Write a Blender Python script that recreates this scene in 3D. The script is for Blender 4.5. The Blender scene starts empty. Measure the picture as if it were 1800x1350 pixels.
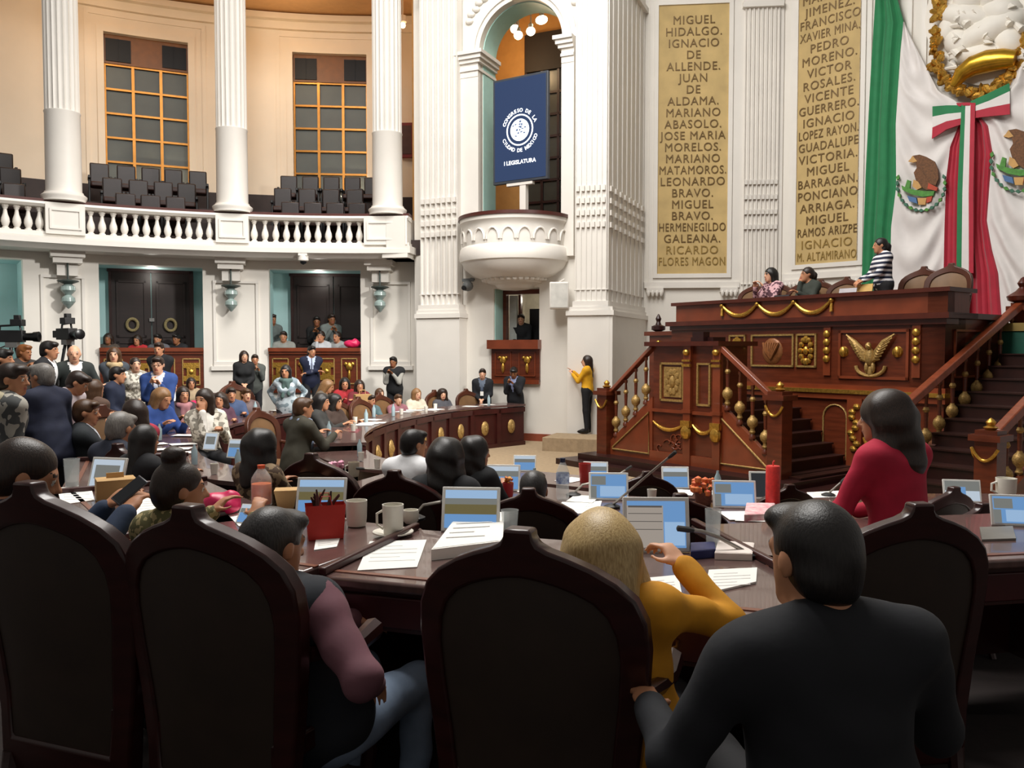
import bpy, math, random
import numpy as np
from mathutils import Vector, Matrix
random.seed(7)
PI = math.pi
SC = bpy.context.scene
COL = SC.collection
# ------------------------------------------------------------------ camera, world, lights, exposure
EYE = Vector((0.0, 0.0, 2.0))
FPX = 1450.0
PITCH = math.atan(60.0 / FPX)
cam_d = bpy.data.cameras.new('camera')
cam = bpy.data.objects.new('camera', cam_d)
COL.objects.link(cam)
cam.location = EYE
cam.rotation_euler = (PI / 2 - PITCH, 0, 0)
cam_d.sensor_width = 36.0
cam_d.lens = 36.0 * FPX / 1800.0
cam_d.clip_start = 0.05
cam_d.clip_end = 200
SC.camera = cam
SC.view_settings.view_transform = 'Standard'
SC.view_settings.look = 'None'
SC.view_settings.gamma = 1.0
SC.view_settings.use_curve_mapping = False
SC.view_settings.exposure = 0.15
world = bpy.data.worlds.new('world')
SC.world = world
world.use_nodes = True
world.node_tree.nodes['Background'].inputs[0].default_value = (1.0, 0.93, 0.86, 1)
world.node_tree.nodes['Background'].inputs[1].default_value = 0.2

def area_light(name, loc, target, sx, sy, watt, col):
    d = bpy.data.lights.new(name, 'AREA')
    d.shape = 'RECTANGLE'; d.size = sx; d.size_y = sy
    d.energy = watt; d.color = col
    o = bpy.data.objects.new(name, d); COL.objects.link(o)
    o.location = loc
    o.rotation_euler = (Vector(target) - Vector(loc)).to_track_quat('-Z', 'Y').to_euler()
    return o

def point_light(name, loc, watt, col, r=0.08):
    d = bpy.data.lights.new(name, 'POINT')
    d.energy = watt; d.color = col; d.shadow_soft_size = r
    o = bpy.data.objects.new(name, d); COL.objects.link(o); o.location = loc
    return o

WARM = (1.0, 0.97, 0.925)
area_light('hall_skylight', (-1.0, 10.5, 13.5), (-1.0, 10.8, 0), 7, 7, 1850, WARM)
area_light('front_wall_fill', (-3.0, 5.5, 11.5), (6.0, 17.0, 5.0), 3, 2, 720, WARM)  # unseen area light added to brighten the front wall and flags
d = bpy.data.lights.new('lower_wall_fill_spot', 'SPOT'); d.energy = 5600; d.color = WARM; d.spot_size = math.radians(60); d.spot_blend = 1.0; d.shadow_soft_size = .5  # unseen spot added to lift the wall and crowd under the balcony
o = bpy.data.objects.new('lower_wall_fill_spot', d); COL.objects.link(o); o.location = (5.0, 9.0, 7.5)
o.rotation_euler = (Vector((-8.0, 17.5, 0.6)) - o.location).to_track_quat('-Z', 'Y').to_euler()
for i, (x, y, w) in enumerate(((-9.6, 18.8, 60), (-5.6, 20.6, 60), (-2.2, 20.6, 55))):
    point_light('gallery_lamp', (x, y, 9.9), w, (1.0, 0.74, 0.46), 0.15)
# ------------------------------------------------------------------ helpers
def lin(h):
    h = h.lstrip('#')
    o = []
    for i in (0, 2, 4):
        c = int(h[i:i + 2], 16) / 255.0
        o.append(c / 12.92 if c <= 0.04045 else ((c + 0.055) / 1.055) ** 2.4)
    return (o[0], o[1], o[2], 1.0)

MATS = {}
def M(name, hexc='#888888', rough=0.55, metal=0.0, var=0.12, scale=6.0, bump=0.0, stretch=None, spec=0.5, hex2=None, emit=None, es=1.0, trans=0.0, coat=0.0, sheen=0.0):
    """procedural material: noise varied colour, optional bump"""
    if name in MATS:
        return MATS[name]
    m = bpy.data.materials.new(name); m.use_nodes = True
    nt = m.node_tree; b = nt.nodes['Principled BSDF']
    c = lin(hexc)
    b.inputs['Roughness'].default_value = rough
    b.inputs['Metallic'].default_value = metal
    b.inputs['Specular IOR Level'].default_value = spec
    b.inputs['Transmission Weight'].default_value = trans
    b.inputs['Coat Weight'].default_value = coat
    b.inputs['Sheen Weight'].default_value = sheen
    tc = nt.nodes.new('ShaderNodeTexCoord')
    mp = nt.nodes.new('ShaderNodeMapping')
    nt.links.new(tc.outputs['Object'], mp.inputs['Vector'])
    if stretch: mp.inputs['Scale'].default_value = stretch
    nz = nt.nodes.new('ShaderNodeTexNoise')
    nz.inputs['Scale'].default_value = scale
    nz.inputs['Detail'].default_value = 4
    nt.links.new(mp.outputs['Vector'], nz.inputs['Vector'])
    rp = nt.nodes.new('ShaderNodeValToRGB')
    rp.color_ramp.elements[0].position = 0.3
    rp.color_ramp.elements[1].position = 0.7
    if hex2:
        c2 = lin(hex2)
        rp.color_ramp.elements[0].color = c
        rp.color_ramp.elements[1].color = c2
    else:
        rp.color_ramp.elements[0].color = tuple(v * (1 - var) for v in c[:3]) + (1,)
        rp.color_ramp.elements[1].color = tuple(min(1, v * (1 + var)) for v in c[:3]) + (1,)
    nt.links.new(nz.outputs['Fac'], rp.inputs['Fac'])
    nt.links.new(rp.outputs['Color'], b.inputs['Base Color'])
    if emit:
        b.inputs['Emission Color'].default_value = lin(emit)
        b.inputs['Emission Strength'].default_value = es
    if bump:
        bp = nt.nodes.new('ShaderNodeBump')
        bp.inputs['Strength'].default_value = bump
        bp.inputs['Distance'].default_value = 0.02
        nt.links.new(nz.outputs['Fac'], bp.inputs['Height'])
        nt.links.new(bp.outputs['Normal'], b.inputs['Normal'])
    MATS[name] = m
    return m

def ray(px, py):
    a = (px - 900.0) / FPX; b = (675.0 - py) / FPX
    cp, sp = math.cos(PITCH), math.sin(PITCH)
    return Vector((a, cp + b * sp, -sp + b * cp))
def at(px, py, Y):
    d = ray(px, py); return EYE + d * (Y / d.y)
def gz(px, py, z):
    d = ray(px, py); return EYE + d * ((z - EYE.z) / d.z)

def finish(me, smooth=True, ang=35):
    if smooth and len(me.polygons):
        me.polygons.foreach_set('use_smooth', [True] * len(me.polygons))
        me.set_sharp_from_angle(angle=math.radians(ang))
    me.update()

class MB:
    """collects shapes and links them as ONE mesh object"""
    def __init__(self, T=None):
        self.v = []; self.f = []; self.m = []; self.T = T or Matrix.Identity(4); self.mi = 0
    def add(self, vs, fs, T=None):
        n = len(self.v); TT = self.T @ T if T is not None else self.T
        self.v += [tuple(TT @ Vector(p)) for p in vs]
        self.f += [tuple(i + n for i in f) for f in fs]
        self.m += [self.mi] * len(fs)
        return self
    def box(self, c, s, rz=0.0, T=None):
        x, y, z = s[0] / 2, s[1] / 2, s[2] / 2
        vs = [(sx * x, sy * y, sz * z) for sx in (-1, 1) for sy in (-1, 1) for sz in (-1, 1)]
        fs = [(0, 1, 3, 2), (4, 6, 7, 5), (0, 4, 5, 1), (2, 3, 7, 6), (0, 2, 6, 4), (1, 5, 7, 3)]
        L = Matrix.Translation(c) @ Matrix.Rotation(rz, 4, 'Z')
        return self.add(vs, fs, T @ L if T is not None else L)
    def b2(self, p, q, T=None):
        return self.box([(a + b) / 2 for a, b in zip(p, q)], [abs(b - a) for a, b in zip(p, q)], 0, T)
    def prism(self, poly, a0, a1, axis='z', T=None):
        """closed 2D polygon pushed from a0 to a1; axis y: poly is (x,z)"""
        n = len(poly)
        def P(p, a):
            return (p[0], p[1], a) if axis == 'z' else ((p[0], a, p[1]) if axis == 'y' else (a, p[0], p[1]))
        vs = [P(p, a0) for p in poly] + [P(p, a1) for p in poly]
        fs = [tuple(range(n))[::-1], tuple(range(n, 2 * n))]
        fs += [(i, (i + 1) % n, n + (i + 1) % n, n + i) for i in range(n)]
        return self.add(vs, fs, T)
    def lathe(self, prof, c=(0, 0, 0), n=16, a0=0.0, a1=2 * PI, T=None, sx=1.0, sy=1.0, cap=True):
        full = abs(a1 - a0) > 2 * PI - 1e-4
        k = n if full else n + 1
        vs = []; fs = []
        for (r, z) in prof:
            for i in range(k):
                a = a0 + (a1 - a0) * i / n
                vs.append((c[0] + r * math.cos(a) * sx, c[1] + r * math.sin(a) * sy, c[2] + z))
        for j in range(len(prof) - 1):
            for i in range(n):
                i2 = (i + 1) % k
                fs.append((j * k + i, j * k + i2, (j + 1) * k + i2, (j + 1) * k + i))
        if cap:
            if prof[0][0] > 1e-4: fs.append(tuple(range(k))[::-1])
            if prof[-1][0] > 1e-4: fs.append(tuple((len(prof) - 1) * k + i for i in range(k)))
        return self.add(vs, fs, T)
    def tube(self, pts, r, n=8, T=None, closed=False):
        pts = [Vector(p) for p in pts]
        rs = r if isinstance(r, (list, tuple)) else [r] * len(pts)
        vs = []; fs = []
        m = len(pts); up = Vector((0.13, 0.21, 0.97))
        for i, p in enumerate(pts):
            if closed: t = pts[(i + 1) % m] - pts[i - 1]
            else: t = pts[min(i + 1, m - 1)] - pts[max(i - 1, 0)]
            t.normalize()
            x = t.cross(up)
            if x.length < 1e-3: x = t.cross(Vector((1, 0, 0)))
            x.normalize(); y = t.cross(x)
            up = -y if y.dot(up) < 0 else y
            x = t.cross(up); x.normalize(); y = t.cross(x)
            for k in range(n):
                a = 2 * PI * k / n
                vs.append(tuple(p + (x * math.cos(a) + y * math.sin(a)) * rs[i]))
        for i in range(m if closed else m - 1):
            j = (i + 1) % m
            for k in range(n):
                k2 = (k + 1) % n
                fs.append((i * n + k, i * n + k2, j * n + k2, j * n + k))
        if not closed:
            fs.append(tuple(range(n))[::-1]); fs.append(tuple((m - 1) * n + k for k in range(n)))
        return self.add(vs, fs, T)
    def ball(self, c, r, n=12, T=None, rot=None):
        r = (r, r, r) if isinstance(r, (int, float)) else r
        vs = [(0, 0, -1)]; h = n // 2
        for j in range(1, h):
            ph = -PI / 2 + PI * j / h
            for i in range(n):
                a = 2 * PI * i / n
                vs.append((math.cos(ph) * math.cos(a), math.cos(ph) * math.sin(a), math.sin(ph)))
        vs.append((0, 0, 1))
        fs = [(0, 1 + (i + 1) % n, 1 + i) for i in range(n)]
        for j in range(h - 2):
            for i in range(n):
                a = 1 + j * n + i; b = 1 + j * n + (i + 1) % n
                fs.append((a, b, b + n, a + n))
        l = len(vs) - 1; s = 1 + (h - 2) * n
        fs += [(s + i, s + (i + 1) % n, l) for i in range(n)]
        L = Matrix.Translation(c) @ (rot.to_4x4() if rot is not None else Matrix.Identity(4)) @ Matrix.Diagonal((r[0], r[1], r[2], 1))
        return self.add(vs, fs, T @ L if T is not None else L)
    def arc(self, prof, cen, t0, t1, n=24):
        """closed (r,z) outline swept about the vertical axis through cen; t from +Y clockwise"""
        k = len(prof); vs = []; fs = []
        for i in range(n + 1):
            t = t0 + (t1 - t0) * i / n
            for (r, z) in prof:
                vs.append((cen[0] + r * math.sin(t), cen[1] + r * math.cos(t), z))
        for i in range(n):
            for j in range(k):
                j2 = (j + 1) % k
                fs.append((i * k + j, i * k + j2, (i + 1) * k + j2, (i + 1) * k + j))
        fs.append(tuple(range(k))[::-1]); fs.append(tuple(n * k + j for j in range(k)))
        return self.add(vs, fs)
    def sweep(self, path, prof, closed=False):
        """(o,z) outline swept along a plan polyline; o is the offset to the right of travel"""
        k = len(prof); vs = []; fs = []; m = len(path)
        for i, p in enumerate(path):
            a = Vector(path[max(i - 1, 0)][:2]); b = Vector(path[min(i + 1, m - 1)][:2])
            t = (b - a).normalized(); nrm = Vector((t.y, -t.x))
            for (o, z) in prof:
                vs.append((p[0] + nrm.x * o, p[1] + nrm.y * o, z))
        for i in range(m - 1):
            for j in range(k):
                j2 = (j + 1) % k
                fs.append((i * k + j, (i + 1) * k + j, (i + 1) * k + j2, i * k + j2))
        fs.append(tuple(range(k))); fs.append(tuple((m - 1) * k + j for j in range(k))[::-1])
        return self.add(vs, fs)
    def mesh(self, name, mats, smooth=True, ang=35):
        me = bpy.data.meshes.new(name)
        me.from_pydata(self.v, [], self.f)
        for m in (mats if isinstance(mats, (list, tuple)) else [mats]): me.materials.append(m)
        if any(self.m): me.polygons.foreach_set('material_index', self.m)
        bm_fix(me)
        finish(me, smooth, ang)
        return me
    def build(self, name, mats, parent=None, smooth=True, ang=35, bevel=0.0, **k):
        o = link(name, self.mesh(name, mats, smooth, ang), parent)
        if bevel:
            bv = o.modifiers.new('bevel', 'BEVEL'); bv.width = bevel; bv.segments = 2; bv.limit_method = 'ANGLE'
        for a, b in k.items(): o[a] = b
        return o

import bmesh
def bm_fix(me):
    bm = bmesh.new(); bm.from_mesh(me)
    bmesh.ops.recalc_face_normals(bm, faces=bm.faces[:])
    bm.to_mesh(me); bm.free()

def link(name, me, parent=None):
    o = bpy.data.objects.new(name, me); COL.objects.link(o)
    if parent is not None: o.parent = parent
    return o
def tag(o, label, cat, group=None):
    o['label'] = label; o['category'] = cat
    if group: o['group'] = group
    return o
def thing(name, label, cat, loc=(0, 0, 0), rz=0.0, group=None):
    o = bpy.data.objects.new(name, None); COL.objects.link(o)
    o.empty_display_size = 0.1
    o.location = loc; o.rotation_euler = (0, 0, rz)
    return tag(o, label, cat, group)
def struct(name, mb, mats, **k):
    o = mb.build(name, mats, None, **k); o['kind'] = 'structure'; return o
def copy_thing(r, loc, rz, label=None, group=None, scale=None):
    c = r.copy(); COL.objects.link(c); c.location = loc; c.rotation_euler = (0, 0, rz)
    if scale: c.scale = scale
    if label: c['label'] = label
    if group: c['group'] = group
    for ch in r.children:
        d = ch.copy(); COL.objects.link(d); d.parent = c
        for g in ch.children:
            e = g.copy(); COL.objects.link(e); e.parent = d
    return c

class Frame:
    """vertical wall plane: local x runs along it, local y goes into the wall, z up"""
    def __init__(self, p, q):
        self.p = Vector((p[0], p[1], 0)); d = Vector((q[0] - p[0], q[1] - p[1], 0)); self.len = d.length
        self.e = d.normalized(); self.n = Vector((-self.e.y, self.e.x, 0))
        self.rz = math.atan2(self.e.y, self.e.x)
        self.T = Matrix.Translation(self.p) @ Matrix.Rotation(self.rz, 4, 'Z')
    def sz(self, px, py, off=0.0):
        """pixel -> (along, height) where its ray meets the plane moved off into the wall"""
        d = ray(px, py); P = self.p + self.n * off
        t = (P - EYE).dot(self.n) / d.dot(self.n)
        h = EYE + d * t
        return (h - self.p).dot(self.e), h.z
    def s(self, px, py=400, off=0.0): return self.sz(px, py, off)[0]
    def w(self, s, off=0.0, z=0.0): return self.p + self.e * s + self.n * off + Vector((0, 0, z))

def text_mesh(lines, size, leading, width_max, depth, bold=0.0, squeeze=1.0):
    """lines of capitals as one solid mesh; local x right, z up, faces -y, first baseline z=0"""
    V = []; F = []
    dg = None
    for i, t in enumerate(lines):
        cu = bpy.data.curves.new('letters', 'FONT'); cu.body = t; cu.size = size
        cu.align_x = 'CENTER'; cu.extrude = depth; cu.offset = bold; cu.resolution_u = 3; cu.space_character = 1.12
        o = bpy.data.objects.new('letters', cu); COL.objects.link(o)
        me = o.to_mesh()
        xs = [v.co.x for v in me.vertices]
        w = (max(xs) - min(xs)) if xs else 1
        f = min(squeeze, width_max / max(w, 1e-3))
        n = len(V)
        V += [(v.co.x * f, -v.co.z, v.co.y - i * leading) for v in me.vertices]
        F += [tuple(a + n for a in p.vertices) for p in me.polygons]
        o.to_mesh_clear(); bpy.data.objects.remove(o); bpy.data.curves.remove(cu)
    return V, F
# ------------------------------------------------------------------ materials of the hall
white = M('white_paint', '#E3DED6', 0.45, var=0.03, scale=2.0)
white_wall = M('white_wall_paint', '#E3DED5', 0.6, var=0.03, scale=1.2)
cream = M('cream_gallery_paint', '#EBDAC2', 0.6, var=0.04, scale=1.2)
teal = M('pale_teal_paint', '#A4C6C6', 0.6, var=0.05, scale=1.5)
gold = M('gilding', '#C79A45', 0.34, 0.85, var=0.25, scale=30, bump=0.25)
gold_dull = M('dull_gilding', '#A88850', 0.5, 0.5, var=0.3, scale=40, bump=0.3)
mahog = M('polished_mahogany', '#5C2815', 0.32, var=0.28, scale=3.0, stretch=(1, 1, 7), coat=0.15)
mahog_red = M('red_mahogany', '#76371F', 0.3, var=0.2, scale=3.0, stretch=(1, 7, 1), coat=0.2)
dark_wood = M('dark_wood', '#2A1210', 0.35, var=0.3, scale=4.0, stretch=(1, 1, 6))
dark_brown = M('dark_brown_boards', '#2E1E1A', 0.6, var=0.2)
stone = M('tan_stone_panel', '#C0A56E', 0.7, var=0.12, scale=2.5, bump=0.08)
letter_m = M('bronze_letters', '#6E5630', 0.45, 0.35, var=0.2, scale=20)
letter_pale = M('pale_bronze_letters', '#94793F', 0.45, 0.3, var=0.15, scale=20)
carpet = M('beige_carpet', '#9C876B', 0.95, var=0.12, scale=14, bump=0.15)
glass_dark = M('dusk_glass', '#5E6360', 0.45, var=0.08, scale=2, spec=0.3)
glass_black = M('black_glass', '#15161A', 0.5, var=0.1, spec=.25)
brass = M('brass_bar', '#94642E', 0.35, 0.85, var=0.1)
black = M('black_plastic', '#141416', 0.45, var=0.15)
grey_metal = M('grey_metal', '#8C8C8A', 0.35, 0.7, var=0.1)
red_paint = M('red_cabinet_paint', '#7C1F16', 0.4, var=0.1)

# ------------------------------------------------------------------ gallery: circle about G
G = (-3.5, 8.1)
def hitR(px, R, py=400):
    d = ray(px, py); a = d.x / d.y
    A = a * a + 1; B = -2 * (a * G[0] + G[1]); Cc = G[0] ** 2 + G[1] ** 2 - R * R
    t = (-B + math.sqrt(B * B - 4 * A * Cc)) / (2 * A)
    return math.atan2(a * t - G[0], t - G[1])
def onR(th, R, z=0.0): return Vector((G[0] + R * math.sin(th), G[1] + R * math.cos(th), z))
def outl(r0, r1, z0, z1): return [(r0, z0), (r1, z0), (r1, z1), (r0, z1)]
TL = hitR(-150, 10.9); TR = hitR(718, 10.9)
# lower wall with the boxes' openings
LW = 11.75
ops = [(-150, 42), (175, 357), (473, 634)]
ZB, ZO = 4.14, 3.92
mb = MB()
cur = TL
ends = hitR(752, LW, 550)
for (a, b) in ops:
    ta, tb = hitR(a, LW, 550), hitR(b, LW, 550)
    if ta > cur + 1e-3: mb.arc(outl(LW, LW + 0.3, 0, ZB), G, cur, ta, 8)
    mb.arc(outl(LW, LW + 0.3, ZO, ZB), G, ta, tb, 8)
    mb.arc(outl(LW, LW + 0.3, 0, 1.0), G, ta, tb, 8)
    cur = tb
mb.arc(outl(LW, LW + 0.3, 0, ZB), G, cur, ends, 8)
struct('wall_gallery', mb, white_wall)
# raised panel mouldings on the piers
k = 0
for (a, b) in ((72, 150), (375, 455), (652, 722)):
    ta, tb = hitR(a, LW, 550), hitR(b, LW, 550)
    mb = MB(); z0, z1 = 1.62, 3.62
    for (u, v, p, q) in ((ta, tb, z0, z0 + 0.1), (ta, tb, z1 - 0.06, z1), ):
        mb.arc(outl(LW - 0.06, LW + 0.05, p, q), G, u, v, 6)
    dt = 0.06 / LW
    mb.arc(outl(LW - 0.05, LW + 0.05, z0, z1), G, ta, ta + dt, 1)
    mb.arc(outl(LW - 0.05, LW + 0.05, z0, z1), G, tb - dt, tb, 1)
    mb.arc(outl(LW - 0.09, LW + 0.05, z0 - 0.1, z0), G, ta - dt, tb + dt, 6)
    k += 1; struct('trim_%d' % k, mb, white)
# boxes behind the openings: teal reveals, ceiling, dark double doors with wreaths
dk = 0
for bi, (a, b, da, db) in enumerate(((-150, 42, -120, 20), (175, 357, 199, 331), (473, 634, 524, 650))):
    ta, tb = hitR(a, LW, 550), hitR(b, LW, 550)
    RB = LW + 1.25
    mb = MB()
    mb.arc(outl(RB, RB + 0.2, 0.4, 4.3), G, ta - 0.05, tb + 0.05, 10)
    for t, s in ((ta, -1), (tb, 1)):
        mb.arc(outl(LW + 0.29, RB + 0.1, 0.4, 4.1), G, t if s > 0 else t - 0.02, t + 0.02 if s > 0 else t, 1)
    mb.arc(outl(LW + 0.29, RB + 0.1, ZO, ZO + 0.15), G, ta, tb, 6)
    mb.arc(outl(LW + 0.29, RB + 0.1, 0.9, 1.0), G, ta, tb, 6)
    struct('wall_box_%s' % ('outer', 'middle', 'inner')[bi], mb, teal)
    lp_ = onR((ta + tb) / 2, LW + .7, 3.75); point_light('box_fill', tuple(lp_), 9, (1.0, .93, .84), .1)  # fill light with no fitting, added so the teal reveals come out brighter
    if bi == 0: continue
    tc = (hitR(da, RB, 540) + hitR(db, RB, 540)) / 2 if bi == 1 else (hitR(524, RB, 540) + hitR(650, RB, 540)) / 2
    wid = 1.72 if bi == 1 else 2.0
    c = onR(tc, RB - 0.12)
    dr = bpy.data.objects.new('door_%d' % bi, None); COL.objects.link(dr); dr['kind'] = 'structure'
    dr.location = (c.x, c.y, 1.0); dr.rotation_euler = (0, 0, -tc)
    f = MB(); f.b2((-wid / 2 - .06, -.05, 0), (-wid / 2, .12, 2.95)).b2((wid / 2, -.05, 0), (wid / 2 + .09, .12, 2.95)).b2((-wid / 2 - .09, -.05, 2.85), (wid / 2 + .09, .12, 2.95))
    f.build('door_frame', dark_wood, dr)
    for s in (-1, 1):
        l = MB(); x0, x1 = (-wid / 2, -.012) if s < 0 else (.012, wid / 2)
        l.b2((x0, 0, 0), (x1, .08, 2.85))
        for (p, q) in ((.2, .85), (.95, 1.2), (1.3, 2.65)):
            l.b2((x0 + .1, -.03, p), (x1 - .1, 0, p + .05)).b2((x0 + .1, -.03, q - .05), (x1 - .1, 0, q))
            l.b2((x0 + .1, -.03, p), (x0 + .15, 0, q)).b2((x1 - .15, -.03, p), (x1 - .1, 0, q))
        lf = l.build('door_leaf', M('door_wood', '#1E0F0C', .5, var=.25, scale=3, stretch=(1, 1, 6)), dr)
        if bi == 1:
            w = MB(); w.tube([(s * .42 + .12 * math.cos(q), -.06, 1.6 + .14 * math.sin(q)) for q in np.linspace(0, 2 * PI, 17)[:-1]], .035, 7, closed=True)
            w.build('wreath', M('dry_wreath', '#8A7C56', .9, var=.4, scale=60, bump=.6), lf)
    h = MB(); h.b2((-.05, -.05, 1.68), (.06, -.02, 1.76)); h.build('door_plate', grey_metal, dr)
# wooden box fronts with gilt ornaments
for bi, (a, b, lab) in enumerate(((175, 357, 'carved wooden box front with gilt panels under the wreathed double doors'), (473, 634, 'carved wooden box front with gilt panels behind the person in navy suit'))):
    ta, tb = hitR(a, LW, 600), hitR(b, LW, 600)
    mid = (ta + tb) / 2; c = onR(mid, LW)
    hw = LW * math.sin((tb - ta) / 2)
    t = thing('box_parapet', lab, 'parapet', (c.x, c.y, 0.98), -mid, 'parapets of the lower boxes')
    p = MB(); p.b2((-hw, -.1, 0), (hw, .05, 1.0)); p.build('parapet_body', mahog, t)
    r = MB(); r.b2((-hw, -.2, .98), (hw, .12, 1.07)).b2((-hw, -.15, .92), (hw, .1, .98)); r.build('top_rail', mahog_red, t)
    n = 4
    for i in range(n):
        x = -hw + (i + .5) * 2 * hw / n; w = hw / n * .72
        fm = MB()
        for (q0, q1) in (((x - w, .2), (x + w, .225)), ((x - w, .8), (x + w, .825)), ((x - w, .2), (x - w + .025, .825)), ((x + w - .025, .2), (x + w, .825))):
            fm.b2((q0[0], -.125, q0[1]), (q1[0], -.1, q1[1]))
        fm.build('panel_frame', gold_dull, t)
        orn = MB()
        if i % 2 == (1 - bi) % 2:
            orn.prism([(x - .17, .3), (x + .17, .3), (x + .17, .42), (x + .1, .42), (x + .1, .6), (x + .17, .6), (x + .17, .72), (x - .17, .72), (x - .17, .6), (x - .1, .6), (x - .1, .42), (x - .17, .42)], -.14, -.1, 'y')
            orn.ball((x, -.12, .51), (.07, .04, .07))
        else:
            orn.ball((x, -.12, .62), (.08, .05, .11)); orn.ball((x, -.12, .42), (.04, .05, .14)); orn.ball((x - .08, -.12, .68), (.05, .03, .05)); orn.ball((x + .08, -.12, .68), (.05, .03, .05))
        orn.build('gilt_ornament', gold, t)
# balcony slab, rail, pedestals, balusters
tS = thing('balcony', 'long curved white balcony with balustrade under the tall columns', 'balcony', (0, 0, 0))
s = MB()
s.arc([(10.98, 4.1), (11.8, 4.1), (11.8, 4.45), (10.92, 4.45), (10.92, 4.36), (10.78, 4.3), (10.78, 4.2), (10.9, 4.16)], G, TL, TR, 60)
eP = onR(TR, 10.78); eQ = onR(hitR(738, 11.8), 11.75)
s.build('balcony_slab', white, tS)
rl = MB(); rl.arc([(10.9, 4.95), (11.25, 4.95), (11.25, 5.05), (10.86, 5.05), (10.84, 5.0)], G, TL, TR, 60); rl.build('balcony_rail', white, tS)
hr = MB(); hr.arc(outl(10.95, 11.3, 5.05, 5.12), G, TL, TR, 60); hr.build('wooden_handrail', M('handrail_wood', '#4A1F18', .4), tS)
peds = [(-60, 0) if False else (80, 150), (379, 437), (640, 716)]
pc = []
for (a, b) in peds:
    ta, tb = hitR(a, 10.88), hitR(b, 10.88); pc.append((ta + tb) / 2)
    p = MB(); p.arc(outl(10.84, 11.32, 4.4, 5.04), G, ta, tb, 5)
    dt = .07 / 10.9
    for (u, v, z0, z1) in ((ta + dt, tb - dt, 4.5, 4.54), (ta + dt, tb - dt, 4.88, 4.92), (ta + dt, ta + 1.6 * dt, 4.5, 4.92), (tb - 1.6 * dt, tb - dt, 4.5, 4.92)):
        p.arc(outl(10.81, 10.9, z0, z1), G, u, v, 4)
    p.build('pedestal', white, tS)
bal = MB(); bal.lathe([(.07, 0), (.07, .05), (.045, .07), (.06, .1), (.082, .17), (.075, .24), (.045, .33), (.032, .42), (.05, .45), (.05, .47), (.065, .48), (.065, .52)], n=10)
bal_me = bal.mesh('baluster', white)
for (a, b, n) in ((0, 80, 4), (150, 377, 12), (437, 640, 11), (-60, -4, 3)):
    ta, tb = hitR(a, 11.0), hitR(b, 11.0)
    for i in range(n):
        o = link('baluster', bal_me, tS); o.location = onR(ta + (tb - ta) * (i + .5) / n, 11.05, 4.43)
# return of the balcony against the pilaster
F = Frame((eP.x, eP.y), (eQ.x, eQ.y))
mb = MB(F.T); mb.b2((0, 0, 4.1), (F.len, .6, 4.3)).b2((0, -.06, 4.2), (F.len, .5, 4.36)).b2((0, .06, 4.36), (F.len, .5, 5.04))
mb.build('balcony_return', white, tS)
# columns
colm = MB()
def fluted(r, z0, z1, n=20, d=.028):
    vs = []; fs = []; N = n * 4
    for z in (z0, z1):
        for i in range(N):
            a = 2 * PI * i / N; rr = r - (0, d * .8, d, d * .8)[i % 4]
            vs.append((rr * math.cos(a), rr * math.sin(a), z))
    fs = [(i, (i + 1) % N, N + (i + 1) % N, N + i) for i in range(N)] + [tuple(range(N, 2 * N))]
    return vs, fs
for i, th in enumerate(pc):
    c = onR(th, 11.1, 5.12)
    t = thing('column', ('tall white fluted column on the balcony beside the window with brightest gilt bars', 'tall white fluted column standing between the two gallery windows', 'tall white fluted column nearest the arch, beside the red cabinet')[i], 'column', c, 0, 'gallery columns')
    b = MB(); b.lathe([(.42, -.02), (.42, .04), (.44, .07), (.44, .1), (.4, .13), (.37, .16), (.37, .18)], n=32); b.build('column_base', white, t)
    b = MB(); b.lathe([(.345, .16), (.34, 1.8), (.35, 1.82), (.35, 1.84)], n=32); b.build('lower_shaft', white, t)
    b = MB(); b.add(*fluted(.335, 1.82, 7.0)); b.build('fluted_shaft', white, t, ang=25)
# corbels with lamps under the balcony
for i, px in enumerate((117, 407, 672)):
    th = hitR(px, LW, 470); c = onR(th, LW - .02)
    t = thing('wall_lantern', ('grey glass lantern under the balcony, above the shoulder-held camera crew', 'grey glass lantern under the balcony between the two wooden boxes', 'grey glass lantern under the balcony end, above the photographer')[i], 'lamp', (c.x, c.y, 0), -th, 'lanterns under the balcony')
    k = MB(); k.b2((-.33, -.5, 3.98), (.33, 0, 4.1)).b2((-.28, -.42, 3.86), (.28, 0, 3.98)).b2((-.2, -.25, 3.6), (.2, 0, 3.86)); k.build('corbel', white, t)
    k = MB(); k.lathe([(.02, 3.42), (.02, 3.9)], (0, -.3, 0), 8).lathe([(.05, 3.4), (.22, 3.47), (.2, 3.49), (.03, 3.52)], (0, -.3, 0), 14); k.build('stem', M('aged_bronze', '#4B5350', .5, .6), t)
    k = MB(); k.lathe([(.06, 3.42), (.14, 3.36), (.15, 3.28), (.08, 3.2), (.06, 3.18), (.13, 3.12), (.14, 3.04), (.09, 2.97), (.03, 2.9), (0, 2.88)], (0, -.3, 0), 14); k.build('lamp_glass', M('grey_lamp_glass', '#8FA09C', .25, var=.2, scale=14), t)
# dome camera under the rail
th = hitR(533, 10.9, 450); c = onR(th, 10.95)
t = thing('security_camera', 'small white dome camera fixed under the balcony edge', 'camera', (c.x, c.y, 4.1), -th)
k = MB(); k.b2((-.1, -.16, .04), (.1, .0, .22)).lathe([(.12, .04), (.12, -.06), (.1, -.08)], (0, -.05, 0), 14); k.build('camera_body', white, t)
k = MB(); k.lathe([(.08, -.07), (.06, -.13), (0, -.16)], (0, -.05, 0), 12); k.build('lens_dome', glass_black, t)
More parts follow.
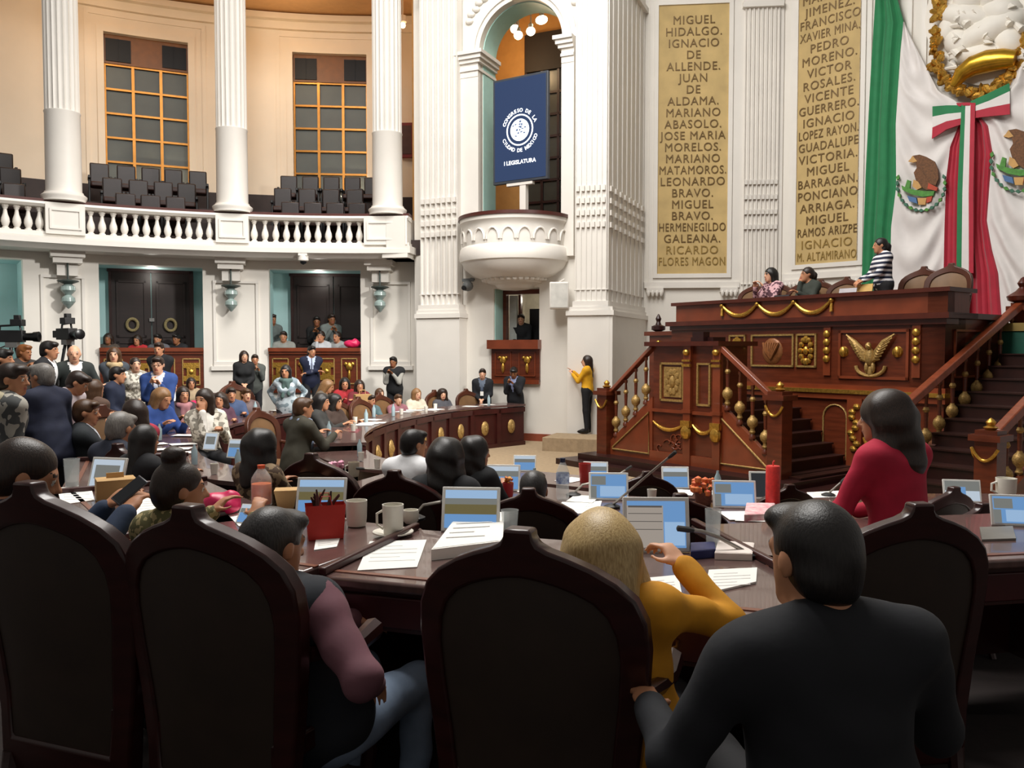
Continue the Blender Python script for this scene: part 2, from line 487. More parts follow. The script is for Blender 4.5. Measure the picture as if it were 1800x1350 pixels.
# gallery floor tiers, back wall, windows
mb = MB()
for (r0, r1, z) in ((11.25, 12.3, 4.55), (12.3, 13.15, 5.02), (13.15, 14.7, 5.5)):
    mb.arc(outl(r0, r1, 4.2, z), G, TL, hitR(760, 12.5), 40)
struct('floor_gallery', mb, dark_brown)
RW = 14.6
wins = [(184, 332, 190, 9.95), (515, 645, 190, 9.95)]
mb = MB(); cur = TL - .1
ZS, ZT = 5.7, 9.98
wt = []
for (a, b, py, zt) in wins:
    ta, tb = hitR(a, RW, py), hitR(b, RW, py); wt.append((ta, tb))
    mb.arc(outl(RW, RW + .35, 4.3, 11), G, cur, ta, 14)
    mb.arc(outl(RW, RW + .35, ZT, 11), G, ta, tb, 6); mb.arc(outl(RW, RW + .35, 4.3, ZS), G, ta, tb, 6)
    cur = tb
mb.arc(outl(RW, RW + .35, 4.3, 11), G, cur, hitR(850, RW, 200), 12)
struct('wall_gallery_back', mb, cream)
mb = MB(); mb.arc(outl(RW - .12, RW, 10.55, 10.75), G, TL, hitR(850, RW), 40).arc(outl(RW - .3, RW, 10.75, 10.9), G, TL, hitR(850, RW), 40)
for (ta, tb) in wt:
    dt = .16 / RW
    mb.arc(outl(RW - .05, RW, ZS, ZT + .16), G, ta - dt, ta, 1).arc(outl(RW - .05, RW, ZS, ZT + .16), G, tb, tb + dt, 1).arc(outl(RW - .05, RW, ZT, ZT + .16), G, ta, tb, 6)
    d2 = 2.7 * dt
    mb.arc(outl(RW - .03, RW, ZS, ZT + .5), G, ta - d2, ta - d2 + dt * .6, 1).arc(outl(RW - .03, RW, ZS, ZT + .5), G, tb + d2 - dt * .6, tb + d2, 1).arc(outl(RW - .03, RW, ZT + .4, ZT + .5), G, ta - d2, tb + d2, 8)
struct('trim_4', mb, cream)
mb = MB(); mb.arc(outl(RW - .06, RW, 5.4, 6.15), G, TL, hitR(850, RW), 40)
for (ta, tb) in wt: pass
struct('baseboard_gallery', mb, dark_brown)
mb = MB(); mb.arc(outl(10.6, 15, 10.95, 11.2), G, TL - .1, hitR(830, 14), 40)
struct('ceiling_gallery', mb, M('gallery_ceiling', '#C99A66', .7, var=.05))
for wi, (ta, tb) in enumerate(wt):
    tc = (ta + tb) / 2; hw = RW * math.sin((tb - ta) / 2)
    c = onR(tc, RW + .12)
    w = bpy.data.objects.new('window_%d' % (wi + 1), None); COL.objects.link(w); w['kind'] = 'structure'
    w.location = (c.x, c.y, ZS); w.rotation_euler = (0, 0, -tc)
    H = ZT - ZS; zs = [H - .08, H - .68] ; z = H - .76
    gl = MB(); gl.b2((-hw, .1, 0), (hw, .13, H)); gl.build('window_glass', glass_dark, w)
    rows = [H - .74 - .61 * i for i in range(7)]
    gb = MB()
    bw = 2 * hw / 3
    for i in range(4): gb.b2((-hw + bw * i - .035, .02, 0), (-hw + bw * i + .035, .1, H - .7))
    for r in rows: gb.b2((-hw, .03, r - .025), (hw, .1, r + .025))
    gb.build('glazing_bars', brass, w)
    tp = MB(); tp.b2((-hw, 0, H - .72), (hw, .1, H)); tp.build('transom_board', M('amber_board', '#7A4A1C', .5), w)
    for s in (-1, 1):
        x = s * bw
        q = MB(); q.b2((x - bw * .44, -.03, H - .66), (x + bw * .44, 0, H - .1)).b2((x - .01, -.05, H - .66), (x + .01, -.03, H - .1)); q.build('transom_pane', glass_black, w)
    c2 = onR(tc + (.3 if wi == 0 else .6) * hw / RW, RW - .14, ZS + .42)
    # floor uplight at the window foot
    lt = thing('uplight', ('strip uplight at the foot of the window beside the far column', 'strip uplight at the foot of the window nearest the arch')[wi], 'lamp', (c2.x, c2.y, ZS + .36), -tc, 'gallery uplights')
    k = MB(); k.b2((-.5, -.06, 0), (.5, .06, .07)); k.build('lamp_housing', grey_metal, lt)
    k = MB(); k.b2((-.46, -.05, .07), (.46, .05, .09)); k.build('lamp_tube', M('uplight_tube', '#FFFFFF', .3, emit='#FFE9C4', es=30), lt)
# red cabinet and small spot lamp at the gallery end
th = hitR(718, RW, 245); c = onR(th, RW - .08)
za = at(718, 277, c.y).z; zb = at(718, 217, c.y).z
t = thing('fire_cabinet', 'red framed cabinet on the gallery wall beside the fluted pilaster', 'cabinet', (c.x, c.y, za), -th)
k = MB(); k.b2((-.2, -.08, 0), (.16, .08, zb - za)); k.build('cabinet_body', red_paint, t)
k = MB(); k.b2((-.14, -.1, .08), (.1, -.08, zb - za - .08)); k.build('cabinet_glass', M('cabinet_glass', '#5A4038', .2), t)
th = hitR(708, 13.2, 45); c = onR(th, 13.2); z = at(708, 46, c.y).z
t = thing('spot_lamp', 'small lit spot lamp high at the gallery end beside the pilaster', 'lamp', (c.x, c.y, z))
k = MB(); k.lathe([(.03, .05), (.1, .1), (.1, .25), (.02, .28), (.02, 10.96 - z)], n=12); k.build('lamp_body', white, t)
k = MB(); k.ball((0, 0, .02), .07); k.build('bulb', M('bulb_glow', '#FFFFFF', emit='#FFD9A0', es=12), t)
# gallery seats
def seat_proto():
    t = thing('theatre_seat', 'x', 'seat', (0, 0, -50))
    wd = M('seat_leather', '#2A2222', .38, var=.2)
    a = MB(); a.b2((-.21, -.08, .42), (.21, 0.03, .98)); a.build('backrest', wd, t, bevel=.03)
    a = MB(); a.b2((-.2, -.45, .36), (.2, -.06, .48)); a.build('seat_cushion', M('seat_cushion', '#3A2420', .5), t, bevel=.03)
    for s in (-1, 1):
        a = MB(); a.b2((s * .228 - .03, -.42, .55), (s * .228 + .03, 0, .62)).b2((s * .228 - .025, -.3, 0), (s * .228 + .025, -.1, .56)); a.build('armrest', black, t, bevel=.01)
    return t
sp = seat_proto()
first = True
rows_ = {'back': (13.6, 5.5), 'middle': (12.75, 5.02), 'front': (11.95, 4.55)}
clus = [('below the window with brightest gilt bars', {'back': (175, 222, 265, 305, 348), 'middle': (197, 243, 287, 328), 'front': (220, 264, 308)}),
        ('below the window nearest the arch', {'back': (508, 546, 583, 620, 655), 'middle': (497, 540, 582, 624), 'front': (510, 550, 589, 628)}),
        ('past the first column at the gallery edge', {'back': (5,), 'middle': (18,), 'front': (24,)})]
ordn = ('first', 'second', 'third', 'fourth', 'fifth')
for place, rr in clus:
    for rn, pxs in rr.items():
        for i, px in enumerate(pxs):
            R, z = rows_[rn]; th = hitR(px, R, 320); c = onR(th, R, z)
            lab = 'dark seat, %s along the %s row %s' % (ordn[i], rn, place)
            if len(pxs) == 1: lab = 'dark leather seat in the %s row %s' % (rn, place)
            if first:
                sp.location = c; sp.rotation_euler = (0, 0, -th); sp['label'] = lab; sp['group'] = 'gallery seats'; first = False
            else: copy_thing(sp, c, -th, lab, 'gallery seats')
# ------------------------------------------------------------------ arch bay, pillars, name panels
def xy(px, D, py=400):
    p = at(px, py, D); return (p.x, p.y)
FA = Frame(xy(735, 19.3), xy(1010, 17.7))
def reeds(mb, s0, s1, y, n, z0, z1, d=.05, T=None):
    """pilaster face with n hollow flutes between s0 and s1, front at y"""
    w = (s1 - s0) / n; poly = [(s0, y + .25)]
    for i in range(n):
        a = s0 + i * w
        poly += [(a, y), (a + w * .16, y)] + [(a + w * (.5 - .34 * math.cos(q)), y + d * math.sin(q)) for q in (.35, .9, PI / 2, PI - .9, PI - .35)] + [(a + w * .84, y)]
    poly += [(s1, y), (s1, y + .25)]
    mb.prism(poly, z0, z1, 'z', T)
def dots(mb, s0, s1, y, n, zs, h=.09, T=None):
    w = (s1 - s0) / n
    for z in zs:
        for i in range(n):
            mb.b2((s0 + (i + .22) * w, y - .035, z), (s0 + (i + .78) * w, y + .06, z + h), T)
def pilaster(mb, s0, s1, y, n, T, zb=2.9, ztop=10.0, plinth=.05, z_dots=(4.55, 4.8, 5.05, 5.3)):
    mb.b2((s0 - plinth, y - .06, 0), (s1 + plinth, .3, zb - .18), T)
    mb.b2((s0 - plinth - .03, y - .1, zb - .18), (s1 + plinth + .03, .3, zb - .08), T)
    mb.b2((s0 - plinth, y - .06, zb - .08), (s1 + plinth, .3, zb), T)
    mb.b2((s0 - .02, y - .03, zb), (s1 + .02, .3, zb + .12), T)
    reeds(mb, s0 + .03, s1 - .03, y, n, zb + .12, ztop, .055, T)
    mb.b2((s0, y - .005, z_dots[0] - 1.3), (s1, y + .12, z_dots[0] - 1.28), T)
    dots(mb, s0 + .03, s1 - .03, y, n, z_dots, .11, T)
    mb.b2((s0 - .04, y - .07, ztop), (s1 + .04, .3, ztop + .12), T)
    mb.b2((s0, y, ztop + .12), (s1, .3, 12), T)

sl, sr = FA.s(845, 300), FA.s(990, 300)
sm = (sl + sr) / 2; AR = (sr - sl) / 2; ZSP = 8.6
dl, dr_ = FA.s(868, 560), FA.s(948, 560); DZ0, DZ1 = 1.25, 3.36
TH = .75; SR = FA.len + .05
mb = MB(FA.T)
mb.b2((-.1, 0, 0), (dl, TH, DZ1)); mb.b2((dr_, 0, 0), (SR, TH, DZ1)); mb.b2((dl, 0, 0), (dr_, TH, DZ0))
mb.b2((-.1, 0, DZ1), (SR, TH, 4.0))
mb.b2((-.1, 0, 4.0), (sl, TH, ZSP)); mb.b2((sr, 0, 4.0), (SR, TH, ZSP))
arcp = [(sm + AR * math.cos(q), ZSP + AR * math.sin(q)) for q in np.linspace(0, PI, 25)]
mb.prism([(-.1, ZSP), (-.1, 12), (sm, 12), (sm, ZSP + AR)] + arcp[13:], 0, TH, 'y')
mb.prism([(SR, ZSP), (SR, 12), (sm, 12), (sm, ZSP + AR)] + arcp[:12][::-1], 0, TH, 'y')
struct('wall_arch', mb, white_wall)
# teal lining of the arch and of the little doorway
mb = MB(FA.T)
mb.prism(arcp + [(sm - (AR - .02) * math.cos(q), ZSP + (AR - .02) * math.sin(q)) for q in np.linspace(0, PI, 25)], .12, TH, 'y')
mb.b2((sl - .01, .12, 4.0), (sl + .012, TH, ZSP)); mb.b2((sr - .012, .12, 4.0), (sr + .01, TH, ZSP))
mb.b2((dl - .01, .05, DZ0), (dl + .015, TH, DZ1)); mb.b2((dr_ - .015, .05, DZ0), (dr_ + .01, TH, DZ1))
struct('trim_5', mb, M('arch_lining', '#A9CFC8', .55, var=.04))
# archivolt, imposts, jamb pilasters, keystone, spandrel ornament
mb = MB(FA.T)
for (r0, r1, d) in ((0, .1, .07), (.1, .2, .11), (.2, .3, .05)):
    mb.prism([(sm + (AR + r0) * math.cos(q), ZSP + (AR + r0) * math.sin(q)) for q in np.linspace(0, PI, 33)] + [(sm - (AR + r1) * math.cos(q), ZSP + (AR + r1) * math.sin(q)) for q in np.linspace(0, PI, 33)], -d, .05, 'y')
a0, a1 = FA.s(806, 250), FA.s(1012, 250)
for (u, v) in ((a0, sl), (sr, a1)):
    mb.b2((u, -.12, 4.0), (v, .05, ZSP - .55))
    mb.b2((u - .01, -.16, ZSP - .42), (v + .03, TH, ZSP - .36) if v == sl else (v, TH, ZSP - .36))
    for k, (z0, z1) in enumerate(((ZSP - .25, ZSP - .17), (ZSP - .17, ZSP - .08), (ZSP - .08, ZSP))):
        e = .06 + .045 * k
        mb.b2((u - (e if v == sl else -e * 0) * .4, -.12 - e, z0), (v + (e if v == sl else 0), TH, z1)) if v == sl else mb.b2((u - e, -.12 - e, z0), (v, TH, z1))
    mb.b2((u, -.13, ZSP - .55), (v, .05, ZSP - .25))
mb.b2((sm - .16, -.2, ZSP + AR - .02), (sm + .16, .05, ZSP + AR + .55))
for sgn in (-1, 1):
    for k in range(9):
        q = PI / 2 + sgn * (.25 + .1 * k)
        rr = AR + .46 + .04 * (k % 2)
        mb.ball((sm + rr * math.cos(q), -.02, ZSP + rr * math.sin(q)), (.1, .06, .07))
struct('trim_6', mb, white)
# left and big pilasters
mb = MB()
pilaster(mb, FA.s(737, 450, -.3), FA.s(806, 450, -.3), -.3, 7, FA.T)
struct('trim_7', mb, white)
P1, P2, P3 = xy(1011, 17.4), xy(1067, 17.2), xy(1131, 20.0)
FP = Frame(P1, P2); FQ = Frame(P2, P3)
mb = MB()
pilaster(mb, -.02, FP.len + .02, -.02, 6, FP.T, plinth=.12)
pilaster(mb, .02, FQ.len, -.02, 8, FQ.T, plinth=.1)
mb.prism([P1, P2, P3, (P3[0] - 1.5, P3[1] + .4)], 0, 12)
struct('wall_pillar', mb, white)
# wall with the first name panel, wall with the second panel and flags
G1 = xy(1373, 19.7)
F1 = Frame(P3, G1); F2 = Frame(G1, (G1[0] + .717 * 7.5, G1[1] - .697 * 7.5))
mb = MB(F1.T); mb.b2((-.3, 0, 0), (F1.len + .1, .4, 12)); struct('wall_front', mb, white_wall)
mb = MB(F2.T); mb.b2((0, 0, 0), (7.5, .4, 12)); struct('wall_flags', mb, white_wall)
mb = MB()
pilaster(mb, F1.s(1306, 250, -.12), F1.s(1371, 250, -.12), -.12, 8, F1.T, zb=2.9, z_dots=(4.85, 5.2, 5.55, 5.9))
mb.b2((F1.s(1288, 250), -.06, 0), (F1.len, .1, 12), F1.T)
struct('trim_8', mb, white)
def name_panel(F, pl, pr, ybot, ztop, label, lines, pale, y_first, y_last, tn):
    off = -.06
    s0, s1 = F.s(pl, 300, off), F.s(pr, 300, off)
    zb = F.sz((pl + pr) / 2, ybot, off)[1]
    c = F.w((s0 + s1) / 2, off, 0)
    t = thing('name_panel', label, 'wall panel', (c.x, c.y, 0), F.rz, 'tan panels of names')
    hw = (s1 - s0) / 2
    m = MB(); m.b2((-hw, 0, zb), (hw, .07, ztop)); m.build('stone_slab', stone, t)
    sc = (s0 + s1) / 2
    n = len(lines)
    z_a = F.sz((pl + pr) / 2, y_first, off)[1]; z_b = F.sz((pl + pr) / 2, y_last, off)[1]
    ld = (z_a - z_b) / (n - 1)
    for nm, ls, z0, mt in (('lettering', lines[:-pale], z_a, letter_m), ('faint_lettering', lines[-pale:], z_a - ld * (n - pale), letter_pale)):
        V, Fc = text_mesh(ls, .275, ld, 2 * hw - .08, .012, 0.0, .95)
        me = bpy.data.meshes.new(nm); me.from_pydata([(v[0], v[1] - .008, v[2] + z0) for v in V], [], Fc); me.materials.append(mt); me.update()
        link(nm, me, t)
    m = MB(F.T)
    for (w, d) in ((.1, .1), (.2, .05)):
        m.b2((s0 - w, -d, zb - w), (s0, 0, ztop + w)).b2((s1, -d, zb - w), (s1 + w, 0, ztop + w)).b2((s0, -d, zb - w), (s1, 0, zb)).b2((s0, -d, ztop), (s1, 0, ztop + w))
    m.b2((s0 - .3, -.1, zb - .34), (s1 + .3, 0, zb - .2))
    for q in (s0 - .05, s1 + .05):
        m.b2((q - .2, -.16, zb - .45), (q + .2, 0, zb - .34)); 
        for j in range(4): m.ball((q - .15 + .1 * j, -.13, zb - .46), (.045, .05, .09))
    struct('trim_%d' % tn, m, white)
name_panel(F1, 1156, 1279, 481, F1.sz(1218, 8, -.06)[1], 'tall tan panel of raised names between the big pillar and narrow pilaster',
           ['MIGUEL', 'HIDALGO.', 'IGNACIO', 'DE', 'ALLENDE.', 'JUAN', 'DE', 'ALDAMA.', 'MARIANO', 'ABASOLO.', 'JOSE MARIA', 'MORELOS.', 'MARIANO', 'MATAMOROS.', 'LEONARDO', 'BRAVO.', 'MIGUEL', 'BRAVO.', 'HERMENEGILDO', 'GALEANA.', 'RICARDO', 'FLORES MAGON'], 2, 42, 466, 9)
name_panel(F2, 1401, 1511, 462, 10.75, 'tall tan panel of raised names beside the green drape',
           ['MARIANO', 'JIMENEZ.', 'FRANCISCO', 'XAVIER MINA.', 'PEDRO', 'MORENO.', 'VICTOR', 'ROSALES.', 'VICENTE', 'GUERRERO.', 'IGNACIO', 'LOPEZ RAYON.', 'GUADALUPE', 'VICTORIA.', 'MIGUEL', 'BARRAGAN.', 'PONCIANO', 'ARRIAGA.', 'MIGUEL', 'RAMOS ARIZPE', 'IGNACIO', 'M. ALTAMIRANO'], 2, -2, 456, 10)
mb = MB(F2.T)
for px in (1518, 1530, 1600, 1626):
    s = F2.s(px, 60); mb.b2((s - .05, -.06, 3), (s + .05, 0, 12))
struct('trim_11', mb, white)
# room behind the arch
amber = M('amber_room_paint', '#B98A4E', .65, var=.06)
mb = MB(FA.T)
mb.b2((-.5, 3.2, 3.5), (SR + .2, 3.4, 11)); mb.b2((-.6, TH, 3.5), (-.4, 3.3, 11)); mb.b2((SR + .1, TH, 3.5), (SR + .2, 3.3, 11))
mb.b2((-.5, TH, 10.6), (SR + .2, 3.3, 10.8))
struct('wall_arch_room', mb, amber)
mb = MB(FA.T); mb.b2((-.5, TH - .3, 3.7), (SR - .1, 3.3, 4.0)); mb.b2((-.4, 3.12, 4.0), (SR, 3.2, 5.0)); struct('floor_arch_room', mb, dark_brown)
wl, wr = FA.s(926, 200, 3.1), FA.s(1012, 200, 3.1)
wz1 = FA.sz(950, 60, 3.1)[1]
w = bpy.data.objects.new('window_3', None); COL.objects.link(w); w['kind'] = 'structure'; w.matrix_world = FA.T
g = MB(); g.b2((wl, 3.08, 5.0), (wr, 3.18, wz1)); g.build('window_glass', M('unlit_glass', '#3A3A34', .3, var=.1), w)
g = MB(); g.b2((wl, 3.0, wz1 - .95), (wr, 3.07, wz1)); g.build('window_blind', M('dark_blind', '#1C120C', .7), w)
g = MB()
for i in range(4): x = wl + (wr - wl) * i / 3; g.b2((x - .035, 3.03, 5.0), (x + .035, 3.08, wz1))
for i in range(7): g.b2((wl, 3.03, 5.2 + .55 * i), (wr, 3.08, 5.26 + .55 * i))
g.build('glazing_bars', dark_wood, w)
point_light('arch_room_lamp', tuple(FA.w(1.5, 2.0, 9.3)), 45, (1.0, .68, .36), .2)
lp = FA.w(FA.s(925, 50, 1.6), 1.6)
t = thing('light_cluster', 'cluster of glowing globes hanging inside the arch above the screen', 'lamp', (lp.x, lp.y, 0), FA.rz)
rod = MB()
for px, py in ((905, 51), (911, 62), (933, 55), (952, 35)):
    s, z = FA.sz(px, py, 1.6); x = s - FA.s(925, 50, 1.6)
    k = MB(); k.ball((x, 0, z), (.11 if px < 940 else .15, .1, .1), 14); k.build('globe', M('globe_glow', '#FFFFFF', emit='#FFF0D0', es=9), t)
    rod.tube([(x, 0, z + .08), (x, 0, 10.61)], .015, 6)
    rod.lathe([(.06, z + .08), (.06, z + .16), (.02, z + .2)], (x, 0, 0), 10)
rod.build('hanging_rods', grey_metal, t)
# pulpit balcony
pc_ = FA.w(sm - .12, 0, 0)
t = thing('pulpit_balcony', 'round white pulpit balcony with arcade relief projecting below the arch', 'balcony', (pc_.x, pc_.y, 0), FA.rz)
k = MB()
A0, A1 = PI, 2 * PI
k.lathe([(0, 3.3), (.32, 3.32), (.42, 3.36), (.46, 3.42), (.62, 3.46), (.66, 3.52), (.95, 3.62), (1.13, 3.76), (1.19, 3.88), (1.23, 3.9), (1.25, 3.98), (1.23, 4.16), (1.2, 4.2), (1.17, 4.22), (1.19, 4.4), (1.17, 4.6), (1.2, 4.68), (1.24, 4.72), (1.24, 4.8), (1.05, 4.8), (1.05, 4.1), (0, 4.1)], n=48, a0=A0, a1=A1)
k.build('pulpit_body', white, t)
k = MB()
for i in range(11):
    q = PI + PI * (i + .5) / 11
    pts = []
    for j in range(9):
        a = q + .12 * math.cos(PI * j / 8); z = 4.3 + .24 * math.sin(PI * j / 8)
        pts.append((1.2 * math.cos(a), 1.2 * math.sin(a), z))
    k.tube(pts, .022, 6)
k.build('arcade_relief', white, t)
k = MB()
for i in range(17):
    q = PI + PI * (i + .5) / 17; k.ball((.7 * math.cos(q), .7 * math.sin(q), 3.53), (.07, .07, .05), 8)
k.build('boss_row', white, t)
k = MB(); k.lathe([(1.02, 4.8), (1.27, 4.8), (1.27, 4.87), (1.02, 4.87)], n=48, a0=A0, a1=A1); k.build('pulpit_rail', M('handrail_wood', '#4A1F18', .4), t)
# screen on a post
scn = FA.w(FA.s(914, 230, -.25), -.25, 0)
ang = math.radians(-32)
t = thing('display_screen', 'navy display screen with white round emblem standing in the arch', 'screen', (scn.x, scn.y, 4.1), ang)
zt = at(914, 133, scn.y).z - 4.1; zb = at(914, 320, scn.y).z - 4.1; hw = .69
k = MB(); k.b2((-hw, 0, zb), (hw, .09, zt)); k.build('screen_case', M('screen_case', '#3B3F46', .4), t, bevel=.01)
k = MB(); k.b2((-hw + .05, -.008, zb + .06), (hw - .05, 0, zt - .05)); k.build('screen_panel', M('navy_screen', '#10182A', .3, var=.02, emit='#2B3C5C', es=.95), t)
px_ = hw * .95; pz = (FA.sz(919, 370, -.2)[1]) - 4.1
k = MB(); k.b2((-.02, .02, 0), (.13, .14, zb)); k.b2((-.35, .01, zb - .06), (.3, .12, zb)); k.build('screen_post', white, t)
glow = M('screen_white', '#FFFFFF', .4, emit='#E6EEF8', es=1.0)
ez = (zt + zb) / 2 - .02
k = MB()
def ringp(r0, r1, y0=-.014, y1=-.008, n=32, zc=ez):
    for i in range(n):
        a, b = 2 * PI * i / n, 2 * PI * (i + 1) / n
        k.prism([(r0 * math.cos(a), zc + r0 * math.sin(a)), (r1 * math.cos(a), zc + r1 * math.sin(a)), (r1 * math.cos(b), zc + r1 * math.sin(b)), (r0 * math.cos(b), zc + r0 * math.sin(b))], y0, y1, 'y')
ringp(.305, .335); ringp(.02, .235)
k.build('emblem', glow, t)
k = MB(); k.mi = 0
rnd = random.Random(4)
for i in range(14):
    a = rnd.uniform(0, 6.28); r = rnd.uniform(.05, .2)
    k.prism([(r * math.cos(a) + rnd.uniform(.015, .045) * math.cos(q), ez + r * math.sin(a) + rnd.uniform(.01, .035) * math.sin(q)) for q in (0, 1.2, 2.5, 3.8, 5)], -.018, -.013, 'y')
k.build('emblem_figure', M('screen_shade', '#2A3A58', .4, emit='#5A6E90', es=.8), t)
V = []; Fc = []
def put_text(body, size, fn):
    cu = bpy.data.curves.new('letters', 'FONT'); cu.body = body; cu.size = size; cu.align_x = 'CENTER'; cu.resolution_u = 2; cu.offset = .003
    o = bpy.data.objects.new('letters', cu); COL.objects.link(o); me = o.to_mesh(); n = len(V)
    V.extend([fn(v.co.x, v.co.y) for v in me.vertices]); Fc.extend([tuple(i + n for i in p.vertices) for p in me.polygons])
    o.to_mesh_clear(); bpy.data.objects.remove(o); bpy.data.curves.remove(cu)
for body, a0, a1, rr, flip in (('CONGRESO DE LA', 2.85, .3, .38, 1), ('CIUDAD DE MEXICO', 3.5, 5.95, .47, -1)):
    for i, ch in enumerate(body):
        if ch == ' ': continue
        a = a0 + (a1 - a0) * (i + .5) / len(body)
        rot = a - PI / 2 if flip > 0 else a + PI / 2
        put_text(ch, .11, lambda x, y: (rr * math.cos(a) + x * math.cos(rot) - y * math.sin(rot), -.012, ez + rr * math.sin(a) + x * math.sin(rot) + y * math.cos(rot)))
put_text('I LEGISLATURA', .12, lambda x, y: (x, -.012, ez - .72 + y))
me = bpy.data.meshes.new('screen_lettering'); me.from_pydata(V, [], Fc); me.materials.append(glow); me.update(); link('screen_lettering', me, t)
# doorway under the pulpit: door, room, wooden parapet
mb = MB(FA.T)
mb.b2((dl - .3, TH + 1.6, .6), (dr_ + .6, TH + 1.7, 4)); mb.b2((dl - .35, TH, .6), (dl - .25, TH + 1.6, 4)); mb.b2((dr_ + .5, TH, .6), (dr_ + .6, TH + 1.6, 4)); mb.b2((dl - .3, TH, DZ1 + .1), (dr_ + .6, TH + 1.7, DZ1 + .2)); mb.b2((dl - .3, TH - .3, 1.0), (dr_ + .6, TH + 1.7, 1.2))
struct('wall_booth', mb, M('booth_paint', '#D9D2C2', .6, emit=None))
d = bpy.data.objects.new('door_3', None); COL.objects.link(d); d['kind'] = 'structure'; d.matrix_world = FA.T
k = MB(); x0 = FA.s(884, 560, .5); k.b2((x0, .45, 1.3), (x0 + .1, .6, DZ1)).b2((dl, .45, DZ1 - .1), (dr_, .6, DZ1 + .02)).b2((x0 + .3, .7, 1.3), (x0 + .36, .8, DZ1 - .1)); k.build('door_frame', mahog, d)
k = MB(); k.b2((x0 + .12, .6, 1.3), (x0 + .3, .68, DZ1 - .12)); k.build('door_pane', M('pale_pane', '#B9BDB8', .3), d)
k = MB(); x1 = FA.s(931, 560, 1.0); k.b2((x1, 1.0, 1.25), (dr_ + .3, 1.1, 2.95)); k.build('door_leaf', black, d)
point_light('booth_lamp', tuple(FA.w((dl + dr_) / 2 + .2, 1.5, 3.2)), 7, (1, .93, .82), .1)
c = FA.w((dl + dr_) / 2, 0, 0)
hw = (dr_ - dl) / 2 + .03
t = thing('booth_parapet', 'small wooden parapet with two gilt ornaments under the pulpit balcony', 'parapet', (c.x, c.y, 0), FA.rz)
k = MB(); k.b2((-hw, -.06, 1.3), (hw, .2, 2.02)); k.build('parapet_body', mahog, t)
k = MB(); k.b2((-hw - .05, -.2, 2.02), (hw + .02, .25, 2.22)); k.build('top_rail', mahog_red, t); k = MB(); k.b2((-hw, -.09, 1.25), (hw, .2, 1.34)); k.build('plinth', mahog_red, t)
for s in (-1, 1):
    x = s * hw * .5; k = MB()
    for (p, q) in (((x - .2, 1.42), (x + .2, 1.44)), ((x - .2, 1.94), (x + .2, 1.96)), ((x - .2, 1.42), (x - .18, 1.96)), ((x + .18, 1.42), (x + .2, 1.96))): k.b2((p[0], -.08, p[1]), (q[0], -.06, q[1]))
    k.build('panel_frame', mahog_red, t)
    k = MB(); k.ball((x, -.07, 1.78), (.08, .04, .09)); k.ball((x, -.07, 1.6), (.04, .04, .12)); k.ball((x - .08, -.07, 1.83), .04); k.ball((x + .08, -.07, 1.83), .04); k.build('gilt_ornament', gold, t)
# loudspeaker, pan-tilt camera
s, z = FA.sz(983, 520, -.35); c = FA.w(s, -.35, z)
t = thing('loudspeaker', 'white box loudspeaker bracketed on the big pillar beside the pulpit', 'speaker', c, FA.rz + .35)
k = MB(); k.b2((-.2, -.18, -.28), (.2, .12, .28)); k.build('speaker_case', white, t, bevel=.02)
k = MB(); k.b2((-.18, -.19, -.25), (.18, -.178, .25)); k.build('speaker_grille', M('pale_grille', '#C9C7C0', .7), t)
k = MB(); k.b2((-.04, .1, -.06), (.04, .42, .3)); k.tube([(0, .1, .3), (0.1, .2, .36)], .02); k.build('bracket', white, t)
s, z = FA.sz(824, 503, -.25); c = FA.w(s, -.25, z)
t = thing('monitor_camera', 'grey pan tilt camera fixed to the wall beside the left fluted pilaster', 'camera', c, FA.rz)
k = MB(); k.ball((0, -.05, 0), (.12, .14, .12)); k.tube([(0, 0, .1), (0, .12, .17), (0, .27, .17)], .03); k.b2((-.16, -.02, .1), (.12, .02, .17)); k.build('camera_body', M('camera_grey', '#6F7272', .5), t)
k = MB(); k.lathe([(.06, 0), (.05, .06), (0, .065)], (0, 0, 0), 12, T=Matrix.Translation((-.03, -.14, -.05)) @ Matrix.Rotation(PI / 2, 4, 'X')); k.build('camera_lens', black, t)
# ------------------------------------------------------------------ flags, bow, medallion on the front wall
def interp(tab):
    ys = [a for a, b in tab]; xs = [b for a, b in tab]
    return lambda y: float(np.interp(y, ys, xs))
def cloth(F, off, L, R, y0, y1, nu, nv, fold, thick=.012):
    m = MB(F.T); vs = []; fs = []
    for side in (0, 1):
        for j in range(nv + 1):
            y = y0 + (y1 - y0) * j / nv
            a, b = L(y), R(y)
            for i in range(nu + 1):
                u = i / nu
                s, z = F.sz(a + (b - a) * u, y, -off)
                vs.append((s, -off - fold(u, j / nv, s, z) + side * thick, z))
    n = (nu + 1) * (nv + 1)
    for side in (0, 1):
        for j in range(nv):
            for i in range(nu):
                k = side * n + j * (nu + 1) + i
                fs.append((k, k + 1, k + nu + 2, k + nu + 1))
    for j in range(nv):
        for i in (0, nu):
            k = j * (nu + 1) + i; fs.append((k, k + nu + 1, n + k + nu + 1, n + k))
    for i in range(nu):
        for j in (0, nv):
            k = j * (nu + 1) + i; fs.append((k, k + 1, n + k + 1, n + k))
    return m.add([F.T.inverted() @ (F.T @ Vector(v)) for v in vs], fs)
green_c = M('green_flag_cloth', '#1F7A4A', .75, var=.08, scale=5, sheen=.2)
white_c = M('white_flag_cloth', '#E2DDDA', .8, var=.03, scale=5, sheen=.2)
red_c = M('red_flag_cloth', '#B01F36', .7, var=.08, scale=5, sheen=.2)
gE = interp([(-40, 1578), (0, 1580), (41, 1591), (90, 1586), (140, 1583), (220, 1578), (330, 1579), (400, 1570), (480, 1568), (560, 1562)])
gL = interp([(-40, 1542), (0, 1541), (140, 1533), (300, 1525), (480, 1518), (560, 1514)])
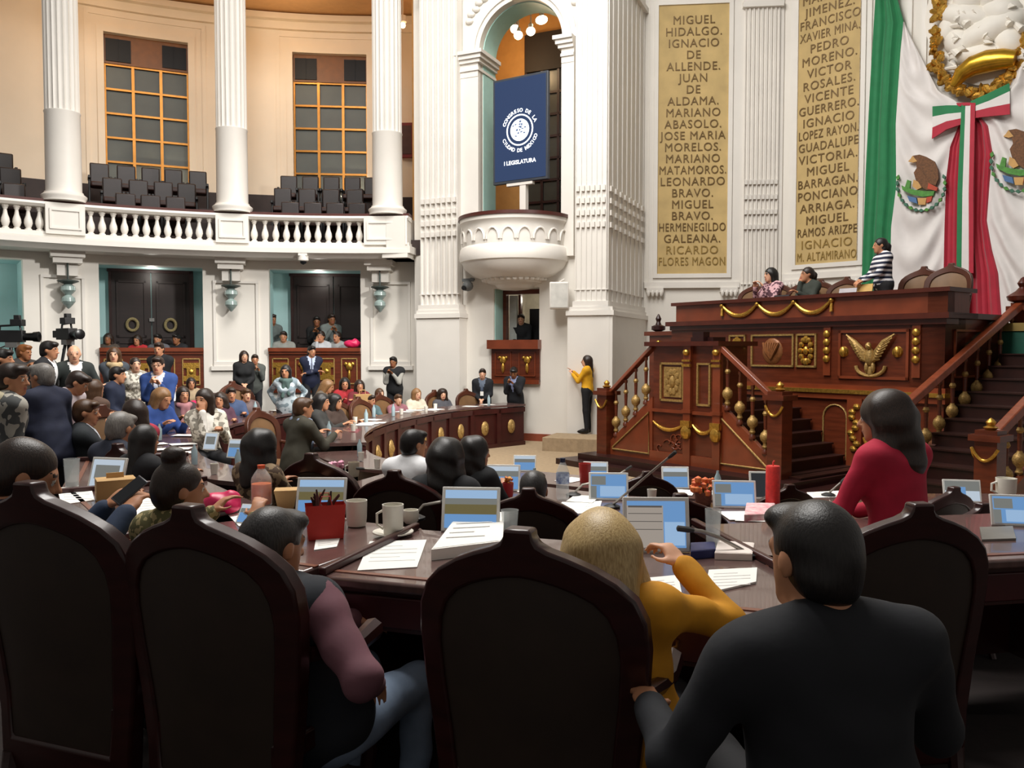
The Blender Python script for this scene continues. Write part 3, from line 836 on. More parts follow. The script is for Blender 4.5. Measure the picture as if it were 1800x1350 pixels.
wT = interp([(41, 1592), (60, 1600), (115, 1628), (163, 1652), (178, 1680), (190, 1694), (222, 1688), (259, 1673), (315, 1666), (400, 1663), (560, 1660)])
rR = interp([(186, 1708), (200, 1720), (222, 1739), (270, 1747), (320, 1742), (389, 1737), (440, 1746), (481, 1757), (570, 1764)])
wR = interp([(85, 1806), (120, 1788), (150, 1772), (178, 1730), (186, 1712), (200, 1720), (222, 1739), (270, 1747), (320, 1742), (389, 1737), (440, 1746), (481, 1757), (570, 1764)])
vf = lambda f, a, p=0.0: (lambda u, v, s, z: .06 + a * (math.sin(u * f + p + .8 * math.sin(v * 3)) + .5 * math.sin(u * f * 2.3 + 1 + p)))
def swag(u, v, s, z):
    c = .5 + .1 * math.sin(v * 5)
    d = (u - c)
    return .09 + .06 * math.sin(58 * (v + .42 * d * d) ** .85 + 3 * d + 1.5 * math.sin(5 * v)) * min(1, 4 * u, 4 * (1 - u)) * min(1, v * 3) + .03 * math.sin(9 * u + 3 * v)
def swag2(u, v, s, z):
    return .09 + .07 * math.sin(34 * (v + .9 * (u - .55) ** 2)) * min(1, 5 * u) + .02 * math.sin(7 * u)
t1 = thing('flag', 'tricolour flag with green drape beside the tan name panel', 'flag', (0, 0, 0), 0, 'draped tricolour flags')
t2 = thing('flag', 'tricolour flag hanging past the bow, its eagle cut by the frame', 'flag', (0, 0, 0), 0, 'draped tricolour flags')
cloth(F2, .16, gL, gE, -40, 575, 26, 60, vf(13, .035)).build('green_stripe', green_c, t1)
cloth(F2, .2, gE, wT, 41, 575, 44, 90, swag).build('white_stripe', white_c, t1)
cloth(F2, .22, wT, lambda y: 1700, 190, 575, 16, 60, vf(11, .03, 1)).build('red_stripe', red_c, t1)
cloth(F2, .24, lambda y: 1701, rR, 186, 590, 20, 60, vf(14, .045, 2)).build('red_stripe', red_c, t2)
cloth(F2, .2, wR, lambda y: 1868, 85, 590, 50, 150, swag2).build('white_stripe', white_c, t2)
cloth(F2, .16, lambda y: 1868, lambda y: 1915 + (y - 300) * .02, -40, 590, 20, 40, vf(11, .035)).build('green_stripe', green_c, t2)
# coats of arms
brown_e = M('eagle_brown', '#6B4526', .7, var=.35, scale=30); green_e = M('cactus_green', '#4E8A3A', .7, var=.25, scale=20)
leaf_e = M('wreath_green', '#3F6E58', .7, var=.25, scale=30); blue_e = M('lake_blue', '#4C6E9A', .7); tan_e = M('beak_tan', '#C79A5C', .7)
red_e = M('ribbon_red', '#B5482E', .7)
def arms(px, py, k, parent):
    m = MB(F2.T)
    def P(x, y): s, z = F2.sz(px + x * k, py + y * k, -.40); return (s, z)
    def poly(pts, mi, d=.02):
        m.mi = mi; m.prism([P(*p) for p in pts], -.40 - d, -.36, 'y')
    poly([(-14, -50), (-2, -52), (10, -48), (24, -40), (30, -26), (31, -10), (26, 2), (18, 0), (8, -8), (2, -16), (-6, -22), (-8, -34)], 0)
    poly([(-14, -50), (-18, -44), (-22, -40), (-14, -38), (-6, -40)], 4, .03)
    poly([(-6, -30), (6, -18), (16, -2), (24, 10), (10, 10), (0, 4), (-8, -6), (-12, -20)], 0, .03)
    poly([(-12, -8), (-4, -4), (2, 6), (-6, 10), (-14, 4)], 4, .04)
    poly([(14, -2), (30, 6), (28, 12), (12, 8)], 5, .035)
    poly([(-34, 2), (-26, 6), (-10, 10), (8, 12), (24, 12), (22, 20), (4, 22), (-16, 18), (-32, 10)], 1)
    poly([(-30, 12), (-20, 14), (-18, -6), (-24, -8)], 1, .015)
    poly([(-24, 20), (-8, 24), (-6, 34), (-20, 30)], 3); poly([(-6, 24), (10, 24), (8, 36), (-4, 36)], 4); poly([(10, 23), (20, 21), (18, 30), (10, 33)], 5)
    for i in range(17):
        a = math.radians(195 - i * 13.2)
        x, y = 42 * math.cos(a), -2 + 46 * math.sin(a) if math.sin(a) > -1 else 0
        y = 0 + 46 * math.sin(a)
        ta = a + PI / 2
        ux, uy = math.cos(ta), math.sin(ta)
        poly([(x - 5 * ux, y - 5 * uy), (x - 3.2 * uy, y + 3.2 * ux), (x + 5 * ux, y + 5 * uy), (x + 3.2 * uy, y - 3.2 * ux)], 2 if i % 3 else 1)
    m.build('coat_of_arms', [brown_e, green_e, leaf_e, blue_e, tan_e, red_e], parent)
arms(1619, 324, 1.0, t1)
arms(1789, 285, 1.12, t2)
# bow
t = thing('ribbon_bow', 'green, white and red ribbon bow where the two flags meet', 'bow')
def strip(name, pts_top, pts_bot, mat, off):
    m = MB(F2.T)
    a = [F2.sz(x, y, -off) for x, y in pts_top]; b = [F2.sz(x, y, -off) for x, y in pts_bot]
    n = len(a)
    vs = []; fs = []
    for k, (p, q) in enumerate(zip(a, b)):
        bul = .05 * math.sin(PI * k / (n - 1)) if n > 2 else 0
        vs += [(p[0], -off - bul, p[1]), (q[0], -off - bul, q[1]), (p[0], -off + .02, p[1]), (q[0], -off + .02, q[1])]
    for k in range(n - 1):
        i, j = 4 * k, 4 * k + 4
        fs += [(i, i + 1, j + 1, j), (i + 2, j + 2, j + 3, i + 3), (i, j, j + 2, i + 2), (i + 1, i + 3, j + 3, j + 1)]
    fs += [(0, 2, 3, 1), (4 * n - 4, 4 * n - 3, 4 * n - 1, 4 * n - 2)]
    m.add(vs, fs); return m.build(name, mat, t)
strip('green_ribbon', [(1639, 187), (1665, 186), (1694, 185)], [(1639, 205), (1665, 201), (1694, 197)], green_c, .42)
strip('white_ribbon', [(1639, 205), (1665, 201), (1694, 197)], [(1639, 224), (1665, 214), (1694, 207)], white_c, .42)
strip('red_ribbon', [(1639, 224), (1665, 214), (1694, 207)], [(1638, 244), (1665, 228), (1694, 217)], red_c, .42)
strip('green_ribbon', [(1706, 178), (1740, 164), (1774, 146)], [(1706, 189), (1740, 178), (1775, 160)], green_c, .42)
strip('white_ribbon', [(1706, 189), (1740, 178), (1775, 160)], [(1706, 197), (1740, 190), (1775, 182)], white_c, .42)
strip('red_ribbon', [(1706, 197), (1740, 190), (1775, 182)], [(1706, 208), (1740, 205), (1775, 201)], red_c, .42)
strip('red_ribbon', [(1681, 181), (1700, 181), (1716, 181)], [(1683, 187), (1700, 186), (1716, 187)], red_c, .43)
strip('green_ribbon', [(1690, 184), (1684, 340), (1681, 480)], [(1697, 184), (1693, 340), (1690, 480)], green_c, .46)
strip('white_ribbon', [(1697, 184), (1693, 340), (1690, 480)], [(1706, 184), (1704, 340), (1703, 480)], white_c, .46)
strip('red_ribbon', [(1706, 184), (1704, 340), (1703, 480)], [(1714, 184), (1712, 340), (1711, 480)], red_c, .46)
strip('gold_fringe', [(1681, 480), (1681, 516), (1680, 552)], [(1703, 480), (1703, 516), (1703, 552)], M('gold_fringe', '#C98A1E', .6, .2, var=.3, scale=30, stretch=(8, 8, 1)), .47)
# medallion: white relief in a gilt frame
t = thing('relief_medallion', 'white sculpted relief in a gilt foliage frame above the bow', 'relief')
relief = MB(F2.T)
rnd = random.Random(11)
def PP(x, y, o): s, z = F2.sz(x, y, -o); return (s, -o, z)
relief.mi = 0
dsk = [F2.sz(1735 + 108 * math.cos(a), 40 + 112 * math.sin(a), -.06) for a in np.linspace(0, 2 * PI, 33)[:-1]]
relief.prism(dsk, -.1, .0, 'y')
for (x, y, rx, ry, d, ang) in ((1700, 30, .62, .26, .3, .4), (1740, 55, .7, .3, .32, -.3), (1688, 75, .34, .28, .26, .8), (1760, 20, .4, .3, .3, .5), (1725, 95, .62, .2, .24, .1), (1668, 50, .2, .34, .2, .2), (1775, 75, .28, .34, .25, -.5), (1712, -5, .42, .3, .3, -.4), (1750, -10, .3, .34, .33, .2)):
    relief.ball(PP(x, y, .12), (rx, d, ry), 14, rot=Matrix.Rotation(ang, 3, 'Y'))
for i in range(26):
    x = rnd.uniform(1660, 1795); y = rnd.uniform(-20, 110)
    p = PP(x, y, .22); q = PP(x + rnd.uniform(-24, 24), y + rnd.uniform(8, 26), .2); r_ = PP((x + 12), y + 10, .36)
    relief.tube([p, r_, q], [.05, .075, .03], 7)
relief.build('white_relief', M('plaster_relief', '#E9E4DA', .6, var=.04, scale=4), t)
def gold_leafs(pts, n, size, seed, name):
    rnd = random.Random(seed); m = MB(F2.T)
    xs = np.linspace(0, 1, n)
    px = np.interp(xs, np.linspace(0, 1, len(pts)), [p[0] for p in pts]); py = np.interp(xs, np.linspace(0, 1, len(pts)), [p[1] for p in pts])
    for i in range(n):
        for k in range(3):
            c = PP(px[i] + rnd.uniform(-8, 8), py[i] + rnd.uniform(-7, 7), .22 + rnd.uniform(0, .12))
            m.ball(c, (size * rnd.uniform(.5, 1.2), .07, size * rnd.uniform(.3, .7)), 8, rot=Matrix.Rotation(rnd.uniform(0, 3), 3, 'Y'))
    return m.build(name, gold, t)
gold_leafs([(1652, -10), (1650, 12), (1648, 30)], 7, .12, 1, 'gilt_foliage')
gold_leafs([(1644, 55), (1642, 80), (1650, 105), (1642, 120), (1662, 138)], 17, .1, 2, 'gilt_foliage')
gold_leafs([(1662, 140), (1685, 160), (1710, 168), (1740, 160), (1765, 145), (1790, 110), (1800, 60)], 30, .12, 3, 'gilt_foliage')
m = MB(F2.T)
band = [(1676, 152), (1690, 130), (1710, 116), (1735, 108), (1762, 104), (1786, 104)]
m.tube([PP(x, y, .36) for x, y in band], [.08, .16, .2, .22, .2, .16], 14)
m.build('gilt_band', M('bright_gilding', '#D2A437', .28, .9, var=.15, scale=10), t)
# ------------------------------------------------------------------ presidium, rostrum, side staircase
PF = Frame((6.03, 11.5), (6.63, 10.7))
prz = PF.rz
def u_of(px, v=0.0, py=560): return PF.s(px, py, v)
def frame_on(m, u0, u1, z0, z1, v, w=.03, d=.03):
    m.b2((u0, v - d, z0), (u1, v, z0 + w)).b2((u0, v - d, z1 - w), (u1, v, z1)).b2((u0, v - d, z0), (u0 + w, v, z1)).b2((u1 - w, v - d, z0), (u1, v, z1))
t = thing('presidium_desk', 'raised mahogany presidium desk with gilt eagle and gold swags', 'desk', (6.03, 11.5, 0), prz)
UL = -5.05
k = MB(); k.b2((UL - .3, .0, 0), (0, 4.6, 1.33)); k.b2((UL - .3, .6, 1.33), (0, 4.6, 2.1)); k.build('base_block', mahog, t)
k = MB(); k.b2((UL, 0, 1.42), (0, .6, 2.44)); k.b2((-.5, .0, 1.42), (0, 2.0, 2.44)); k.build('desk_front', mahog, t)
k = MB(); k.b2((UL - .05, -.12, 2.44), (.1, .75, 2.52)); k.b2((-.6, .0, 2.44), (.1, 2.05, 2.52)); k.b2((UL, -.05, 2.36), (.04, .3, 2.44)); k.build('ledge', M('ledge_wood', '#4A1C10', .3, var=.2, coat=.2), t)
k = MB(); k.b2((UL + .02, .1, 2.52), (-.02, .3, 2.82)); k.b2((-.3, .1, 2.52), (-.02, .75, 2.82)); k.build('upper_band', mahog_red, t)
k = MB(); k.b2((UL - .04, .02, 2.82), (.04, .85, 2.88)); k.build('desk_top', M('ledge_wood', '#4A1C10'), t)
k = MB(); k.b2((UL, -.08, 1.33), (.05, .1, 1.39)); k.build('gilt_moulding', gold, t)
k = MB(); k.b2((UL, -.05, 1.24), (.04, .1, 1.33)).b2((UL, -.03, 1.39), (.03, .1, 1.46)); k.build('moulding', mahog_red, t)
# swag
us = [u_of(x, .1, 540) for x in (1271, 1333, 1397, 1463)]
k = MB()
for a, b in zip(us[:-1], us[1:]):
    k.tube([(a + (b - a) * q, .07, 2.79 - .2 * (1 - (2 * q - 1) ** 2)) for q in np.linspace(0, 1, 13)], [.02 + .022 * math.sin(PI * q) for q in np.linspace(0, 1, 13)], 8)
for a in us: k.ball((a, .07, 2.78), .045, 10)
for a in (us[0], us[-1]): k.tube([(a, .08, 2.78), (a, .07, 2.6)], [.02, .03], 8)
k.build('gold_swag', gold, t)
pan = [(1283, 1312), (1322, 1397), (1401, 1437)]
k = MB()
for a, b in pan: frame_on(k, u_of(a), u_of(b), 1.72, 2.26, 0)
k.build('panel_frames', gold_dull, t)
k = MB()
for a, b in (pan[0], pan[2]):
    c = (u_of(a) + u_of(b)) / 2; w = (u_of(b) - u_of(a)) / 2 - .05
    for i in range(12):
        q = 2 * PI * i / 12; k.ball((c + w * .7 * math.cos(q), -.02, 1.99 + .19 * math.sin(q)), (.05, .035, .05), 8)
    k.ball((c, -.02, 1.99), (.05, .04, .07)); k.ball((c, -.02, 2.16), (.05, .03, .05)); k.ball((c, -.02, 1.82), (.05, .03, .05))
k.build('gilt_relief', gold, t)
c = (u_of(1322) + u_of(1397)) / 2
k = MB(); k.ball((c, 0, 1.98), (.2, .05, .22), 18)
for i in range(7):
    k.tube([(c, -.05, 1.85), (c + (i - 3) * .035, -.08, 2.0), (c + (i - 3) * .05, -.05, 2.12)], .018, 6)
k.build('oval_relief', M('carved_wood_relief', '#8A5630', .4, .2, var=.25, scale=25), t)
for px in (1456, 1613):
    k = MB(); u = u_of(px); k.b2((u - .06, -.03, 1.6), (u + .06, 0, 2.36)); 
    k.build('stile', mahog_red, t)
    k = MB()
    for z in (1.86, 1.99, 2.12, 2.25): k.ball((u, -.04, z), (.06, .045, .06), 10)
    k.build('gilt_studs', gold, t)
k = MB(); frame_on(k, u_of(1476), u_of(1600), 1.56, 2.3, 0, .04); k.build('eagle_panel_frame', mahog_red, t)
for px in (1484, 1579):
    k = MB(); k.ball((u_of(px), -.02, 1.97), (.06, .05, .085), 12); k.lathe([(.085, 0), (.07, .03), (.05, .03)], (0, 0, 0), 14, T=Matrix.Translation((u_of(px), 0, 1.97)) @ Matrix.Rotation(PI / 2, 4, 'X')); k.build('gilt_rosette', gold, t)
# gilt eagle with raised wings
ue = u_of(1533); k = MB()
for s in (-1, 1):
    for i in range(8):
        q = i / 7
        a = Vector((ue + s * (.05 + .03 * q), -.04, 1.84 + .12 * q)); b = Vector((ue + s * (.16 + .22 * q), -.05 - .02 * math.sin(q * 3), 1.86 + .37 * q))
        mid = (a + b) / 2 + Vector((0, -.035, .02))
        k.tube([a, mid, b], [.035, .04, .012], 7)
k.ball((ue, -.05, 1.9), (.075, .06, .14), 12); k.ball((ue, -.09, 2.06), (.045, .05, .055), 10); k.tube([(ue, -.12, 2.07), (ue + .05, -.14, 2.05)], [.02, .006], 6)
k.ball((ue - .05, -.04, 1.74), (.035, .04, .09)); k.ball((ue + .05, -.04, 1.74), (.035, .04, .09)); k.ball((ue, -.03, 1.68), (.05, .03, .1))
k.tube([(ue + .23 * math.cos(a), -.03, 1.76 + .15 * math.sin(a)) for a in np.linspace(PI, 2 * PI, 12)], .028, 7)
k.build('gilt_eagle', gold_dull, t)
k = MB(); k.mi = 0
v0, v1 = .25, 1.9
for (p, q) in (((v0, 1.6), (v1, 1.63)), ((v0, 2.26), (v1, 2.29)), ((v0, 1.6), (v0 + .03, 2.29)), ((v1 - .03, 1.6), (v1, 2.29))): k.b2((0, p[0], p[1]), (.03, q[0], q[1]))
k.build('side_panel_frame', mahog_red, t)
k = MB(); k.ball((.02, .62, 1.98), (.05, .08, .1), 12); k.build('gilt_rosette', gold, t)
# lower wall with arched panels
for px in (1468, 1560):
    u = u_of(px, 0, 740); pts = [(u - .2, .3), (u - .2, .95)] + [(u - .2 * math.cos(a), .95 + .2 * math.sin(a)) for a in np.linspace(0, PI, 9)] + [(u + .2, .3)]
    k = MB(); k.tube([(x, -.01, z) for x, z in pts], .014, 6); k.build('arched_panel_moulding', gold_dull, t)
u = u_of(1506, 0, 750)
k = MB(); k.b2((u - .12, -.08, .1), (u + .12, .02, 1.26)); k.build('lower_stile', mahog_red, t)
k = MB()
for i in range(9): k.ball((u + .05 * math.sin(i * 1.7), -.09, .5 + .08 * i), (.06, .04, .05), 8)
k.build('gilt_drop', gold, t)
# far end block of the presidium
k = MB(); k.b2((UL - .85, .3, 0), (UL - .05, 2.2, 2.28)); k.b2((UL - .95, .25, 2.28), (UL, 2.25, 2.36)); k.build('end_block', mahog, t)
k = MB(); k.lathe([(.05, 2.36), (.14, 2.4), (.14, 2.47), (.06, 2.5), (.04, 2.56), (.06, 2.62), (.02, 2.7), (0, 2.72)], (UL - .8, .5, 0), 12); k.build('finial', dark_wood, t)
k = MB()
for z in (1.75, 1.88, 2.01, 2.14): k.ball((UL - .6, .28, z), (.05, .04, .05))
k.build('gilt_studs', gold, t)

def newel(par, u, v, h, r=.12, garland=True, z0=0.0):
    k = MB(); k.b2((u - r, v - r, z0), (u + r, v + r, h - .12)); k.b2((u - r - .03, v - r - .03, z0), (u + r + .03, v + r + .03, z0 + .18)); k.b2((u - r - .05, v - r - .05, h - .12), (u + r + .05, v + r + .05, h - .05)).b2((u - r, v - r, h - .05), (u + r, v + r, h))
    o = k.build('newel_post', mahog, par)
    k = MB(); k.lathe([(.05, h), (.08, h + .03), (.04, h + .05), (.055, h + .09), (.03, h + .12), (0, h + .14)], (u, v, 0), 12); k.build('finial', gold, o)
    if garland:
        k = MB()
        k.tube([(u + (r + .02) * q, v - r - .02, h - .2 - .14 * (1 - q * q)) for q in np.linspace(-1, 1, 9)], .018, 6)
        k.tube([(u - r - .02, v + (r + .02) * q, h - .2 - .14 * (1 - q * q)) for q in np.linspace(-1, 1, 9)], .018, 6)
        k.build('gilt_garland', gold, o)
    return o
bal_w = MB(); bal_w.lathe([(.05, 0), (.05, .06), (.025, .1), (.02, .16), (.03, .2), (.03, .36), (.022, .42), (.03, .7), (.018, .98), (.03, 1.0), (.03, 1.06)], n=10)
bal_w = bal_w.mesh('baluster', mahog)
bal_g = MB(); bal_g.lathe([(.03, .1), (.045, .14), (.03, .19), (.035, .22), (.07, .27), (.08, .34), (.065, .4), (.03, .45), (.03, .47)], n=12)
bal_g = bal_g.mesh('gilt_bulb', gold_dull)
bal_r = MB(); bal_r.lathe([(.03, .74), (.045, .78), (.03, .83)], n=10); bal_r = bal_r.mesh('gilt_ring', gold_dull)
def balusters(par, p, q, n, H=.78):
    for i in range(n):
        f = (i + .5) / n
        o = link('baluster', bal_w, par); o.location = [a + (b - a) * f for a, b in zip(p, q)]; o.scale = (1, 1, H / 1.06)
        g = link('gilt_bulb', bal_g, o); link('gilt_ring', bal_r, o)
def rail(par, p, q, w=.13, h=.09):
    p, q = Vector(p), Vector(q); d = q - p; hor = Vector((-d.y, d.x, 0)).normalized() * w / 2
    k = MB(); vs = []
    for P in (p, q):
        vs += [P - hor, P + hor, P + hor * .7 + Vector((0, 0, h)), P - hor * .7 + Vector((0, 0, h))]
    k.add(vs, [(0, 1, 2, 3), (4, 7, 6, 5), (0, 4, 5, 1), (1, 5, 6, 2), (2, 6, 7, 3), (3, 7, 4, 0)])
    return k.build('handrail', mahog_red, par, bevel=.012)
# rostrum
t = thing('rostrum', 'carved wooden speaker rostrum with twin balustraded stairs and gilt balusters', 'rostrum', (6.03, 11.5, 0), prz)
ra, rb, vf_ = -3.78, -2.45, -1.82
k = MB(); k.b2((-5.5, -2.45, 0), (-.75, -.02, .1)); k.b2((-5.2, -2.2, .1), (-1.0, -.02, .2)); k.build('base_step', dark_wood, t)
k = MB(); k.b2((ra, vf_, .2), (rb, -1.15, 2.06)); k.build('rostrum_body', mahog, t)
k = MB(); k.b2((ra - .1, vf_ - .12, 2.06), (rb + .08, -1.0, 2.13)); k.build('lectern_top', M('ledge_wood', '#4A1C10'), t)
k = MB(); k.b2((ra, -1.15, .2), (rb, -.03, 1.2)); k.build('speaker_platform', dark_wood, t)
uc = [u_of(x, vf_, 700) for x in (1163, 1204, 1212, 1226, 1250, 1264)]
k = MB(); frame_on(k, uc[0] - .02, uc[1], 1.18, 1.8, vf_, .035); frame_on(k, uc[3], uc[4], 1.14, 1.8, vf_, .03); k.build('panel_frames', gold_dull, t)
k = MB(); k.b2((uc[0] + .06, vf_ - .02, 1.25), (uc[1] - .06, vf_, 1.73)); c = (uc[0] + uc[1]) / 2
for i in range(10):
    q = 2 * PI * i / 10; k.ball((c + .11 * math.cos(q), vf_ - .02, 1.49 + .16 * math.sin(q)), (.05, .03, .06), 8)
k.ball((c, vf_ - .02, 1.5), (.06, .04, .1), 10); k.build('gilt_relief', gold_dull, t)
for x in (uc[2], uc[5]):
    k = MB(); k.b2((x - .07, vf_ - .07, .2), (x + .07, vf_, 2.06)); k.b2((x - .09, vf_ - .09, 1.02), (x + .09, vf_, 1.07)); k.build('pilaster', mahog_red, t)
    k = MB(); k.ball((x, vf_ - .09, 1.96), (.06, .05, .05)); k.b2((x - .08, vf_ - .1, 1.74), (x + .08, vf_ - .06, 1.78)).b2((x - .08, vf_ - .1, 1.82), (x + .08, vf_ - .06, 1.85))
    k.build('gilt_capital', gold, t); k = MB(); k.ball((x, vf_ - .08, .72), (.1, .06, .12), 10); k.b2((x - .09, vf_ - .11, .8), (x + .09, vf_ - .05, .9)); k.build('gilt_medallion', gold, t)
k = MB()
for a, b in ((ra + .02, uc[2] - .08), (uc[2] + .08, uc[5] - .08)):
    k.tube([(a + (b - a) * q, vf_ - .02, .84 - .12 * (1 - (2 * q - 1) ** 2)) for q in np.linspace(0, 1, 11)], [.015 + .02 * math.sin(PI * q) for q in np.linspace(0, 1, 11)], 7)
k.build('gilt_garland', gold, t)
k = MB(); k.b2((ra - .03, vf_ - .05, .2), (rb + .03, -1.2, .36)); k.b2((ra - .02, vf_ - .04, 1.0), (rb + .02, -1.2, 1.05)); k.build('plinth_moulding', mahog_red, t)
k = MB(); rnd = random.Random(2)
for i in range(9):
    a = rnd.uniform(ra + .15, uc[2] - .15); z = rnd.uniform(.42, .62)
    k.tube([(a + .07 * q * math.cos(q * 2 + i), vf_ - .012, z + .06 * q * math.sin(q * 2 + i)) for q in np.linspace(0, 1.6, 8)], .012, 5)
k.build('carved_scrolls', mahog_red, t)
k = MB(); k.b2((ra + .5, -1.5, 2.13), (ra + .95, -1.2, 2.2)); k.b2((ra + .62, -1.6, 2.13), (ra + .84, -1.45, 2.28)); k.build('reading_stand', dark_wood, t)
NS = 7
for s, ue_, un in ((1, rb, -1.4), (-1, ra, -4.86)):
    k = MB()
    run = (abs(un - ue_) + .3) / NS
    for i in range(NS):
        u1 = ue_ + s * run * (i + 1); h = 1.2 - (i + 1) * (1.2 / (NS + 0)) + .02
        if h < .21: h = .205
        k.b2((ue_ + s * run * i, vf_ + .06, .2), (u1, -.04, max(h, .21)))
        k.b2((ue_ + s * run * i, vf_ + .06, max(h, .21)), (u1 + s * .03, -.04, max(h, .21) + .025))
    k.build('steps', M('dark_step_wood', '#2A100A', .4, var=.25), t)
    # string board with framed triangular panel
    k = MB(); tri = [(ue_, .2), (un, .2), (un, .36), (ue_, 1.24)]
    k.prism(tri, vf_ - .02, vf_ + .06, 'y'); k.build('string_board', mahog_red, t)
    k = MB(); a = ue_ + s * .07; b = un - s * .16
    za = .98; zb = .98 - (abs(b - a)) * (.88 / abs(un - ue_))
    k.tube([(a, vf_ - .03, .3), (b, vf_ - .03, .3), (b, vf_ - .03, max(zb, .33)), (a, vf_ - .03, za)], .016, 6, closed=True); k.build('triangle_moulding', gold_dull, t)
    newel(t, un + s * .02, vf_, 1.42 if s > 0 else 1.34)
    rail(t, (ue_, vf_, 2.02), (un, vf_, 1.22 if s > 0 else 1.16))
    balusters(t, (ue_ + s * .05, vf_, 1.2), (un - s * .1, vf_, .42), 4)
# side staircase
t = thing('side_staircase', 'wide wooden staircase with gilt balusters beside the presidium end', 'staircase', (6.03, 11.5, 0), prz)
k = MB()
n = 12
for i in range(n):
    v0 = -1.9 + 3.9 * i / n; h = .175 * (i + 1)
    k.b2((.14, v0, 0), (1.4, 2.4, h - .0)) if False else k.b2((.14, v0, 0), (1.4, v0 + 3.9 / n + .001, h))
    k.b2((.14, v0 - .025, h), (1.4, v0 + 3.9 / n, h + .02))
k.build('steps', M('dark_step_wood', '#2A100A'), t)
def rz_(v, b): return b + (v + 1.8) * .42
for u, b in ((.13, 1.02), (1.42, .98)):
    rail(t, (u, -1.75, rz_(-1.75, b)), (u, 2.05, rz_(2.05, b)), .15, .1)
    balusters(t, (u, -1.65, .22), (u, 1.95, .22 + 3.6 * .42), 10, .82)
    k = MB(); k.prism([(-1.9, 0), (2.1, 0), (2.1, 1.86), (-1.9, .2)], u - .07, u + .07, 'x'); k.build('string_board', mahog, t)
    newel(t, u, -1.88, 1.1)
    newel(t, u, 2.15, 2.72, garland=False)
    k = MB(); k.lathe([(.06, 2.7), (.2, 2.76), (.22, 2.82), (.1, 2.9), (.05, 2.96), (.08, 3.02), (.03, 3.1), (0, 3.12)], (u, 2.15, 0), 14); k.build('finial_cap', M('ledge_wood', '#4A1C10'), t)
# green draped stand past the staircase
p = at(1800, 620, 12.4)
t = thing('green_table', 'green draped side table at the stair head by the picture edge', 'table', (p.x + .2, p.y + .1, 0), prz)
k = MB(); k.b2((-.5, -.4, 0), (.5, .4, 1.6)); k.b2((-.54, -.44, 1.6), (.54, .44, 2.28)); k.build('green_cloth', M('dark_green_cloth', '#0F4A3A', .8, var=.15), t, bevel=.02)
k = MB(); k.b2((-.56, -.46, 2.28), (.56, .46, 2.4)); k.build('table_top', M('gilded_top', '#8A7440', .5, .3), t)
# interpreter's platform, skirting
p = gz(1022, 765, .27)
t = thing('low_platform', 'low beige carpeted platform under the interpreter in yellow', 'platform', (p.x + .1, p.y - .1, 0), -.35)
k = MB(); k.b2((-.75, -.6, -.05), (.7, .35, .27)); k.build('platform_body', carpet, t, bevel=.01)
k = MB(FA.T); k.b2((FA.s(905, 750), -.03, 0), (FA.len - .1, 0, .16)); struct('baseboard_front', k, M('red_skirting', '#8A4630', .5, var=.1))
# ------------------------------------------------------------------ tiered floor
KP = [(0.25, 17.4), (-1.0, 16.1), (-1.75, 14.2), (-2.05, 12.6), (-2.05, 11.1), (-1.5, 9.9), (-0.2, 9.3), (0.9, 8.6), (1.8, 8.0), (2.8, 7.65), (5.0, 7.6), (10.5, 7.6)]
def smooth_path(P, n=6):
    P = [Vector(p) for p in P]; Q = [P[0] * 2 - P[1]] + P + [P[-1] * 2 - P[-2]]; out = []
    for i in range(1, len(Q) - 2):
        for j in range(n):
            t = j / n; a, b, c, d = Q[i - 1], Q[i], Q[i + 1], Q[i + 2]
            out.append(.5 * ((2 * b) + (c - a) * t + (2 * a - 5 * b + 4 * c - d) * t * t + (3 * b - a - 3 * c + d) * t ** 3))
    out.append(P[-1]); return out
KS = smooth_path(KP)
KA = np.array([(p.x, p.y) for p in KS])
def kdist(x, y):
    """signed distance to the inner desk line, positive on the seats' side"""
    p = np.array((x, y)); a = KA[:-1]; d = KA[1:] - a
    t = np.clip(((p - a) * d).sum(1) / (d * d).sum(1), 0, 1)
    q = a + d * t[:, None]; r = np.hypot(*(p - q).T); i = int(r.argmin())
    cr = d[i][0] * (p - a[i])[1] - d[i][1] * (p - a[i])[0]
    return r[i] if cr < 0 else -r[i]
def base_z(y): return -.1 + .1 * min(1, max(0, (y - 9.3) / 3))
def floor_z(x, y):
    d = kdist(x, y); b = base_z(y)
    if d > 3.75: return b + .36
    if d > 1.5: return b + .13
    return b
NX, NY, X0, X1, Y0, Y1 = 150, 150, -13, 10, -2.5, 20.8
vs = []; fs = []
for j in range(NY + 1):
    for i in range(NX + 1):
        x = X0 + (X1 - X0) * i / NX; y = Y0 + (Y1 - Y0) * j / NY; vs.append((x, y, floor_z(x, y)))
for j in range(NY):
    for i in range(NX):
        k = j * (NX + 1) + i; fs.append((k, k + 1, k + NX + 2, k + NX + 1))
mb = MB(); mb.add(vs, fs)
mb.m = [1 if kdist(sum(vs[i][0] for i in f) / 4, sum(vs[i][1] for i in f) / 4) > 1.5 else 0 for f in fs]
struct('floor', mb, [carpet, M('dark_tier_carpet', '#1C1210', .95, var=.2, scale=14, bump=.15)], smooth=False)
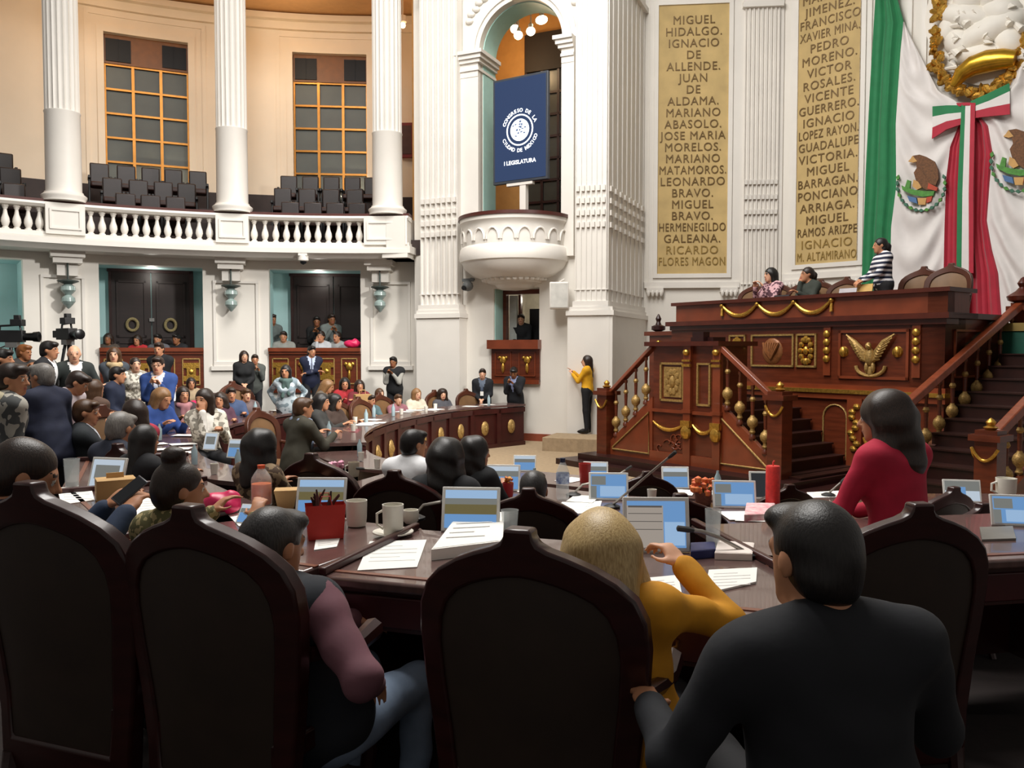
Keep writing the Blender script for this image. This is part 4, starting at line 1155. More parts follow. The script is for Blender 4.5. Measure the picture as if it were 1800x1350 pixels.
# ------------------------------------------------------------------ chairs
chair_wood = M('chair_mahogany', '#2C0E0C', .3, var=.3, scale=5, stretch=(1, 1, 5), coat=.1)
chair_rear = M('chair_rear_leather', '#2B1F17', .55, var=.15, scale=8)
chair_tan = M('chair_tan_leather', '#6E5032', .5, var=.15, scale=6)
OUT = [(.29, .13), (.30, .34), (.325, .55), (.345, .72), (.355, .86), (.348, .95), (.32, 1.015), (.27, 1.065), (.205, 1.105), (.14, 1.133), (.085, 1.152), (.052, 1.17), (.042, 1.19), (.04, 1.21)]
def full(o): return [(-x, z) for x, z in o] + [(x, z) for x, z in o[::-1]]
INN = [(.225, .27), (.24, .44), (.252, .58), (.268, .72), (.275, .84), (.266, .91), (.243, .965), (.205, 1.005), (.155, 1.032), (.105, 1.05), (.065, 1.06), (.035, 1.065), (.015, 1.067), (.005, 1.068)]
def yb(x, z): return -.27 + .55 * x * x - .12 * max(0, z - .45)
def ring(m, A, B, d0, d1):
    n = len(A); vs = []
    for L in (A, B):
        for dd in (d0, d1): vs += [(x, yb(x, z) + dd, z) for x, z in L]
    fs = []
    for i in range(n):
        j = (i + 1) % n
        fs += [(i, j, 2 * n + j, 2 * n + i), (n + i, 3 * n + i, 3 * n + j, n + j), (i, n + i, n + j, j), (2 * n + i, 2 * n + j, 3 * n + j, 3 * n + i)]
    m.add(vs, fs)
def pad(m, L, d, bul):
    rings = []
    cx, cz = 0, .7; vs = []; fs = []; n = len(L); S = (1, .85, .6, .3)
    for s in S:
        for x, z in L:
            X, Z = x * s, cz + (z - cz) * s
            vs.append((X, yb(X, Z) + d + bul * (1 - s * s), Z))
    vs.append((0, yb(0, cz) + d + bul, cz))
    for r in range(len(S) - 1):
        for i in range(n):
            j = (i + 1) % n; fs.append((r * n + i, r * n + j, (r + 1) * n + j, (r + 1) * n + i))
    r = len(S) - 1
    for i in range(n): fs.append((r * n + i, r * n + (i + 1) % n, len(vs) - 1))
    m.add(vs, fs)
def chair_proto(name, wood, rear, front):
    t = thing(name, 'x', 'chair', (0, 0, -60))
    m = MB(); ring(m, full(OUT), full(INN), -.03, .035)
    m.build('back_frame', wood, t, ang=50, bevel=.01)
    m = MB(); pad(m, full(INN), -.018, -.012); m.build('rear_panel', rear, t)
    m = MB(); pad(m, full(INN), .02, .035); m.build('back_cushion', front, t)
    m = MB(); m.prism([(-.27, -.26), (.27, -.26), (.31, .24), (.2, .27), (-.2, .27), (-.31, .24)], .36, .44); m.build('seat_frame', wood, t, bevel=.012)
    m = MB(); m.prism([(-.25, -.22), (.25, -.22), (.28, .22), (.19, .25), (-.19, .25), (-.28, .22)], .43, .49); m.build('seat', front, t, bevel=.02)
    for s in (-1, 1):
        m = MB(); m.tube([(s * .27, .22, .38), (s * .28, .24, .2), (s * .26, .22, .02), (s * .26, .23, 0)], [.035, .03, .022, .028], 8); m.build('leg', wood, t)
        m = MB(); m.tube([(s * .255, -.24, .2), (s * .25, -.26, .12), (s * .24, -.31, 0)], [.034, .03, .024], 8); m.build('leg', wood, t)
        m = MB(); m.tube([(s * .33, -.2, .72), (s * .345, -.08, .7), (s * .35, .06, .675), (s * .345, .17, .69), (s * .34, .2, .665)], [.025, .03, .034, .04, .02], 8)
        m.tube([(s * .3, .1, .42), (s * .32, .14, .52), (s * .345, .08, .66)], [.025, .022, .022], 8)
        m.build('armrest', wood, t)
    return t
dark_chair = chair_proto('deputy_chair', chair_wood, chair_rear, M('chair_seat_leather', '#3A2618', .5, var=.15))
tan_chair = chair_proto('deputy_chair', M('chair_brown_wood', '#4A2618', .35, var=.2), chair_rear, chair_tan)
used = {}
def put_chair(proto, x, y, face, label, group=None, s=1.0, z=None):
    """face: heading in degrees clockwise from +Y"""
    z = floor_z(x, y) if z is None else z
    rz = -math.radians(face)
    if proto.name not in used:
        used[proto.name] = 1; proto.location = (x, y, z); proto.rotation_euler = (0, 0, rz); proto['label'] = label; proto.scale = (s, s, s)
        if group: proto['group'] = group
        return proto
    return copy_thing(proto, (x, y, z), rz, label, group, (s, s, s))
def chair_at(px, pyt, D, face, label, group='dark wooden chairs', s=1.0, proto=None):
    """chair whose finial shows at that pixel, back at depth D; its height fits the floor"""
    p = at(px, pyt, D); f = math.radians(face)
    x, y = p.x + .36 * math.sin(f) * s, p.y + .36 * math.cos(f) * s
    z = floor_z(x, y); sc = (p.z - z) / 1.21
    sc = min(1.1, max(.85, sc))
    return put_chair(proto or dark_chair, x, y, face, label, group, sc, z)
C_NEAR = [
    (915, 927, 2.35, 20, 'big dark wooden chair with ogee top, square on before the blonde person'),
    (334, 885, 2.65, 22, 'dark wooden chair with ogee top holding the person in purple shirt'),
    (60, 844, 2.9, 20, 'dark wooden chair with ogee top behind the person holding a phone'),
    (1620, 884, 3.0, -8, 'dark wooden chair with ogee top behind the standing person in red'),
]
for a in C_NEAR: chair_at(*a)
C_MID = [
    (692, 826, 5.35, 14, 'dark wooden chair facing away beyond the grey mugs'),
    (547, 796, 6.0, 24, 'dark wooden chair facing away behind the leaning tablet and orange bottle'),
    (207, 779, 6.6, 36, 'dark wooden chair facing away behind the kraft paper box'),
    (929, 858, 4.75, 4, 'dark wooden chair facing away just beyond the clear tumbler'),
    (1198, 868, 4.75, -4, 'dark wooden chair facing away behind the largest tablet and the tall glass'),
    (1140, 829, 6.8, -10, 'dark wooden chair between the tablets in the next row under the microphone'),
    (1395, 862, 6.5, -14, 'dark wooden chair low behind the tall red candle'),
    (1690, 866, 5.6, -24, 'dark wooden chair beside the person in red, half hidden'),
    (1742, 888, 5.0, -26, 'dark wooden chair peeking past the framed tablet by the white cup'),
]
for a in C_MID: chair_at(*a)
C_TAN = [
    (115, 704, 10.0, 118, 'tan leather chair with empty seat beside the person in patterned fleece'),
    (181, 694, 9.6, 122, 'tan leather chair behind the dark suited person leaning on his elbow'),
    (451, 716, 11.4, 110, 'tan leather chair with rounded top standing free before the far desk'),
    (628, 697, 14.6, 118, 'tan leather chair near the far curved desk, empty'),
    (588, 700, 14.2, 118, 'tan leather chair half hidden beside the empty tan one'),
    (665, 690, 16.0, 122, 'tan leather chair behind the far curved desk under the photographer'),
    (818, 683, 17.9, 140, 'tan leather chair beside the standing person with badge'),
    (410, 668, 14.3, 122, 'tan leather chair back beside the person in pale blue jacket'),
    (762, 685, 17.3, 132, 'tan leather chair behind the dark haired person in grey top'),
]
for px, py, D, fc, lab in C_TAN: chair_at(px, py, D, fc, lab, 'tan leather chairs', proto=tan_chair)
# presidium chairs
for px, v, lab in ((1309, .95, 'tan presidium chair nearest the fluted pillar'), (1396, 1.05, 'tan presidium chair between the two seated women'), (1470, 1.0, 'tan presidium chair beside the papers on the presidium'),
                   (1604, 1.25, 'tan presidium chair beside the standing person in stripes'), (1652, 1.1, 'tan presidium chair nearest the gold fringed ribbon'), (1352, 1.1, 'tan presidium chair behind the seated person with long black hair'), (1424, 1.15, 'tan presidium chair behind the person resting her chin')):
    u = PF.s(px, 500, v); p = PF.w(u, v, 2.1)
    put_chair(tan_chair, p.x, p.y, math.degrees(math.atan2(-.8, -.6)), lab, 'presidium chairs', 1.03 if px > 1600 else .95, 2.1)
# ------------------------------------------------------------------ desks
desk_top = M('desk_top_wood', '#5C4440', .26, var=.2, scale=3, stretch=(6, 1, 1), coat=.5)
desk_wood = M('desk_wood', '#3A1512', .35, var=.25, scale=4)
def off_path(P, o):
    out = []
    for i, p in enumerate(P):
        t = (P[min(i + 1, len(P) - 1)] - P[max(i - 1, 0)]).normalized(); out.append(Vector((p.x + t.y * o * -1 if False else p.x + t.y * o, p.y - t.x * o)))
    return out
# travelling along KS the seats' side lies to the right: offset > 0
def curved_desk(label, path, o0, depth, htop, panel=.78, medal=True, zf=None, grp='curved desk rows'):
    a = path[0]; t = thing('curved_desk', label, 'desk', (0, 0, 0), 0, grp)
    P0 = off_path(path, o0); zt = [(floor_z(p.x, p.y) if zf is None else zf) for p in off_path(path, o0 + depth * .6)]
    # worktop follows the floor
    m = MB(); vs = []; fs = []
    prof = [(-.05, 0), (depth, 0), (depth, .04), (-.05, .04)]
    for i, p in enumerate(path):
        tt = (path[min(i + 1, len(path) - 1)] - path[max(i - 1, 0)]).normalized(); nn = Vector((tt.y, -tt.x))
        for (o, z) in prof:
            q = p + nn * (o0 + o); vs.append((q.x, q.y, zt[i] + htop - .04 + z))
    for i in range(len(path) - 1):
        for j in range(4):
            j2 = (j + 1) % 4; fs.append((i * 4 + j, i * 4 + 4 + j, i * 4 + 4 + j2, i * 4 + j2))
    fs += [(0, 1, 2, 3), tuple(len(vs) - 4 + j for j in range(4))]
    m.add(vs, fs); m.build('worktop', desk_top, t)
    # front panels
    L = [0]
    for i in range(1, len(P0)): L.append(L[-1] + (P0[i] - P0[i - 1]).length)
    n = max(1, round(L[-1] / panel))
    def pt(s):
        i = max(0, min(len(L) - 2, int(np.searchsorted(L, s)) - 1)); f = (s - L[i]) / (L[i + 1] - L[i]); return P0[i] + (P0[i + 1] - P0[i]) * f, zt[i]
    for k in range(n):
        (p, za), (q, zb) = pt(L[-1] * k / n), pt(L[-1] * (k + 1) / n)
        z = min(za, zb) - .02
        F = Frame((q.x, q.y), (p.x, p.y)) ; w = F.len
        m = MB(F.T); s = 1 if F.n.dot(Vector((path[len(path) // 2].x, path[len(path) // 2].y, 0)) - Vector((4, 12, 0))) > 0 else -1
        m.b2((0, 0, z), (w, .05 * s, z + htop - .04)); m.b2((-.05, -.04 * s, z), (.06, 0, z + htop - .06)); m.b2((0, -.05 * s, z), (w, 0, z + .1)); m.b2((0, -.04 * s, z + htop - .14), (w, 0, z + htop - .04))
        o = m.build('front_panel', desk_wood, t)
        if medal:
            m = MB(F.T); m.ball((w / 2, -.01 * s, z + htop * .5), (.1, .045, .15), 12); m.ball((w / 2, -.03 * s, z + htop * .5), (.045, .05, .07), 8)
            m.build('gilt_medallion', gold_dull, o)
    return t
def sub(y0, y1):
    return [p for p in KS]
i11 = min(range(len(KS)), key=lambda i: abs(KS[i].y - 10.6) + (0 if KS[i].x < -1 else 9))
curved_desk('curved dark desk of gilt medallion panels ending under the men at the wall', KS[0:i11 + 1], 0, .62, .86)
curved_desk('dark desk row carrying the farthest tablets before the rostrum', KS[i11:-6], 0, .62, .76, medal=False)
KN = [p for p in KS if not (p.y > 15.5)]
iN = min(range(len(KS)), key=lambda i: abs(KS[i].y - 9.6) + (0 if KS[i].x < 0 else 9))
curved_desk('dark desk row strewn with papers behind the free tan chair', KS[7:iN + 1], 2.05, .6, .78, medal=False)
curved_desk('dark desk row holding the water bottle and lower tablets', KS[iN + 1:-6], 1.6, .95, .78, medal=False)
curved_desk('outer dark desk row in front of the standing crowd and cameras', KS[10:iN - 2], 4.5, .6, .8, medal=False)
T1 = .26
def desk(label, x, y, deg, L, Dp, h=.8, n_dr=2):
    t = thing('wooden_desk', label, 'desk', (x, y, floor_z(x, y)), math.radians(deg), 'front desk row')
    z = T1 - floor_z(x, y)
    m = MB(); m.b2((0, -.03, h - .045 + z), (L, Dp, h + z)); m.build('desk_top', desk_top, t, bevel=.012)
    m = MB(); m.b2((0.0, .04, h + z - .002), (L - .0, .07, h + .004 + z)); m.build('top_inlay', M('inlay', '#7A4A3A', .3), t)
    m = MB(); m.b2((.02, .02, h - .22 + z), (L - .02, Dp - .02, h - .045 + z)); m.build('apron', desk_wood, t)
    m = MB(); m.b2((.02, Dp - .06, 0), (L - .02, Dp - .02, h - .2 + z)); m.build('modesty_panel', desk_wood, t)
    for x0 in (.02, L - .08):
        m = MB(); m.b2((x0, .04, 0), (x0 + .06, Dp - .06, h - .2 + z)); m.build('side_panel', desk_wood, t)
    for i in range(n_dr):
        a = .05 + (L - .1) * i / n_dr; b = .05 + (L - .1) * (i + 1) / n_dr
        m = MB(); m.b2((a + .02, 0, h - .2 + z), (b - .02, .025, h - .07 + z)); d = m.build('drawer', M('drawer_wood', '#42181A', .32, var=.2), t, bevel=.006)
        m = MB(); c = (a + b) / 2
        m.tube([(c - .04, -.005, h - .12 + z), (c - .04, -.03, h - .135 + z), (c, -.035, h - .15 + z), (c + .04, -.03, h - .135 + z), (c + .04, -.005, h - .12 + z)], .007, 6); m.build('handle', brass, d)
    m = MB(); m.b2((0, -.03, h + z), (.035, Dp, h + .035 + z)); m.build('end_ridge', desk_wood, t, bevel=.008)
    return t
desk('wooden desk with white sheet and paper stack before the blonde person', -.80, 3.43, -18, 1.95, .92)
desk('wooden desk carrying the red bag and orange bottle beside the person in purple', -1.95, 4.02, -26, 1.2, .92, n_dr=1)
desk('wooden desk carrying the kraft box before the person with the phone', -2.95, 5.38, -54, 1.55, .92)
desk('wooden desk behind the tumbler past the person with pulled back hair', -3.65, 6.95, -66, 1.6, .85)
desk('wooden desk at the picture edge beside the empty dark chair', 1.12, 3.5, 10, 2.0, .92)
# ------------------------------------------------------------------ people: smooth blended solids meshed as one surface
def rc(a, b, ra, rb, k=.03): return ('c', np.array(a, float), np.array(b, float), ra, rb, k, '+')
def el(c, r, R=None, k=.03, op='+'): return ('e', np.array(c, float), np.array(r, float), R, None, k, op)
def half(c, n, k=.01): return ('h', np.array(c, float), np.array(n, float), None, None, k, '&')
def solid(prims, vox, wr=0.0, wf=30.0, seed=0):
    """surface of blended shapes -> verts, quads"""
    lo = np.full(3, 1e9); hi = -lo
    for p in prims:
        if p[6] != '+': continue
        if p[0] == 'c': pts = [(p[1], p[3]), (p[2], p[4])]
        else: pts = [(p[1], float(max(p[2])))]
        for c, r in pts: lo = np.minimum(lo, c - r); hi = np.maximum(hi, c + r)
    lo -= 4 * vox + .01; hi += 4 * vox + .01
    n = np.ceil((hi - lo) / vox).astype(int) + 1
    ax = [lo[i] + vox * np.arange(n[i]) for i in range(3)]
    V = np.full(n, 1.0, np.float32)
    for kind, a, b, ra, rb, k, op in prims:
        if kind == 'h': sl = (slice(None),) * 3
        else:
            if kind == 'c': l = np.minimum(a - ra, b - rb); h = np.maximum(a + ra, b + rb)
            else: m = float(max(b)); l = a - m; h = a + m
            g = k + 2.5 * vox
            i0 = np.clip(np.floor((l - g - lo) / vox).astype(int), 0, n); i1 = np.clip(np.ceil((h + g - lo) / vox).astype(int) + 1, 0, n)
            if (i1 <= i0).any(): continue
            sl = tuple(slice(x, y) for x, y in zip(i0, i1))
        X = ax[0][sl[0]][:, None, None]; Y = ax[1][sl[1]][None, :, None]; Z = ax[2][sl[2]][None, None, :]
        if kind == 'c':
            d = b - a; L = float(d @ d) + 1e-9
            t = np.clip(((X - a[0]) * d[0] + (Y - a[1]) * d[1] + (Z - a[2]) * d[2]) / L, 0, 1)
            D = np.sqrt((X - a[0] - t * d[0]) ** 2 + (Y - a[1] - t * d[1]) ** 2 + (Z - a[2] - t * d[2]) ** 2) - (ra + t * (rb - ra))
        elif kind == 'e':
            x, y, z = X - a[0], Y - a[1], Z - a[2]
            if ra is not None:
                R = ra; x, y, z = (R[0][0] * x + R[1][0] * y + R[2][0] * z, R[0][1] * x + R[1][1] * y + R[2][1] * z, R[0][2] * x + R[1][2] * y + R[2][2] * z)
            k0 = np.sqrt((x / b[0]) ** 2 + (y / b[1]) ** 2 + (z / b[2]) ** 2)
            k1 = np.sqrt((x / b[0] ** 2) ** 2 + (y / b[1] ** 2) ** 2 + (z / b[2] ** 2) ** 2) + 1e-6
            D = k0 * (k0 - 1) / k1
        else:
            D = (X - a[0]) * b[0] + (Y - a[1]) * b[1] + (Z - a[2]) * b[2]
        A = V[sl]
        if op == '+':
            hh = np.maximum(k - np.abs(A - D), 0) / k; V[sl] = np.minimum(A, D) - hh * hh * k * .25
        else:
            if op == '-': D = -D
            hh = np.maximum(k - np.abs(A - D), 0) / k; V[sl] = np.maximum(A, D) + hh * hh * k * .25
    if wr:
        X = ax[0][:, None, None]; Y = ax[1][None, :, None]; Z = ax[2][None, None, :]
        w = np.sin(wf * Z + 3 * np.sin(9 * X + seed) + 2 * np.sin(8 * Y + seed * 2)) * np.sin(wf * .37 * X + 2 * np.sin(7 * Z + seed)) + .6 * np.sin(wf * .8 * (Y + X) + 4 * np.sin(6 * Z + 1 + seed))
        V += (wr * w).astype(np.float32)
    S = V < 0
    cells = []; pos = []; quads = []
    N = n - 1
    for d in range(3):
        s0 = [slice(None)] * 3; s1 = [slice(None)] * 3; s0[d] = slice(0, -1); s1[d] = slice(1, None)
        I = np.argwhere(S[tuple(s0)] != S[tuple(s1)])
        e1, e2 = (d + 1) % 3, (d + 2) % 3
        I = I[(I[:, e1] > 0) & (I[:, e2] > 0) & (I[:, e1] < N[e1]) & (I[:, e2] < N[e2])]
        J = I.copy(); J[:, d] += 1
        v0 = V[I[:, 0], I[:, 1], I[:, 2]]; v1 = V[J[:, 0], J[:, 1], J[:, 2]]
        P = I.astype(float); P[:, d] += v0 / (v0 - v1)
        q = []
        for (x, y) in ((0, 0), (-1, 0), (-1, -1), (0, -1)):
            Cc = I.copy(); Cc[:, e1] += x; Cc[:, e2] += y
            q.append((Cc[:, 0] * N[1] + Cc[:, 1]) * N[2] + Cc[:, 2]); pos.append(P)
        q = np.array(q).T; cells.append(q.T.ravel())
        fl = v0 > 0
        q[fl] = q[fl][:, ::-1]; quads.append(q)
    cells = np.concatenate(cells); pos = np.concatenate(pos)
    U, inv = np.unique(cells, return_inverse=True)
    cnt = np.bincount(inv)
    VV = np.stack([np.bincount(inv, pos[:, i]) / cnt for i in range(3)], 1)
    Q = np.searchsorted(U, np.concatenate(quads))
    # one light smoothing pass
    for _ in range(2):
        acc = np.zeros_like(VV); c = np.zeros(len(VV))
        for i in range(4):
            a, b = Q[:, i], Q[:, (i + 1) % 4]
            for x in range(3): acc[:, x] += np.bincount(a, VV[b, x], len(VV))
            c += np.bincount(a, minlength=len(VV))
        VV = VV * .5 + .5 * acc / np.maximum(c, 1)[:, None]
    return VV * vox + lo, Q
def mesh_np(name, VV, Q, mats, idx=None):
    me = bpy.data.meshes.new(name)
    me.vertices.add(len(VV)); me.vertices.foreach_set('co', VV.astype(np.float32).ravel())
    me.loops.add(len(Q) * 4); me.loops.foreach_set('vertex_index', Q.astype(np.int32).ravel())
    me.polygons.add(len(Q)); me.polygons.foreach_set('loop_start', np.arange(0, len(Q) * 4, 4, dtype=np.int32))
    me.polygons.foreach_set('loop_total', np.full(len(Q), 4, np.int32)) if bpy.app.version < (4, 1) else None
    for m in mats: me.materials.append(m)
    if idx is not None: me.polygons.foreach_set('material_index', idx.astype(np.int32))
    me.update(calc_edges=True)
    me.polygons.foreach_set('use_smooth', [True] * len(Q)); me.update()
    return me
def rotm(yaw=0, pitch=0, roll=0):
    """yaw>0 turns to the right, pitch>0 bows forward, roll>0 tips to the right (degrees)"""
    return np.array(Matrix.Rotation(-math.radians(yaw), 3, 'Z') @ Matrix.Rotation(-math.radians(pitch), 3, 'X') @ Matrix.Rotation(math.radians(roll), 3, 'Y'))
SKINS = {'l': '#D9A586', 'm': '#BC8462', 'd': '#93603F'}
def skin(k): return M('skin_' + k, SKINS[k], .5, var=.1, scale=9, spec=.4)
def hair_m(k):
    return M('hair_' + k, {'black': '#0E0B0A', 'dark': '#1C120D', 'brown': '#3A2415', 'auburn': '#5A3418', 'grey': '#5E5A56', 'blond': '#D2B680', 'salt': '#1A1818', 'lightbrown': '#6E4C2C'}[k],
             .42, var=.0, scale=26, stretch=(9, 9, .8), bump=.14, hex2={'black': '#1E1917', 'dark': '#33231A', 'brown': '#54381F', 'auburn': '#8A5426', 'grey': '#8C8883', 'blond': '#A08250', 'salt': '#403D3C', 'lightbrown': '#94704A'}[k])
def cloth_m(name, hexc, rough=.85, **k): return M('cloth_' + name, hexc, rough, var=k.pop('var', .12), scale=k.pop('scale', 12), bump=k.pop('bump', .12), **k)
def stripes(name, c1, c2, sc, band=.5, axis='Z', noise=0.0, wave='BANDS'):
    key = 'cloth_' + name
    if key in MATS: return MATS[key]
    m = M(key, c1, .85); nt = m.node_tree; b = nt.nodes['Principled BSDF']
    tc = nt.nodes.new('ShaderNodeTexCoord')
    if wave == 'BANDS':
        w = nt.nodes.new('ShaderNodeTexWave'); w.bands_direction = axis; w.inputs['Scale'].default_value = sc; w.inputs['Distortion'].default_value = noise
        out = w.outputs['Fac']
    else:
        w = nt.nodes.new('ShaderNodeTexNoise'); w.inputs['Scale'].default_value = sc * .9; w.inputs['Detail'].default_value = 1; out = w.outputs['Fac']; band = .5
    nt.links.new(tc.outputs['Object'], w.inputs['Vector'])
    r = nt.nodes.new('ShaderNodeValToRGB'); r.color_ramp.interpolation = 'CONSTANT'
    r.color_ramp.elements[0].color = lin(c1); r.color_ramp.elements[1].color = lin(c2); r.color_ramp.elements[1].position = band
    nt.links.new(out, r.inputs['Fac']); nt.links.new(r.outputs['Color'], b.inputs['Base Color'])
    return m
def ik(S, T, l1, l2, pole):
    S, T = np.array(S, float), np.array(T, float); d = T - S; L = np.linalg.norm(d)
    if L > (l1 + l2) * .995: T = S + d * ((l1 + l2) * .995 / L); d = T - S; L = np.linalg.norm(d)
    u = d / L; a = (l1 * l1 - l2 * l2 + L * L) / (2 * L); h = math.sqrt(max(l1 * l1 - a * a, 0))
    p = np.array(pole, float); p = p - u * (p @ u); p /= np.linalg.norm(p) + 1e-9
    return S + u * a + p * h, T
WARN = []
def person(label, px=None, py=None, D=None, face=180, sit=False, look=None, pitch=5, lean=8, roll=0, twist=0, sex='m', hair='short', hc='black', sk='m', top='#222228', top_m=None,
           shirt=None, tie=None, bottom='#1C1C20', r=None, l=None, rp=None, lp=None, curl=.7, group=None, z=None, hip=None, head=None, build=1.0, extra=(), s=None, vox=None, legs=None, xy=None, hood=False, wr=.0022, cuff=True, topname='jacket', pose=None, rW=None, lW=None, eW=None):
    hz = .53 if sit else .93
    sh = .185 if sex == 'm' else .162
    sh *= build
    look = face if look is None else look
    if pose == 'desk': r, l = (.16, .42, .84), (-.16, .42, .84)
    if pose == 'chin': r, l = (.06, .2, hz + .5), (-.1, .4, .84)
    if pose == 'cross': r, l = (-.13, .21, hz + .2), (.13, .23, hz + .16)
    if pose == 'hips': r, l = (.2, -.02, hz + .06), (-.2, -.02, hz + .06)
    if pose == 'front': r, l = (.05, .24, hz + .05), (-.05, .25, hz + .05)
    if pose == 'hold': r, l = (.07, .26, hz + .38), (-.05, .28, hz + .36)
    if r is None: r = (.24, .22, hz + .12) if sit else (.25, .04, hz - .12)
    if l is None: l = (-.24, .22, hz + .12) if sit else (-.25, .04, hz - .12)
    RT = rotm(twist, lean, roll)
    H = np.array((0, 0, hz))
    S_ = s or 1.0
    f = math.radians(face); toW = np.array(((math.cos(f), math.sin(f), 0), (-math.sin(f), math.cos(f), 0), (0, 0, 1)))   # local -> world
    if hip is not None:   # torso axis from hip to head
        hip = np.array(hip, float); hd = np.array(head, float)
        a = toW.T @ (hd - hip); S_ = s or np.linalg.norm(a) / .655; a = a / np.linalg.norm(a)
        q = Vector((0, 0, 1)).rotation_difference(Vector(a)).to_matrix()
        RT = np.array(q) @ rotm(twist)
    T = lambda x, y, h: H + RT @ np.array((x, y, h))
    RH = rotm(((look - face + 180) % 360) - 180, pitch, roll * .4)
    hb = T(0, .0, .5); hcen = hb + RH @ np.array((0, .022, .13))
    hl = lambda x, y, z_: hcen + RH @ np.array((x, y, z_))
    top_z = (hcen + RH @ np.array((0, -.02, .122)))[2]
    if hip is not None:
        loc = hd - toW @ (hcen * S_); zf = loc[2]
    elif px is not None:
        P = np.array(at(px, py, D)); off = toW @ hcen
        if z is None:
            zf = 0
            for _ in range(2):
                x, y = P[0] - off[0] * S_, P[1] - off[1] * S_
                zf = floor_z(x, y); S_ = s or (P[2] - zf) / top_z
                if not .86 <= S_ <= 1.13:
                    WARN.append((label[:40], round(S_, 2))); S_ = min(1.13, max(.86, S_))
        else:
            zf = z; S_ = s or (P[2] - zf) / top_z
            if not .86 <= S_ <= 1.13: WARN.append((label[:40], round(S_, 2))); S_ = min(1.13, max(.86, S_))
        loc = np.array((P[0] - off[0] * S_, P[1] - off[1] * S_, zf))
    else:
        loc = np.array((xy[0], xy[1], z if z is not None else floor_z(*xy)))
    D = D or math.hypot(loc[0], loc[1])
    vox = (vox or min(.02, max(.0085, D * .00125))) 
    # --- limbs
    if rW is not None: r = toW.T @ (np.array(rW) - loc) / S_
    if lW is not None: l = toW.T @ (np.array(lW) - loc) / S_
    SR, SL = T(sh, -.01, .435), T(-sh, -.01, .435)
    ER, WR = ik(SR, r, .285, .25, rp or (.5, -.6, -1)); EL, WL = ik(SL, l, .285, .25, lp or (-.5, -.6, -1))
    if eW is not None:
        e = toW.T @ (np.array(eW) - loc) / S_; ER = SR + (e - SR) * .285 / np.linalg.norm(e - SR); w = np.array(r, float) - ER; WR = ER + w * .235 / np.linalg.norm(w)
    if sit: KN = [(.12, .43, hz - .01), (-.12, .43, hz - .01)]; AN = [(.12, .42, .09), (-.12, .40, .09)]
    else: KN = [(.1, .03, .5), (-.1, .0, .5)]; AN = [(.11, .0, .09), (-.11, -.03, .09)]
    if legs: KN, AN = legs
    HP = [(.09, 0, hz - .02), (-.09, 0, hz - .02)]
    fem = sex == 'f'
    b = build
    torso = [el(T(0, 0, .02), (.165 * b, .12 * b, .13), RT, .05), el(T(0, .0, .19), ((.13 if fem else .15) * b, .105 * b, .17), RT, .06), el(T(0, .01, .34), ((.145 if fem else .168) * b, .115 * b, .16), RT, .06),
             rc(T(-sh + .03, -.015, .425), T(sh - .03, -.015, .425), .07, .07, .06), rc(T(.04, -.02, .5), T(sh - .04, -.02, .45), .045, .05, .05), rc(T(-.04, -.02, .5), T(-sh + .04, -.02, .45), .045, .05, .05)]
    if fem: torso += [el(T(.07, .09, .31), (.07, .06, .07), RT, .04), el(T(-.07, .09, .31), (.07, .06, .07), RT, .04)]
    armr = .9 if fem else 1.0
    arms = []
    for Sx, E, W in ((SR, ER, WR), (SL, EL, WL)):
        arms += [rc(Sx, E, .056 * armr * b, .043 * armr, .03), rc(E, W, .043 * armr, .028, .02)]
    legp = []
    for Hh, Kk, A in zip(HP, KN, AN): legp += [rc(Hh, Kk, .085 * b, .058, .04), rc(Kk, A, .056, .038, .03)]
    hands = []
    fr = .0088 if vox < .01 else .0115
    for sg, E, W in ((1, ER, WR), (-1, EL, WL)):
        d = (W - E) / np.linalg.norm(W - E)
        side = np.cross(d, (0, 0, 1.0)); side /= np.linalg.norm(side) + 1e-9
        nrm = np.cross(side, d)          # back of hand
        side = side * sg                 # little-finger side outward
        Rm = np.stack([side, nrm, d], 1)
        hands += [el(W + d * .045, (.038, .017, .052), Rm, .015)]
        for i in range(4):
            ln = (.072, .082, .076, .06)[i]; o = (-.028, -.0095, .009, .0275)[i]
            base = W + d * .085 + side * o
            c1 = curl * (.55 + .1 * i); c2 = curl * (1.25 + .1 * i)
            m = base + (d * math.cos(c1) - nrm * math.sin(c1)) * ln * .55
            e = m + (d * math.cos(c2) - nrm * math.sin(c2)) * ln * .5
            hands += [rc(base, m, fr, fr, .006), rc(m, e, fr, fr * .85, .004)]
        th = W + d * .02 - side * .028
        m = th + (d * .6 - side * .7 - nrm * .35) / 1.0 * .04; e = m + (d * .9 - side * .15 - nrm * .4) * .034
        hands += [rc(th, m, fr * 1.35, fr * 1.1, .01), rc(m, e, fr * 1.1, fr * .9, .004)]
